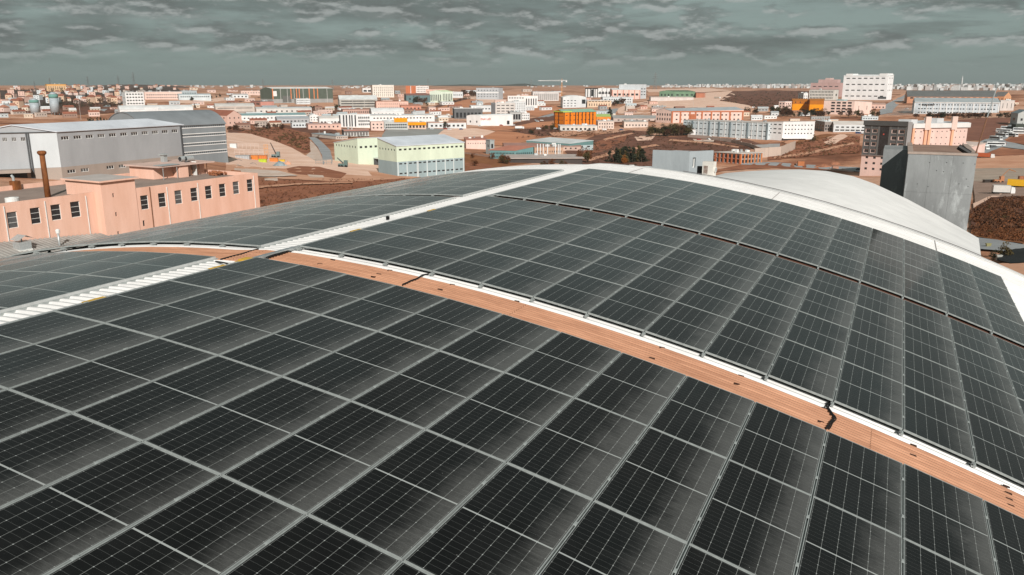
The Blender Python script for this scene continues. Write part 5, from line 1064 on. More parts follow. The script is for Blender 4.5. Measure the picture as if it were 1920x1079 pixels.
bld('grey_service_tower', 'small grey service tower beside the pink white low hall', 'tower', (911, 919, 927), 290, 264, 30, None, (0.38, 0.42, 0.42), ('flat', (0.4, 0.44, 0.44)), R=[(0.6, 0.3, 1, 0.5)], L=[(0.6, 0.2, 1, 0.3)])
bld('tree_side_sheds', 'flat pale sheds left of the concrete roof block', 'shed', (1150, 1156, 1228), 326, 318, 8, None, W2, ('flat', (0.60, 0.61, 0.62)), R=[(0.4, 0.3, 5, 0.4)], depth=18)
bld('white_container_shed', 'long white container shed before the pale blue works', 'shed', (1287, 1291, 1324), 254, 243, 5, None, W1, ('gableR', (0.50, 0.40, 0.35), 1.2), depth=12)
bld('green_works', 'dark green works on the sandy hill, right skyline', 'factory', (1236, 1264, 1303), 185, 172, 12, 12, (0.16, 0.26, 0.17), ('gableR', (0.10, 0.15, 0.10), 2.0), R=[(0.5, 0.2, 4, 0.5)], L=[(0.5, 0.3, 4, 0.4)])
bld('pale_wall_compound', 'long pale compound wall building under the green works', 'building', (1217, 1220, 1300), 191, 183, 2, None, (0.64, 0.58, 0.55), ('flat', (0.6, 0.5, 0.45)), depth=10)
bld('red_brown_sheds', 'red brown shed right of the green works', 'shed', (1302, 1305, 1322), 184, 175, 5, None, (0.45, 0.18, 0.11), ('gableR', (0.35, 0.14, 0.1), 1.2), depth=14)
# ---- right side
b = bld('white_silo_block', 'tall windowed white factory block with two roof boxes, right skyline', 'factory', (1578, 1661, 1671), 188, (143, 143.5, 141), 66, 10, (0.80, 0.80, 0.80), ('flat', W1), L=[([0.16, 0.41, 0.66, 0.92], 0.045, 7, 0.58, 0.04, 0.96)], R=[([0.41, 0.66, 0.92], 0.05, 3, 0.3)], eave=0.6)
roofbox(b, 'roof_box', 0, 1, 0.02, 0.2, 1.01, 1.12, W1); roofbox(b, 'roof_box', 0, 1, 0.80, 0.95, 1.01, 1.12, W1); roofbox(b, 'roof_slope', 0.05, 0.95, 0.0, 1.0, 1.012, 1.06, W2); strip(b, 'dark_door', 'L', 0.0, 0.18, 0.05, 0.14, DK, 0.3)
b = bld('mauve_terraced_block', 'mauve pink stepped block left of the tall white block', 'building', (1518, 1574, 1580), 182, 156, 60, 6, (0.46, 0.31, 0.29), ('flat', (0.46, 0.33, 0.31)), L=[(0.75, 0.06, 5, 0.6), (0.45, 0.06, 5, 0.6)]); roofbox(b, 'upper_storey', 0.0, 1.0, 0.12, 0.75, 1.0, 1.25, (0.48, 0.33, 0.31)); roofbox(b, 'roof_box', 0.0, 1.0, 0.35, 0.52, 1.25, 1.36, (0.55, 0.40, 0.37))
bld('green_roofed_office', 'grey office with many upright windows and green roof', 'office', (1516, 1563, 1571), 188, 169, 55, 8, (0.56, 0.54, 0.50), ('flat', (0.16, 0.22, 0.20)), L=[([0.2, 0.5, 0.8], 0.16, 16, 0.5)], R=[(0.5, 0.2, 1, 0.3)])
b = bld('orange_twin_works', 'bright orange works with brown upper storey, left of the pair', 'factory', (1482, 1485, 1514), 207, 188.5, 4, None, (0.80, 0.30, 0.01), ('gableR', (0.50, 0.18, 0.03), 1.5), bands=[(0.62, 1.2, (0.45, 0.15, 0.02))], depth=20, R=[(0.8, 0.15, 3, 0.2)])
b = bld('orange_twin_works_right', 'bright orange works with brown upper storey, right of the pair', 'factory', (1514, 1517, 1545), 209, 188.5, 4, None, (0.80, 0.30, 0.01), ('gableR', (0.50, 0.18, 0.03), 1.5), bands=[(0.62, 1.2, (0.45, 0.15, 0.02))], depth=20)
bld('pink_white_flats', 'pink and white small flats left of the orange pair', 'flats', (1459, 1471, 1483), 211, 191, 25, 30, PK2, ('flat', W2), R=[([0.3, 0.55, 0.8], 0.12, 3, 0.45)], L=[([0.3, 0.55, 0.8], 0.12, 2, 0.5)])
bld('small_white_flats', 'small white flats behind the orange pair', 'flats', (1496, 1506, 1514), 189, 175, 20, None, W1, ('flat', W2), R=[([0.3, 0.6], 0.14, 2, 0.4)], L=[([0.3, 0.6], 0.14, 2, 0.4)])
b = bld('pink_grid_office', 'pink office with four by four dark window grid', 'office', (1543, 1600, 1633), 215, (189, 190, 192), 24, 10, PK2, ('flat', (0.33, 0.40, 0.40)), L=[([0.2, 0.42, 0.64, 0.86], 0.13, 4, 0.7, 0.06, 0.78)], R=[([0.5], 0.3, 2, 0.06)]); roofbox(b, 'sign_box', 0, 0.2, 0.35, 0.6, 1.0, 1.12, (0.36, 0.46, 0.46))
bld('pink_low_sheds', 'low pink sheds right of the pink grid office', 'shed', (1628, 1632, 1660), 205, 196, 6, None, PK, ('gableR', (0.55, 0.35, 0.28), 1.5), R=[(0.4, 0.3, 4, 0.4)], depth=18)
b = bld('long_brown_roof_works', 'very long orange works with dark roof on right skyline', 'factory', (1695, 1700, 1868), 194, (181, 181.5, 182), 3, None, (0.60, 0.30, 0.18), ('gableR', (0.17, 0.17, 0.165), 7.0), R=[(0.8, 0.22, 15, 0.55, 0.02, 0.98)], depth=60)
bld('orange_gable_house', 'orange gabled building at the end of the long dark roof', 'building', (1862, 1882, 1895), 190, 181, 20, 20, (0.62, 0.33, 0.18), ('gableL', (0.17, 0.17, 0.165), 5.0), R=[(0.4, 0.3, 3, 0.3)], L=[(0.4, 0.3, 3, 0.3)])
b = bld('pale_blue_depot', 'long pale blue three storey depot with grey roof, right', 'depot', (1709, 1713, 1872), 214, (191.5, 191.5, 193), 3, None, (0.56, 0.62, 0.66), ('gableR', (0.42, 0.46, 0.47), 4.0), R=[([0.14, 0.45, 0.78], 0.09, 26, 0.6)], depth=35)
fins(b, 'pale_pilaster', 'R', [0.0, 0.08, 0.155, 0.23, 0.31, 0.385, 0.46, 0.54, 0.62, 0.70, 0.77, 0.85, 0.92, 0.99], 0.6, 0, 0.98, W1, 0.3); sign(b, 'R', 'cu.posd', 0.16, 0.80, 4.2, (0.04, 0.04, 0.045), 0.5); strip(b, 'eaves_band', 'R', 0, 1, 0.95, 1.0, W1, 0.8)
bld('white_annex_right', 'white annex at the right end of the pale blue depot', 'building', (1871, 1874, 1900), 208, 189, 6, None, (0.70, 0.64, 0.60), ('flat', W1), R=[(0.5, 0.5, 3, 0.12)], depth=15)
bld('right_edge_house', 'grey and pink house at the right picture edge', 'building', (1893, 1906, 1935), 236, 213, 15, None, (0.52, 0.53, 0.51), ('gableL', (0.22, 0.27, 0.29), 2.5), R=[(0.5, 0.2, 2, 0.3)], L=[(0.5, 0.2, 1, 0.3)])
bld('dark_trailer_shed', 'dark green shed on the right edge beside parked buses', 'shed', (1895, 1903, 1940), 246, 234, 15, None, (0.07, 0.08, 0.065), ('flat', (0.09, 0.1, 0.09)), depth=14)
# dark front block with pink flank
P_ = (0.72, 0.52, 0.46)
b = bld('dark_fronted_block', 'eight storey block with charcoal front and long pink flank', 'office block', (1612, 1690, 1803), 330, (231, 235, 231), 40, 16, P_, ('flat', (0.62, 0.65, 0.67)),
    L=[([0.46, 0.60, 0.735, 0.865], 0.062, 2, 0.62, 0.02, 0.36), ([0.46, 0.60, 0.735, 0.865], 0.062, 2, 0.62, 0.66, 0.98), ([0.10, 0.215, 0.33], 0.045, 5, 0.34)],
    R=[([0.48, 0.62, 0.745, 0.865], 0.022, 4, 0.18, 0.38, 0.70), ([0.48, 0.62, 0.745, 0.865], 0.022, 3, 0.2, 0.78, 0.99), ([0.48, 0.62, 0.745, 0.865], 0.022, 2, 0.2, 0.10, 0.28), ([0.30, 0.16], 0.05, 10, 0.4, 0.05, 0.9)], style='plain')
for u0, u1 in ((0.0, 0.03), (0.18, 0.215), (0.345, 0.40), (0.62, 0.665), (0.80, 0.84), (0.965, 1.0)): strip(b, 'charcoal_pier', 'L', u0, u1, 0.385, 1.0, (0.135, 0.13, 0.125), 0.35)
for z0, z1 in ((0.385, 0.42), (0.50, 0.56), (0.64, 0.695), (0.775, 0.828), (0.905, 1.0)):
    strip(b, 'charcoal_spandrel', 'L', 0.03, 0.345, z0, z1, (0.105, 0.10, 0.10), 0.2); strip(b, 'charcoal_spandrel', 'L', 0.665, 0.965, z0, z1, (0.105, 0.10, 0.10), 0.2)
strip(b, 'dark_glass_bay', 'L', 0.40, 0.62, 0.37, 0.97, PANE, 0.25); strip(b, 'roof_fascia', 'L', -0.02, 1.02, 0.975, 1.07, (0.085, 0.083, 0.08), 0.9); strip(b, 'dark_emblem', 'L', 0.505, 0.535, 0.79, 0.82, (0.5, 0.08, 0.06), 0.32)
strip(b, 'ledge', 'L', -0.01, 1.01, 0.36, 0.385, (0.2, 0.16, 0.145), 0.5); strip(b, 'grey_return', 'R', 0.0, 0.07, 0.30, 1.06, (0.30, 0.285, 0.28), 0.6); strip(b, 'pale_fascia', 'R', 0.08, 1.02, 0.94, 1.03, (0.70, 0.68, 0.66), 1.0)
fins(b, 'pink_pier', 'R', [0.10, 0.30, 0.36, 0.74], 1.0, 0.22, 0.94, (0.78, 0.42, 0.27), 0.8); fins(b, 'roof_pier', 'R', [0.31, 0.745], 2.4, 0.9, 1.16, (0.72, 0.55, 0.48), 1.2)
roofbox(b, 'lift_house', 0.2, 0.3, 0.2, 0.5, 1.02, 1.10, (0.55, 0.55, 0.55)); roofbox(b, 'lift_house', 0.62, 0.73, 0.2, 0.5, 1.02, 1.12, (0.55, 0.55, 0.55))
b = bld('pink_flat_annex', 'low pink annex with stepped flat roofs right of dark fronted block', 'annex', (1783, 1817, 1845), 292, (274, 277, 269), 40, 12, P_, ('flat', (0.55, 0.45, 0.40)), R=[(0.5, 0.3, 1, 0.05)]); roofbox(b, 'upper_slab', 0.2, 0.9, 0.1, 0.5, 1.0, 1.3, (0.66, 0.56, 0.48)); roofbox(b, 'upper_room', 0.1, 0.6, 0.65, 0.95, 1.0, 1.45, P_)

# ------------------------------------------------------------------ fillers: small sheds between the named buildings
PXB = []
for k, v in BLD.items():
    pts = [proj(q+Vector((0, 0, z))) for q in (v['P0'], v['PR'], v['PL'], v['PB']) for z in (0, v['h'])]
    PXB.append((min(p[0] for p in pts), max(p[0] for p in pts), min(p[1] for p in pts), max(p[1] for p in pts), k, v['root']['label']))
rnd = random.Random(21); USED = set()
CN = [('white', W1, RW), ('pale grey', W2, (0.55, 0.57, 0.58)), ('beige', BEI, (0.60, 0.52, 0.46)), ('salmon', PK, (0.55, 0.32, 0.24)), ('pale blue', BLUE, (0.5, 0.56, 0.58)), ('brown', (0.36, 0.24, 0.19), (0.30, 0.15, 0.11)), ('cream', CRM, RW), ('grey', GR, RG_), ('pink', PK2, (0.6, 0.45, 0.4))]
NICE = {'hangar': 'dark hangar', 'striped_white_office': 'striped office', 'white_hotel': 'cream block'}
def filler(px, yb, w, h):
    x0, x1, y0, y1 = px-2, px+w+2, yb-h-1, yb
    for a, b, c, d, k, l in PXB:
        if x0 < b+1 and x1 > a-1 and abs(yb-d) < 3 + 0.2*h: return False
        if x0 < b and x1 > a and yb > d and y0 < c+(d-c)*0.45: return False      # would hide a named one
    near = min(PXB, key=lambda q: abs((q[0]+q[1])/2-px)*0.5+abs(q[3]-yb)*3)
    nm = NICE.get(near[4], near[4].replace('_', ' ')); side = 'left of' if px+w/2 < (near[0]+near[1])/2 else 'right of'
    if abs(px+w/2-(near[0]+near[1])/2) < 10: side = 'behind' if yb < near[3] else 'in front of'
    cn, wc, rc = rnd.choice(CN); kd = rnd.choice(['shed', 'workshop', 'storehouse', 'garage'])
    for pre in ('small', 'low', 'narrow', 'plain', 'squat', 'flat'):
        lab = f'{pre} {cn} {kd} {side} the {nm}'
        if lab not in USED: break
    else: return False
    USED.add(lab)
    rf = rnd.choice([('flat', rc), ('gableR', rc, 0.8+rnd.random()), ('barrelR', rc, 1.2), ('gableR', TILE, 1.3)])
    b = bld('small_'+kd, lab, kd, (px-rnd.uniform(1, 5), px, px+w), yb, yb-h, rnd.uniform(4, 40), None, wc, rf, R=[((0.5 if h < 9 else [0.3, 0.7]), 0.22 if h < 9 else 0.14, max(2, int(w/5)), rnd.uniform(0.3, 0.6))], depth=12+rnd.random()*15)
    pts = [proj(q+Vector((0, 0, z))) for q in (b['P0'], b['PR'], b['PL'], b['PB']) for z in (0, b['h'])]
    PXB.append((min(p[0] for p in pts), max(p[0] for p in pts), min(p[1] for p in pts), max(p[1] for p in pts), 'x_'+kd, lab)); PXB.pop()
    PXB.append((px-2, px+w, yb-h, yb, near[4], lab)); return True
zones = [(430, 640, 205, 242, 34), (640, 860, 176, 232, 34), (860, 1040, 172, 212, 18), (1040, 1240, 180, 236, 22), (1180, 1330, 205, 222, 6), (1380, 1620, 205, 232, 12), (225, 490, 168, 206, 26), (0, 230, 205, 222, 16), (1690, 1900, 196, 200, 3)]
for x0, x1, y0, y1, n in zones:
    k = 0; tries = 0
    while k < n and tries < n*14:
        tries += 1; y = rnd.uniform(y0, y1); s = (y-150)/70
        if filler(rnd.uniform(x0, x1), y, rnd.uniform(14, 34)*max(0.55, s), rnd.uniform(5, 9)*max(0.6, s)): k += 1

# ------------------------------------------------------------------ hillside houses and far town
def house_mesh(w, d, h, fl):
    mb = MB(); mb.box(-w/2, w/2, -d/2, d/2, -3, h); wall = mb
    rb = MB()
    if fl: rb.box(-w/2-0.3, w/2+0.3, -d/2-0.3, d/2+0.3, h, h+0.4)
    else: rb.add([(-w/2-.5, -d/2-.5, h), (w/2+.5, -d/2-.5, h), (w/2+.5, d/2+.5, h), (-w/2-.5, d/2+.5, h), (-w/2*.5, 0, h+3), (w/2*.5, 0, h+3)], [(0, 1, 5, 4), (1, 2, 5), (2, 3, 4, 5), (3, 0, 4)])
    return wall, rb
HS = []
for k, (w, d, h, fl, wc, rc) in enumerate([(11, 9, 8, 0, W1, TILE), (9, 9, 6, 0, PK2, (0.45, 0.2, 0.13)), (12, 10, 9, 1, W2, RW), (10, 9, 11, 0, (0.72, 0.50, 0.36), TILE), (9, 8, 5, 0, CRM, (0.40, 0.17, 0.11)), (13, 10, 10, 1, PK, (0.5, 0.3, 0.25))]):
    a, r_ = house_mesh(w, d, h, fl); HS.append((a.mesh('house_wall', wall_mat(wc)), r_.mesh('house_roof', roof_mat(rc)), ['white house with tiled roof', 'pale pink house with tiled roof', 'flat roofed white house', 'ochre house with tiled roof', 'cream cottage with tiled roof', 'flat roofed salmon house'][k], w, d, h))
def house(px, py, k, place):
    P = ground(px, py); wm, rm, la, w, d, h = HS[k]; t = thing('house', f'small {la} {place}', 'house', P, 'houses on the left hillside', rnd.uniform(-0.5, 0.5)+0.45); t.scale = (0.86, 0.86, 0.86)
    inst('wall', wm, t); inst('roof', rm, t)
    for fz in ([0.35, 0.7] if h > 6 else [0.5]):
        for fx in (-0.25, 0.25): inst('window', cube('window_pane', PANE), t, (fx*w, -d/2, fz*h), (0, 0, 0), (1.2, 0.08, 1.5))
zone = [(5, 75, 178, 212, 22, 'low on the far left slope'), (75, 135, 176, 200, 14, 'beside the silos'), (120, 232, 160, 176, 44, 'on the left hilltop'), (130, 230, 176, 196, 26, 'halfway down the left hillside'), (230, 335, 158, 169, 16, 'on the skyline behind the white works'), (20, 100, 166, 178, 7, 'on the crest beside the orange apartment block')]
for x0, x1, y0, y1, n, pl in zone:
    for _ in range(n): house(rnd.uniform(x0, x1), max(164.5, rnd.uniform(y0, y1)), rnd.randrange(6), pl)
def town(name, label, spans, n, seed, hs=1.0):
    rr = random.Random(seed); mb = MB()
    for _ in range(n):
        x0, x1, ya, yb = rr.choice(spans); px = rr.uniform(x0, x1); py = rr.uniform(ya, yb); P = ground(px, py); w = rr.uniform(7, 16); h = rr.choice([6, 7, 8, 10, 12, 16])*rr.uniform(0.8, 1.1)*hs; a = rr.random()*1.5
        d = Vector((math.cos(a), math.sin(a), 0)); nn = Vector((d.y, -d.x, 0)); mb.obox(P, d, nn, -w/2, w/2, -w/2, w/2, -8, h, rr.choice([0, 0, 0, 0, 1, 1, 2]))
    o = part(name, mb, [wall_mat((0.60, 0.62, 0.62), 'far_white'), wall_mat((0.42, 0.40, 0.39), 'far_grey'), wall_mat((0.46, 0.38, 0.34), 'far_pink')]); tag(o, label, 'town', None, 'stuff')
town('distant_town', 'dense pale town along the right horizon', [(1240, 1530, 161.4, 164.6), (1670, 1925, 162, 168), (1700, 1925, 163, 170), (1760, 1860, 162, 167), (1410, 1520, 161.6, 166)], 1500, 3)
town('distant_villages', 'scattered pale villages on the far centre horizon', [(330, 500, 162, 166), (640, 700, 163, 166), (980, 1240, 161.5, 164)], 80, 4, 0.6)
P = ground(1802, 167); t = thing('minaret', 'thin white minaret rising from the distant town', 'minaret', P); mb = MB(); mb.tube([(0, 0, 0), (0, 0, 32), (0, 0, 33), (0, 0, 46)], [2.6, 2.2, 2.2, 0.2], 8); part('shaft', mb, wall_mat((0.60, 0.62, 0.62), 'far_white'), t); mb = MB(); mb.tube([(0, 0, 22), (0, 0, 24)], [3.4, 3.4], 8); part('balcony', mb, wall_mat((0.60, 0.62, 0.62), 'far_white'), t)
# far hills
def hills(name, tops, r, m, depth=900):
    mb = MB(); n = 0
    pts = []
    for (a, b) in zip(tops, tops[1:]):
        K = max(1, int((b[0]-a[0])/12))
        for k in range(K): t = k/K; pts.append((a[0]+(b[0]-a[0])*t, a[1]+(b[1]-a[1])*t+noise.noise((a[0]*0.1+k*0.6, 3.1, 0))*0.8))
    pts.append(tops[-1])
    for px, py in pts:
        d = ray(px, py); h = math.hypot(d.x, d.y); P = CAM+d*(r/h); u = Vector((d.x/h, d.y/h, 0))
        for off, dz in ((-depth, -60), (-depth*0.4, -14), (0, 0), (depth*0.5, -12), (depth, -60)): q = P+u*off; mb.v.append((q.x, q.y, P.z+dz))
    for i in range(len(pts)-1):
        for j in range(4): a = i*5+j; mb.f.append((a, a+5, a+6, a+1)); mb.m.append(0)
    tag(part(name, mb, m, None, True), kind='structure')
HILL = earth('far_hill', (0.085, 0.085, 0.07), (0.055, 0.06, 0.05), 0.004, 0.0); HILL2 = earth('far_hill_bare', (0.24, 0.19, 0.165), (0.16, 0.125, 0.11), 0.004, 0.0)
hills('far_hills', [(340, 168), (380, 166), (425, 163.5), (450, 165), (480, 167), (540, 168), (600, 164.5), (620, 162.5), (660, 161), (700, 163), (760, 164), (790, 162), (840, 159.5), (880, 158.5), (930, 160.5), (960, 158.5), (985, 157), (1010, 161), (1060, 162.5), (1110, 160.8), (1160, 163)], 7200, HILL)
hills('bare_hills', [(-80, 170), (0, 166), (60, 165), (120, 163), (180, 161), (220, 158.6), (260, 159), (300, 160), (335, 161.5), (370, 165.5), (430, 168)], 3300, earth('left_hill', (0.16, 0.11, 0.09), (0.08, 0.06, 0.05), 0.02, 0.2), 500)
hills('bare_hills', [(930, 164), (990, 162.2), (1080, 163), (1150, 162), (1240, 161.5), (1330, 162.2), (1450, 161.8), (1560, 162), (1700, 160.8), (1850, 161.4), (2000, 162)], 6000, HILL2)

# ------------------------------------------------------------------ trees and scrub
def leafmat(key, c, c2):
    m = mat(key, c, 0.85, 0.2, 0.5, 0, 0.1, 0, c2, 4); return m
LEAF = {'dark': leafmat('leaf_dark', (0.055, 0.06, 0.034), (0.02, 0.022, 0.016)), 'olive': leafmat('leaf_olive', (0.13, 0.10, 0.04), (0.055, 0.042, 0.02)), 'brown': leafmat('leaf_brown', (0.14, 0.065, 0.035), (0.06, 0.03, 0.02)),
        'orange': leafmat('leaf_orange', (0.34, 0.125, 0.025), (0.17, 0.06, 0.018)), 'rust': leafmat('leaf_rust', (0.20, 0.078, 0.032), (0.10, 0.04, 0.02))}
BARK = mat('bark', (0.10, 0.07, 0.05), 0.95, 0.2, 2)
def crown_mb(seed, cone, nl=560):
    rr = random.Random(seed); mb = MB(); cl = []
    for _ in range(11):
        if cone: z = 0.12+0.86*rr.random()**1.2; r = 0.23*(1.05-z); cl.append((rr.uniform(-r, r), rr.uniform(-r, r), z, 0.12*(1.2-z)+0.03))
        else: a = rr.random()*6.28; r = rr.random()**0.6*0.30; z = rr.uniform(0.30, 0.90); cl.append((r*math.cos(a)*(1.3-z*0.6), r*math.sin(a)*(1.3-z*0.6), z, rr.uniform(0.11, 0.19)))
    for _ in range(nl):
        cx, cy, cz, cr = rr.choice(cl); v = Vector((rr.gauss(0, 1), rr.gauss(0, 1), rr.gauss(0, 1))).normalized()*cr*rr.random()**0.4
        c = Vector((cx, cy, cz))+v; s = rr.uniform(0.025, 0.05); a = Vector((rr.gauss(0, 1), rr.gauss(0, 1), rr.gauss(0, 1))).normalized(); b = a.orthogonal().normalized(); e = a.cross(b)
        mb.add([c+b*s, c+e*s*0.7, c-b*s, c-e*s*0.7], [(0, 1, 2, 3)])
    return mb
def trunk_mb(seed, cone):
    rr = random.Random(seed); mb = MB(); top = 0.9 if cone else 0.6
    mb.tube([(0, 0, -0.1), (0.01, 0, top*0.5), (0, 0.01, top)], [0.03, 0.02, 0.006], 6)
    if not cone:
        for k in range(5): a = k*1.26+rr.random(); z = 0.26+0.07*k; mb.tube([(0, 0, z), (0.12*math.cos(a), 0.12*math.sin(a), z+0.13), (0.22*math.cos(a), 0.22*math.sin(a), z+0.22)], [0.014, 0.009, 0.003], 5)
    return mb
CR = {}; TRK = {}
for cone in (0, 1):
    for v in range(3): TRK[cone, v] = trunk_mb(v+5*cone, cone).mesh('trunk', BARK)
def tree(px, py, hpx, kind, label, group=None, cone=0, name=None, wide=1.0):
    v = rnd.randrange(3); key = (kind, v, cone)
    if key not in CR: CR[key] = crown_mb(v+17*cone+100, cone).mesh('crown', LEAF[kind])
    P = ground(px, py); h = height_at(P, py-hpx); t = thing(name or ('conifer_tree' if cone else 'tree'), label, 'tree', P, group, rnd.random()*6.28); t.scale = (h*wide, h*wide, h)
    inst('trunk', TRK[cone, v], t); inst('crown', CR[key], t)
def trees(spans, n, kinds, label, group, hp, cone=0, wide=(0.9, 1.3)):
    for _ in range(n):
        a, b = rnd.choice(spans); t = rnd.random(); tree(a[0]+(b[0]-a[0])*t+rnd.uniform(-2, 2), a[1]+(b[1]-a[1])*t+rnd.uniform(-1, 1.5), rnd.uniform(*hp), rnd.choice(kinds), label, group, cone, None, rnd.uniform(*wide))
def grove(name, spans, n, kinds, label, hp, wide=(0.9, 1.3)):     # a mass of shrubs nobody could count
    mb = MB(); tm = []
    for _ in range(n):
        a, b = rnd.choice(spans); t = rnd.random(); px, py = a[0]+(b[0]-a[0])*t+rnd.uniform(-2, 2), a[1]+(b[1]-a[1])*t+rnd.uniform(-1, 1.5)
        P = ground(px, py); h = height_at(P, py-rnd.uniform(*hp)); w = h*rnd.uniform(*wide); c = crown_mb(rnd.randrange(400), 0, 170); k = rnd.randrange(len(kinds)); r = rnd.random()*6.28; cs, sn = math.cos(r), math.sin(r)
        mb.add([(P.x+(x*cs-y*sn)*w, P.y+(x*sn+y*cs)*w, P.z+(z-0.12)*h) for x, y, z in c.v], c.f, k); tb = MB(); tb.tube([(P.x, P.y, P.z-1), (P.x, P.y, P.z+h*0.5)], [h*0.03, h*0.012], 5); mb.add(tb.v, tb.f, len(kinds))
    o = part(name, mb, [LEAF[q] for q in kinds]+[BARK]); tag(o, label, 'shrubs', None, 'stuff')
trees([((1140, 306), (1206, 304))], 26, ['dark', 'dark', 'olive'], 'dark slender conifer in the row just behind the hall verge', 'conifers behind the hall verge', (22, 33), 1, (1.0, 1.5))
trees([((1088, 306), (1108, 305))], 4, ['rust', 'olive'], 'rust brown tree left of the dark conifers behind the verge', 'rust trees left of the conifers', (24, 32), 0, (0.7, 0.9))
trees([((1166, 309), (1184, 308))], 3, ['orange'], 'bright orange tree in front of the dark conifers', 'orange trees before the conifers', (14, 19), 0)
trees([((1216, 256), (1294, 254))], 34, ['olive', 'dark', 'brown', 'olive'], 'olive autumn tree in the clump left of the long pale blue works', 'tree clump by the pale blue works', (16, 25), 0, (1.0, 1.4))
trees([((1395, 214), (1460, 213)), ((1445, 213), (1480, 216))], 16, ['dark', 'brown', 'olive'], 'dark tree left of the orange pair of works', 'trees left of the orange pair', (10, 19))
trees([((1466, 218), (1545, 220)), ((1545, 219), (1650, 221))], 34, ['dark', 'brown', 'olive', 'brown'], 'dark brown tree in the belt below the orange works and pink grid office', 'tree belt below the orange works', (10, 19))
trees([((1712, 222), (1900, 221))], 36, ['brown', 'dark', 'brown'], 'dark hedge tree in front of the long pale blue depot', 'hedge before the pale blue depot', (9, 13), 0, (1.3, 1.8))
trees([((1880, 203), (1900, 205))], 4, ['brown', 'dark'], 'dark tree right of the white annex', 'trees by the right annex', (10, 14))
trees([((1020, 246), (1050, 243))], 4, ['brown', 'olive', 'dark'], 'bushy brown tree at the foot of the orange factory', 'trees at the orange factory', (10, 16))
trees([((985, 250), (1012, 252))], 4, ['brown', 'orange', 'dark'], 'roadside tree left of the orange factory', 'roadside trees', (7, 13))
trees([((955, 226), (1010, 222))], 6, ['dark', 'olive'], 'dark tree by the small white office', 'trees by the small office', (7, 12))
trees([((820, 242), (850, 241)), ((880, 232), (892, 231))], 7, ['dark', 'brown'], 'dark tree before the low white depot', 'trees by the white depot', (10, 18))
trees([((868, 180), (893, 182))], 12, ['brown', 'brown', 'dark'], 'brown tree in the grove left of the grey striped block', 'grove on the skyline', (9, 14))
trees([((772, 193), (800, 196))], 8, ['dark', 'brown'], 'bare dark tree before the dark teal hall', 'trees at the teal hall', (10, 15), 0, (0.6, 0.9))
trees([((1148, 200), (1178, 190))], 12, ['dark', 'brown'], 'dark tree on the bank beside the pink framed hall', 'bank trees', (8, 13))
trees([((1140, 218), (1148, 222))], 2, ['dark'], 'dark slim tree by the road right of orange factory', 'road trees', (14, 19), 1)
grove('shrubs', [((800, 199), (880, 187))], 18, ['dark', 'brown', 'olive'], 'dark shrubs on the bank above the ploughed slope', (4, 8), (1.3, 1.9))
trees([((885, 298), (930, 300)), ((935, 305), (955, 308))], 9, ['brown', 'olive', 'rust'], 'brown bush before the teal glass office', 'bushes before the teal office', (10, 17), 0, (1.2, 1.6))
trees([((1010, 311), (1075, 312))], 8, ['olive', 'rust', 'brown'], 'autumn bush in front of the open market shed', 'bushes at the market shed', (8, 14), 0, (1.0, 1.5))
trees([((162, 232), (205, 234))], 14, ['dark', 'olive'], 'dark small conifer above the grey warehouse roof', 'conifers above the warehouse roof', (8, 13), 1, (1.0, 1.5))
grove('woodland', [((110, 205), (228, 200)), ((112, 198), (225, 192)), ((20, 200), (110, 205))], 60, ['dark', 'brown', 'dark', 'brown'], 'dark woodland on the left slope below the houses', (8, 15), (1.1, 1.6))
grove('garden_trees', [((120, 172), (330, 169)), ((0, 172), (120, 172)), ((130, 186), (230, 182))], 60, ['dark', 'brown'], 'small dark trees scattered among the hillside houses', (4, 9), (1.0, 1.5))
trees([((395, 185), (432, 182)), ((355, 189), (395, 187))], 14, ['dark', 'olive'], 'dark tree right of the light blue shed', 'trees by the blue shed', (5, 9))
trees([((564, 207), (600, 206)), ((630, 204), (640, 204))], 10, ['dark', 'olive', 'brown'], 'dark bush on the brown bank below the hangar', 'bushes below the hangar', (5, 10), 0, (1.2, 1.7))
trees([((480, 241), (530, 243))], 10, ['dark', 'brown'], 'dark tree beside the teal roofed shed', 'trees by the teal shed', (8, 14))
trees([((425, 246), (445, 244))], 5, ['brown', 'olive'], 'brown bush below the pink tiled building', 'bushes below the pink building', (7, 11), 0, (1.2, 1.6))
tree(1881, 484, 30, 'olive', 'round olive tree by the road at the right edge', None, 0, None, 1.25); tree(1862, 487, 18, 'dark', 'dark shrub left of the round olive tree', None, 0, None, 1.3); tree(1526, 268, 16, 'olive', 'single olive tree on the earth bank by white works', None, 0, None, 0.8)
tree(365, 203, 10, 'brown', 'pair-like tall brown tree right of white long works', None, 1); tree(890, 312, 13, 'rust', 'rust bush above the orange grass field', None, 0, None, 1.9)
grove('shrubs', [((1100, 288), (1180, 258)), ((1240, 268), (1400, 280)), ((1120, 300), (1220, 285)), ((1330, 296), (1400, 286))], 42, ['brown', 'brown', 'olive', 'rust'], 'low brown bushes on the slope around the concrete roof block', (3, 8), (1.3, 2.2))
grove('shrubs', [((1470, 290), (1605, 262)), ((1460, 282), (1540, 260))], 26, ['brown', 'olive', 'rust'], 'low brown bushes right of the white corner works', (3, 8), (1.3, 2.2))
grove('shrubs', [((1835, 395), (1915, 385)), ((1835, 420), (1915, 410)), ((1840, 440), (1915, 438))], 34, ['brown', 'brown', 'rust', 'olive'], 'dry brown bushes on the overgrown slope at right edge', (6, 14), (1.4, 2.2))
grove('shrubs', [((640, 260), (700, 256)), ((585, 262), (630, 250)), ((960, 262), (1010, 256))], 22, ['brown', 'dark', 'olive'], 'low dark bushes along the tracks near the green hall', (3, 7), (1.3, 2.0))
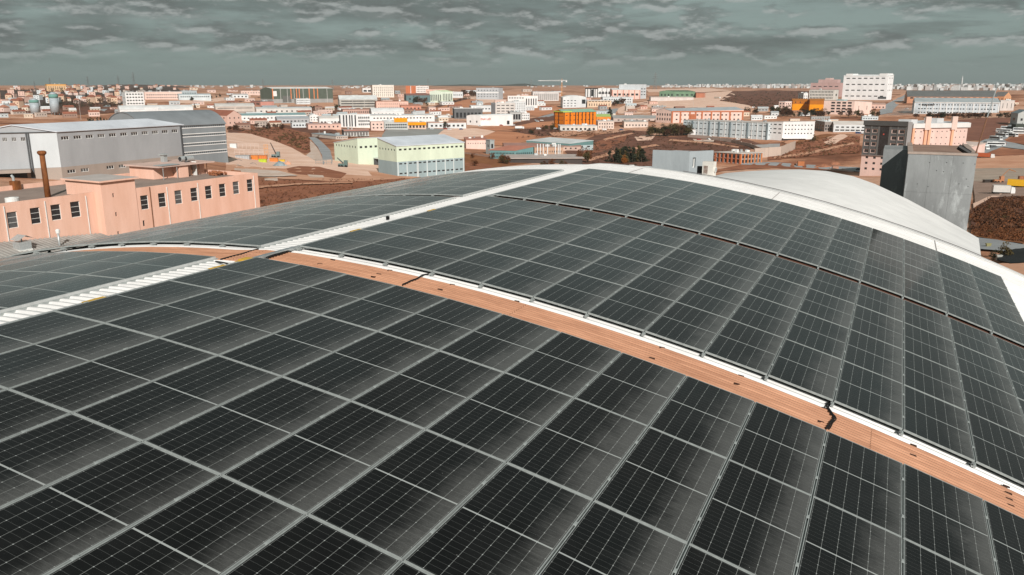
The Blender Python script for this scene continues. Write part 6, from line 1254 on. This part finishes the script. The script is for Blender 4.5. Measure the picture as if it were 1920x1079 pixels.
def scrub(name, label, poly, n, kinds, size, seed):
    rr = random.Random(seed); xs = [p[0] for p in poly]; ys = [p[1] for p in poly]; mb = MB(); k = 0
    def inside(x, y):
        c = False
        for i in range(len(poly)):
            (x1, y1), (x2, y2) = poly[i], poly[(i+1) % len(poly)]
            if (y1 > y) != (y2 > y) and x < (x2-x1)*(y-y1)/(y2-y1)+x1: c = not c
        return c
    while k < n:
        x, y = rr.uniform(min(xs), max(xs)), rr.uniform(min(ys), max(ys))
        if not inside(x, y): continue
        if noise.noise((x*0.05, y*0.12, seed)) < rr.uniform(-0.5, 0.25): k += 0.25; continue
        k += 1; P = ground(x, y); s = rr.uniform(*size); mi = rr.randrange(len(kinds))
        for _ in range(9):
            c = P+Vector((rr.gauss(0, s*0.5), rr.gauss(0, s*0.5), abs(rr.gauss(0, s*0.35))+0.35)); a = Vector((rr.gauss(0, 1), rr.gauss(0, 1), rr.gauss(0, 1))).normalized(); b = a.orthogonal().normalized()*s*0.4; e = a.cross(b).normalized()*s*0.25
            mb.add([c+b, c+e, c-b, c-e], [(0, 1, 2, 3)], mi)
    o = part(name, mb, [LEAF[q] for q in kinds]); tag(o, label, 'scrub', None, 'stuff')
scrub('dry_scrub', 'dark dry scrub on the slope right of the concrete stair block', [(1822, 398), (1860, 374), (1922, 372), (1922, 432), (1822, 434)], 1700, ['brown', 'brown', 'brown', 'rust'], (0.4, 0.9), 1)
scrub('dry_scrub', 'orange dry reeds above the road at the right edge', [(1822, 428), (1922, 422), (1922, 458), (1870, 452), (1822, 444)], 1500, ['rust', 'rust', 'brown'], (0.2, 0.5), 2)
scrub('dry_scrub', 'brown weeds on the field beside the pink factory', [(486, 340), (760, 336), (800, 340), (760, 372), (480, 420)], 1100, ['brown', 'brown', 'rust'], (0.15, 0.4), 3)
scrub('dry_scrub', 'scrub on the brown hillside left of the winding road', [(430, 242), (520, 240), (580, 256), (580, 284), (548, 276), (470, 251)], 500, ['brown', 'brown', 'olive'], (0.5, 1.2), 4)
scrub('dry_scrub', 'scrub on the brown slope behind the concrete roof block', [(1090, 272), (1180, 247), (1300, 258), (1430, 272), (1340, 292), (1340, 326), (1080, 304)], 900, ['brown', 'brown', 'brown', 'dark'], (0.5, 1.1), 5)
scrub('dry_scrub', 'scrub on the red slope right of the white corner works', [(1445, 300), (1470, 272), (1550, 258), (1612, 256), (1612, 288), (1500, 296)], 600, ['brown', 'brown', 'rust', 'olive'], (0.5, 1.2), 6)
scrub('dry_scrub', 'sparse scrub over the dark field on the right skyline', [(1352, 189), (1380, 173), (1520, 172), (1520, 186), (1465, 202), (1415, 202)], 350, ['brown', 'dark'], (1.0, 2.2), 7)
scrub('dry_scrub', 'scattered scrub between the estate roads, centre', [(960, 246), (1040, 236), (1210, 247), (1120, 256), (1010, 258)], 300, ['brown', 'dark', 'rust'], (0.6, 1.4), 8)

# ------------------------------------------------------------------ silos, masts, crane, walls, vehicles, site clutter
SILO = mat('silo_steel', (0.42, 0.47, 0.50), 0.6, 0.15, 0.4, 0.1, stretch=(1, 1, 3)); SILOG = wall_mat((0.16, 0.33, 0.29)); STEEL = mat('painted_lattice', (0.20, 0.22, 0.22), 0.7, 0.1, 1)
for px, yb, yt, la in [(67, 216, 185, 'shorter pale grey silo with green band, left'), (104.5, 216, 173, 'taller grey silo with green band, right of the pair')]:
    P = ground(px, yb); h = height_at(P, yt); r = reach(P, RT, px+8); t = thing('silo', la, 'silo', P, 'two silos')
    mb = MB(); mb.tube([(0, 0, h*0.12), (0, 0, h*0.74)], r, 16); part('drum', mb, SILO, t, True); mb = MB(); mb.tube([(0, 0, h*0.742), (0, 0, h*0.9)], r*1.01, 16); part('green_band', mb, SILOG, t, True); mb = MB(); mb.tube([(0, 0, h*0.902), (0, 0, h)], [r, r*0.35], 16); part('cone_top', mb, SILO, t, True)
    for k in range(4): a = k*1.57+0.7; mb = MB(); mb.tube([(r*0.8*math.cos(a), r*0.8*math.sin(a), -3), (r*0.8*math.cos(a), r*0.8*math.sin(a), h*0.12)], r*0.09, 5); part('leg', mb, STEEL, t)
def strut(mb, a, b, r): mb.tube([a, b], r, 4, 0, False)
def pylon_mesh():
    mb = MB(); q = 0.11
    lv = [(0, q), (0.35, q*0.55), (0.6, q*0.32), (0.8, q*0.2), (1.0, 0.015)]
    for (z0, w0), (z1, w1) in zip(lv, lv[1:]):
        c0 = [(w0, w0, z0), (-w0, w0, z0), (-w0, -w0, z0), (w0, -w0, z0)]; c1 = [(w1, w1, z1), (-w1, w1, z1), (-w1, -w1, z1), (w1, -w1, z1)]
        for k in range(4): strut(mb, c0[k], c1[k], 0.008); strut(mb, c0[k], c1[(k+1) % 4], 0.005); strut(mb, c0[(k+1) % 4], c1[k], 0.005)
    arms = MB()
    for z, w in ((0.62, 0.2), (0.74, 0.17), (0.86, 0.13)): strut(arms, (-w, 0, z), (w, 0, z), 0.008); strut(arms, (-w, 0, z), (0, 0, z+0.05), 0.006); strut(arms, (w, 0, z), (0, 0, z+0.05), 0.006)
    return mb.mesh('mast', STEEL), arms.mesh('crossarm', STEEL)
PYM, PYA = pylon_mesh()
for px, yb, yt, la in [(66, 170, 152, 'pylon left of the orange apartment block'), (95, 166, 146, 'pylon rising above the orange apartment block'), (166, 166, 143, 'pylon over the left hilltop houses'), (223, 164, 142, 'tall pylon on the left hilltop'), (252, 164, 136, 'tallest pylon right of the hilltop houses'), (494, 170, 148, 'thin pylon above the left end of the hangar'), (624, 170, 149, 'pylon at the right end of the hangar'), (803, 168, 147, 'pylon above the red and white block'), (996, 172, 149, 'pylon left of the tower crane'), (1228, 168, 136, 'large pylon right of the tall grey hall')]:
    P = ground(px, yb); h = height_at(P, yt); t = thing('pylon', 'lattice '+la, 'pylon', P, 'power line pylons', 0.4); t.scale = (h*0.9, h*0.9, h); inst('mast', PYM, t); inst('crossarm', PYA, t)
P = ground(1053, 190); h = height_at(P, 152); t = thing('tower_crane', 'orange and white tower crane on the centre skyline', 'crane', P); CRO = wall_mat((0.72, 0.36, 0.14)); CRW = wall_mat(W1)
l1 = reach(P, -RT, 1008); l2 = reach(P, RT, 1063); mb = MB()
for sx in (-1, 1):
    for sy in (-1, 1): strut(mb, (sx*0.8, sy*0.8, 0), (sx*0.8, sy*0.8, h), 0.2)
for k in range(14): z = h*k/14; strut(mb, (-0.8, -0.8, z), (0.8, -0.8, z+h/14), 0.14); strut(mb, (0.8, -0.8, z), (-0.8, -0.8, z+h/14), 0.14)
part('mast', mb, CRO, t)
for nm, L, th in (('jib', -l1, 0.7), ('counter_jib', l2, 0.9)):
    mb = MB(); d = RT*L; a = Vector((0, 0, h)); strut(mb, a, a+d, 0.35); strut(mb, a+Vector((0, 0, 1.8)), a+d*0.97+Vector((0, 0, 0.5)), 0.22)
    for k in range(16): strut(mb, a+d*(k/16), a+d*((k+0.5)/16)+Vector((0, 0, 1.7)), 0.12)
    part(nm, mb, CRW, t)
mb = MB(); mb.box(l2*0.7, l2*0.95, -1, 1, h-2.6, h-0.3); o = part('counterweight', mb, CRW, t); o.rotation_euler = (0, 0, math.atan2(RT.y, RT.x)); mb = MB(); strut(mb, (0, 0, h), (0, 0, h+5), 0.4); part('apex', mb, CRO, t)
mb = MB(); mb.box(-1.2, 1.2, -1.2, 1.2, h-3, h-0.4); part('cab', mb, CRW, t)
def pole(px, yb, yt, la, arm=True):
    P = ground(px, yb); h = height_at(P, yt); t = thing('lamp_post', la, 'lamp post', P, 'posts in the estate'); mb = MB(); mb.tube([(0, 0, -1), (0, 0, h)], [0.16, 0.10], 6); part('pole', mb, mat('pole_paint', (0.5, 0.47, 0.44), 0.6), t)
    mb = MB(); mb.box(-0.3, 1.4, -0.15, 0.15, h, h+0.14); part('lamp_head', mb, GALV, t)
for a in [(152, 226, 181, 'tall pale post in front of the left woodland'), (53, 216, 197, 'short post left of the shorter silo'), (97, 214, 176, 'thin post left of the taller silo'), (457, 214, 190, 'tall post beside the beige arched shed'), (599, 258, 241, 'post at the top of the winding road'), (635, 206, 190, 'post beside the beige striped factory'), (860, 236, 222, 'post by the low white depot'), (1320, 187, 172, 'post beside the red brown shed'), (1300, 200, 188, 'short post on the sandy ground')]: pole(*a)
# walls
def wall_line(name, label, pts, hpx, c, thick=0.5, posts=True, cat='wall'):
    G = [ground(*p) for p in pts]; t = thing(name, label, cat, G[0]); H = height_at(G[len(G)//2], pts[len(G)//2][1]-hpx); mb = MB(); k = 0
    for a, b in zip(G, G[1:]):
        d = Vector((b.x-a.x, b.y-a.y, 0)); L = d.length; n = max(1, int(L/14)); d.normalize(); nn = Vector((d.y, -d.x, 0))
        for i in range(n):
            A = a.lerp(b, i/n); B = a.lerp(b, (i+1)/n); z = min(A.z, B.z)
            pb = MB(); pb.obox(Vector((A.x, A.y, z)), d, nn, 0.04, L/n-0.04, -thick/2, thick/2, -3, H); o = part('wall_panel', pb, wall_mat(c), t); o.location = -G[0]
            if posts: pb = MB(); pb.obox(Vector((A.x, A.y, z)), d, nn, -0.18, 0.18, -thick/2-0.12, thick/2+0.12, -3, H+0.25); o = part('pier', pb, wall_mat(tuple(q*0.85 for q in c)), t); o.location = -G[0]
wall_line('retaining_wall', 'long pale retaining wall below the pale blue works', [(1290, 258), (1330, 262), (1372, 268), (1408, 277), (1430, 286)], 7, (0.58, 0.44, 0.37))
wall_line('retaining_wall', 'beige panelled wall below the white corner works', [(1414, 297), (1440, 295), (1463, 293), (1490, 281)], 18, (0.55, 0.44, 0.37))
wall_line('yard_fence', 'grey yard fence on top of the beige panelled wall', [(1415, 279), (1440, 277), (1462, 276)], 7, (0.26, 0.27, 0.27), 0.15, False, 'fence')
wall_line('site_wall', 'low white site wall in front of the rubble heap', [(1556, 319), (1580, 321), (1600, 323)], 4, (0.6, 0.5, 0.44), 0.4)
wall_line('site_wall', 'pale yard wall left of the construction clutter', [(424, 303), (440, 301)], 5, (0.66, 0.6, 0.54), 0.4, False)
wall_line('compound_wall', 'dusty compound wall behind the orange grass field', [(872, 289), (920, 296), (960, 303)], 4, (0.36, 0.24, 0.19), 0.4)
# vehicles
VG = mat('vehicle_glass', (0.02, 0.022, 0.025), 0.1, 0.2, 1, 0, 0.6); TYRE = mat('tyre', (0.02, 0.02, 0.02), 0.9, 0.1, 3)
def paint(c): return mat('paint_%02d_%02d_%02d' % tuple(int(q*99) for q in c), c, 0.35, 0.06, 0.8, 0, 0.5)
def wheels(t, xs, y, r):
    for x in xs:
        for s in (-1, 1): mb = MB(); mb.tube([(x, s*y-0.13, r), (x, s*y+0.13, r)], r, 10); part('wheel', mb, TYRE, t)
def bus(px, py, head, L, c, label, grp='buses parked at the right'):
    P = ground(px, py); t = thing('bus', label, 'bus', P, grp, head); m = paint(c); mb = MB()
    pr = [(-L/2, 0.45), (L/2-0.15, 0.45), (L/2, 0.8), (L/2-0.05, 1.7), (L/2-0.35, 2.95), (-L/2+0.2, 3.1), (-L/2, 2.9)]
    n = len(pr); mb.add([(x, -1.25, z) for x, z in pr]+[(x, 1.25, z) for x, z in pr], [tuple(range(n)), tuple(range(2*n-1, n-1, -1))]+[(i, i+n, (i+1) % n+n, (i+1) % n) for i in range(n)]); part('body', mb, m, t)
    for s in (-1, 1): mb = MB(); mb.box(-L/2+0.4, L/2-0.7, s*1.25-0.02, s*1.25+0.02, 1.45, 2.45); part('window_band', mb, VG, t)
    mb = MB(); mb.add([(L/2-0.02, -1.1, 1.5), (L/2-0.02, 1.1, 1.5), (L/2-0.26, 1.1, 2.65), (L/2-0.26, -1.1, 2.65)], [(0, 1, 2, 3)]); o = part('windscreen', mb, VG, t); o.location = (0.05, 0, 0)
    mb = MB(); mb.box(-L*0.2, L*0.1, -0.8, 0.8, 3.0, 3.3); part('roof_unit', mb, paint(W1), t); wheels(t, (-L*0.3, L*0.33), 1.15, 0.5)
def car(px, py, head, c, label, grp='parked cars', van=False):
    P = ground(px, py); t = thing('van' if van else 'car', label, 'van' if van else 'car', P, grp, head); mb = MB(); L = 4.9 if van else 4.3
    pr = [(-L/2, 0.35), (L/2, 0.35), (L/2, 0.85), (L*0.28, 1.0), (L*0.12, 1.5), (-L*0.32, 1.5), (-L*0.5, 0.95)] if not van else [(-L/2, 0.35), (L/2, 0.35), (L/2, 1.0), (L*0.36, 1.2), (L*0.24, 2.0), (-L/2, 2.05)]
    n = len(pr); w = 0.88; mb.add([(x, -w, z) for x, z in pr]+[(x, w, z) for x, z in pr], [tuple(range(n)), tuple(range(2*n-1, n-1, -1))]+[(i, i+n, (i+1) % n+n, (i+1) % n) for i in range(n)]); part('body', mb, paint(c), t)
    for s in (-1, 1): mb = MB(); z = 1.0 if not van else 1.25; mb.box(-L*0.3, L*0.13, s*w-0.015, s*w+0.015, z, z+0.42); part('side_window', mb, VG, t)
    mb = MB(); mb.box(L*0.13, L*0.2, -0.7, 0.7, 1.05, 1.4) if not van else mb.box(L*0.28, L*0.35, -0.75, 0.75, 1.3, 1.85); part('windscreen', mb, VG, t); wheels(t, (-L*0.3, L*0.3), 0.8, 0.32)
def lorry(px, py, head, L, c, cc, label, grp=None):
    P = ground(px, py); t = thing('lorry', label, 'lorry', P, grp, head); mb = MB(); mb.box(-L/2, L*0.28, -1.25, 1.25, 0.9, 3.3); part('cargo_box', mb, paint(c), t)
    mb = MB(); pr = [(L*0.31, 0.6), (L/2, 0.6), (L/2, 1.7), (L*0.47, 2.7), (L*0.31, 2.8)]; n = 5; mb.add([(x, -1.2, z) for x, z in pr]+[(x, 1.2, z) for x, z in pr], [tuple(range(n)), tuple(range(2*n-1, n-1, -1))]+[(i, i+n, (i+1) % n+n, (i+1) % n) for i in range(n)]); part('cab', mb, paint(cc), t)
    mb = MB(); mb.box(L*0.47, L*0.5+0.03, -1.05, 1.05, 1.75, 2.5); part('windscreen', mb, VG, t); mb = MB(); mb.box(-L/2, L*0.45, -0.5, 0.5, 0.55, 0.88); part('chassis', mb, TYRE, t); wheels(t, (-L*0.36, -L*0.22, L*0.38), 1.05, 0.5)
hd = lambda px, deg: math.atan2((CAM-ground(px, 260)).y, (CAM-ground(px, 260)).x)+R_(deg)   # 0 = nose to the viewer
for a in [(1867, 263, 38, 12, W1, 'white coach nearest the field, front of the parked line'), (1878, 257, 38, 12, W1, 'white coach second in the parked line by the field'), (1886, 253.5, 38, 12, W1, 'white coach third in the parked line by the field'), (1882, 248.5, 70, 12, W1, 'white bus parked crosswise behind the coach line'), (1891, 243.5, 80, 12, W2, 'pale bus farthest up beside the dark green shed'), (1897, 257, 38, 11, W1, 'white bus alone across the lane from the coaches'), (1867, 274.5, 95, 12, W1, 'white bus broadside at the road junction')]: bus(a[0], a[1], hd(a[0], a[2]), a[3], a[4], a[5])
bus(1914, 252, hd(1914, 92), 12, W1, 'white bus at the right edge, lower of two'); bus(1914, 246.5, hd(1914, 92), 12, W2, 'pale bus at the right edge, upper of two')
lorry(1846, 281, hd(1846, 30), 8, (0.62, 0.72, 0.72), W1, 'pale green van-bodied lorry below the road junction'); lorry(1846, 297, hd(1846, 85), 11, (0.42, 0.10, 0.04), W1, 'red lorry with white cab beside the concrete stair block')
for i, (px, py, c, la) in enumerate([(1612, 320.5, DK, 'dark car left of the white cars below the dark fronted block'), (1620, 321.5, W1, 'white car, leftmost below the dark fronted block'), (1628, 322, W1, 'white car, second below the dark fronted block'), (1636, 322.5, W1, 'white car, third below the dark fronted block'), (1645, 323, W2, 'silver car, rightmost below the dark fronted block')]): car(px, py, hd(px, 80), c, la, 'cars below the dark fronted block')
car(1639, 321, hd(1639, 75), W1, 'white van parked behind the white cars', None, True)
lorry(974, 242.5, hd(974, 100), 10, W1, W1, 'white lorry on the track left of the orange factory'); car(1010, 243, hd(1010, 90), W1, 'white van on the track near the orange factory', None, True)
lorry(1345, 185, hd(1345, 100), 12, (0.3, 0.25, 0.2), W2, 'brown tipper lorry on the sandy slope'); car(1413, 203, hd(1413, 90), W1, 'white van at the foot of the dark field', None, True)
for i, (px, py) in enumerate([(1008, 229), (1016, 227), (1140, 232), (1162, 228), (918, 234), (936, 232), (948, 231), (1086, 247), (1104, 246), (1640, 207), (1646, 204), (1700, 205), (1310, 252), (1340, 256), (1372, 258)]): car(px, py, hd(px, rnd.uniform(40, 120)), rnd.choice([W1, W2, DK, W1, (0.35, 0.05, 0.04)]), f'small parked car {["by the small white office", "left of the orange factory road", "on the road right of orange annex", "at the road bend by beige roofs", "left before the white sign hall", "at the middle of white sign hall", "by the door of white sign hall", "before the cream depot, left", "before the cream depot, right", "by the low pink sheds", "above the low pink sheds", "left of the pale blue depot", "by the container shed", "left under the pale blue works", "right under the pale blue works"][i]}', 'small parked cars')
for x0, x1, y0, y1, n in [(450, 640, 226, 243, 14), (700, 880, 238, 245, 14), (880, 1000, 226, 238, 12), (1040, 1180, 238, 247, 10), (1300, 1430, 252, 264, 12), (1480, 1620, 246, 252, 8), (230, 420, 214, 236, 8), (1840, 1900, 262, 280, 4)]:
    for _ in range(n): px, py = rnd.uniform(x0, x1), rnd.uniform(y0, y1); car(px, py, hd(px, rnd.uniform(30, 150)), rnd.choice([W1, W2, DK, W1, W1, (0.35, 0.05, 0.04), (0.05, 0.09, 0.2)]), 'tiny parked vehicle among the sheds and yards of the estate', 'vehicles in the estate yards', rnd.random() < 0.3)
# construction clutter left of the green hall
def mound(name, label, px, py, wpx, hpx, m, cat, seed, grp=None):
    P = ground(px, py); w = reach(P, RT, px+wpx/2); h = height_at(P, py-hpx); mb = MB(); N = 14; K = 5
    for k in range(K+1):
        for i in range(N): a = 6.283*i/N; f = (1-k/K)**0.75; q = 1+0.35*noise.noise((math.cos(a)*1.7, math.sin(a)*1.7, seed+k*0.5)); mb.v.append((w*f*q*math.cos(a), w*0.6*f*q*math.sin(a), -0.5+h*1.05*(k/K)*(1+0.25*noise.noise((i*0.7, k*0.9, seed))) if k else -0.8))
    for k in range(K):
        for i in range(N): mb.f.append((k*N+i, k*N+(i+1) % N, (k+1)*N+(i+1) % N, (k+1)*N+i)); mb.m.append(0)
    o = part(name, mb, m); o.location = P; o.rotation_euler = (0, 0, math.atan2(RT.y, RT.x)); tag(o, label, cat, grp); return o
DEB = mat('mixed_rubble', (0.46, 0.33, 0.26), 0.9, 0.3, 0.9, 0, 0.1, 0.6, (0.20, 0.17, 0.16)); REDR = mat('red_rubble', (0.42, 0.17, 0.09), 0.9, 0.3, 1.0, 0, 0.1, 0.6, (0.24, 0.12, 0.08)); TARP = mat('blue_tarp', (0.30, 0.36, 0.38), 0.6, 0.2, 0.6, 0, 0.3, 0.4)
for i, a in enumerate([('debris_heap', 'grey debris heap in front of the construction clutter', 525, 312, 34, 11, TARP, 'heap'), ('debris_heap', 'brown debris heap at left of the construction clutter', 448, 302, 16, 6, DEB, 'heap'), ('debris_heap', 'low teal tarp heap before the debris', 446, 311, 22, 4, mat('teal_tarp', (0.13, 0.19, 0.19), 0.7, 0.2, 0.6), 'heap'), ('debris_heap', 'pale debris heap in the middle of the clutter', 474, 309, 22, 6, DEB, 'heap'), ('debris_heap', 'sandy spoil heap right of the clutter', 540, 309, 20, 8, SALMON, 'heap'), ('rubble_heap', 'long red rubble heap before the dark fronted block', 1545, 314, 44, 7, REDR, 'rubble'), ('rubble_heap', 'red rubble heap right end near the block shadow', 1565, 309, 30, 7, REDR, 'rubble'), ('rubble_heap', 'small red rubble heap beside the brick stack', 1490, 311, 16, 5, REDR, 'rubble')]): mound(*a, i*1.7)
def crate(name, label, px, py, wpx, hpx, c, cat, grp=None, ribs=0, rot=0.0):
    P = ground(px, py); w = 2*reach(P, RT, px+wpx/2); h = height_at(P, py-hpx); t = thing(name, label, cat, P, grp, math.atan2(RT.y, RT.x)+rot); mb = MB(); mb.box(-w/2, w/2, -w*0.2, w*0.2, -0.5, h); part('box', mb, paint(c), t)
    for k in range(ribs): x = -w/2+w*(k+0.5)/ribs; mb = MB(); mb.box(x-0.08, x+0.08, -w*0.2-0.1, -w*0.2-0.003, 0, h); part('rib', mb, paint(tuple(q*0.75 for q in c)), t)
    mb = MB(); mb.box(-w/2-0.08, w/2+0.08, -w*0.2-0.12, w*0.2+0.08, h, h+0.15); part('rim', mb, paint(tuple(q*0.85 for q in c)), t)
for a in [('skip', 'orange skip at left of the construction clutter', 477, 300, 15, 8, (0.72, 0.24, 0.05), 'skip'), ('skip', 'orange skip beside the lime container', 492, 299, 18, 7, (0.66, 0.20, 0.05), 'skip'), ('skip', 'lime green container in the construction clutter', 493, 305, 14, 6, (0.50, 0.62, 0.05), 'container'), ('skip', 'orange machine bin right of the lime container', 514, 304, 15, 7, (0.72, 0.24, 0.06), 'skip'), ('skip', 'small yellow skip at right of the clutter', 529, 304, 10, 4, (0.75, 0.50, 0.05), 'skip'), ('container', 'white cabin beside the grey plant corner', 438, 278, 12, 8, W1, 'cabin'), ('container', 'grey container left in the construction clutter', 456, 298, 26, 6, (0.42, 0.43, 0.44), 'container'), ('brick_pallet', 'square stack of red bricks by the road, right', 1501, 312, 12, 9, (0.50, 0.18, 0.07), 'bricks'), ('brick_pallet', 'pale brick pallet before the red rubble heap', 1566, 318, 11, 6, (0.50, 0.27, 0.19), 'bricks'), ('container', 'white site cabin right of the concrete stair block', 1888, 358, 10, 6, (0.5, 0.55, 0.55), 'cabin'), ('container', 'stack of dark formwork panels below the pump', 1854, 344, 20, 6, (0.05, 0.04, 0.035), 'formwork'), ('container', 'red brown formwork stack at the right edge', 1916, 341, 14, 10, (0.40, 0.16, 0.08), 'formwork'), ('container', 'small yellow shed roof by the annex corner', 1852, 466, 8, 8, (0.34, 0.31, 0.14), 'hut'), ('container', 'pale small hut by the round olive tree', 1872, 488, 9, 8, (0.5, 0.5, 0.46), 'hut')]: crate(*a, None, 5)
for k, (px, la) in enumerate([(456, 'lower'), (478, 'middle')]): pass
def rack(label, x0, x1, yb, yt, c):
    P = ground(x0, yb); L = reach(P, RT, x1); h = height_at(P, yt); t = thing('scaffold', label, 'scaffold', P, None, math.atan2(RT.y, RT.x)); n = max(2, int(L/2.2))
    for k in range(n+1): mb = MB(); mb.box(L*k/n-0.07, L*k/n+0.07, -0.07, 0.07, -1, h); part('upright', mb, paint(c), t)
    for z in (0.33, 0.66, 1.0): mb = MB(); mb.box(0, L, -0.06, 0.06, h*z-0.08, h*z+0.08); part('ledger', mb, paint(c), t)
rack('orange scaffold tower before the sand bank', 496, 503, 292, 272, (0.75, 0.30, 0.05)); rack('pale long scaffold rail on the sand bank, lower', 440, 494, 289, 281, (0.62, 0.5, 0.44)); rack('pale long scaffold rail on the sand bank, upper', 432, 485, 276, 270, (0.62, 0.5, 0.44)); rack('low rebar frame left of the green hall wing', 592, 622, 308, 299, (0.25, 0.24, 0.23))
def boom(label, base, tip, elbow=None, c=(0.08, 0.06, 0.055), body=(0.16, 0.22, 0.22), r=0.35):
    P = ground(*base); t = thing('boom_crane', label, 'crane', P, None, math.atan2(RT.y, RT.x)); w = 1.7
    mb = MB(); mb.box(-w*1.3, w*1.1, -w*0.45, w*0.45, 0.5, 1.6); mb.box(w*0.2, w*1.1, -w*0.4, w*0.4, 1.6, 3.0); part('carrier', mb, paint(body), t); wheels(t, (-w, -w*0.3, w*0.7), w*0.42, 0.55)
    D = lambda px, py: ((proj(P)[0]-px)*-(P-CAM).dot(FW)/FPX, 0, height_at(P, py))
    pts = [Vector((0, 0, 1.8))]+([Vector(D(*elbow))] if elbow else [])+[Vector(D(*tip))]
    for a, b in zip(pts, pts[1:]): mb = MB(); mb.tube([a, b], [r, r*0.6], 6); part('boom', mb, paint(c), t)
boom('mobile crane with long dark boom before the sand bank', (518, 296), (509, 268)); boom('dark boom crane at the green hall wing', (644, 314), (633, 296), None, (0.03, 0.05, 0.045), (0.10, 0.16, 0.15)); boom('concrete pump with folded orange boom right of the stair block', (1872, 344), (1901, 322), (1888, 318), (0.36, 0.15, 0.06), (0.45, 0.2, 0.1), 0.22)
lorry(1910, 353, hd(1910, 88), 8, (0.72, 0.40, 0.02), (0.55, 0.62, 0.05), 'yellow and lime site lorry at the right edge'); lorry(1880, 365, hd(1880, 105), 7, (0.6, 0.58, 0.55), W1, 'pale flatbed lorry on the brown yard')
for i, (px, py) in enumerate([(1838, 336), (1851, 340), (1843, 336)]): pass
# dark ditch at the right edge and drifting smoke above the dark block
patch('pit', [(1868, 486), (1890, 474), (1925, 470), (1925, 498), (1895, 500), (1872, 494)], earth('dark_pit', (0.035, 0.038, 0.038), (0.025, 0.027, 0.027), 0.1))
def smoke():
    P = ground(1692, 216); w = reach(P, RT, 1735); mb = MB(); N, K = 20, 10
    for k in range(K+1):
        for i in range(N): a = 6.283*i/N; b = math.pi*k/K; mb.v.append((math.cos(a)*math.sin(b), math.sin(a)*math.sin(b), math.cos(b)))
    for k in range(K):
        for i in range(N): mb.f.append((k*N+i, (k+1)*N+i, (k+1)*N+(i+1) % N, k*N+(i+1) % N)); mb.m.append(0)
    m = bpy.data.materials.new('smoke_volume'); m.use_nodes = True; n, l = nodes(m); n.remove(n['Principled BSDF']); v = n.new('ShaderNodeVolumePrincipled'); l.new(v.outputs[0], n['Material Output'].inputs['Volume'])
    v.inputs['Color'].default_value = (0.55, 0.56, 0.56, 1); tc = n.new('ShaderNodeTexCoord'); t = n.new('ShaderNodeTexNoise'); t.inputs['Scale'].default_value = 2.2; t.inputs['Detail'].default_value = 4; l.new(tc.outputs['Object'], t.inputs['Vector'])
    g = n.new('ShaderNodeVectorMath'); g.operation = 'LENGTH'; l.new(tc.outputs['Object'], g.inputs[0]); r = n.new('ShaderNodeMapRange'); l.new(g.outputs['Value'], r.inputs[0]); r.inputs[1].default_value = 1.0; r.inputs[2].default_value = 0.3; r.inputs[3].default_value = 0; r.inputs[4].default_value = 1
    q = n.new('ShaderNodeMapRange'); l.new(t.outputs[0], q.inputs[0]); q.inputs[1].default_value = 0.42; q.inputs[2].default_value = 0.72; q.inputs[4].default_value = 0.085
    x = n.new('ShaderNodeMath'); x.operation = 'MULTIPLY'; l.new(r.outputs[0], x.inputs[0]); l.new(q.outputs[0], x.inputs[1]); l.new(x.outputs[0], v.inputs['Density'])
    o = part('smoke', mb, m); o.location = P+Vector((0, 0, 3)); o.scale = (w, w*0.7, 11); tag(o, 'thin grey smoke drifting above the dark fronted block', 'smoke', None, 'stuff')
smoke()

def haze():
    mb = MB(); mb.box(-9000, 7500, -900, 11500, -70, 140)
    m = bpy.data.materials.new('haze_air'); m.use_nodes = True; n, l = nodes(m); n.remove(n['Principled BSDF']); v = n.new('ShaderNodeVolumePrincipled'); l.new(v.outputs[0], n['Material Output'].inputs['Volume'])
    v.inputs['Color'].default_value = (0.80, 0.88, 0.88, 1); v.inputs['Density'].default_value = 0.00005; v.inputs['Anisotropy'].default_value = 0.2
    tag(part('haze', mb, m), 'thin pale haze over the whole landscape', 'haze', None, 'stuff')
haze()
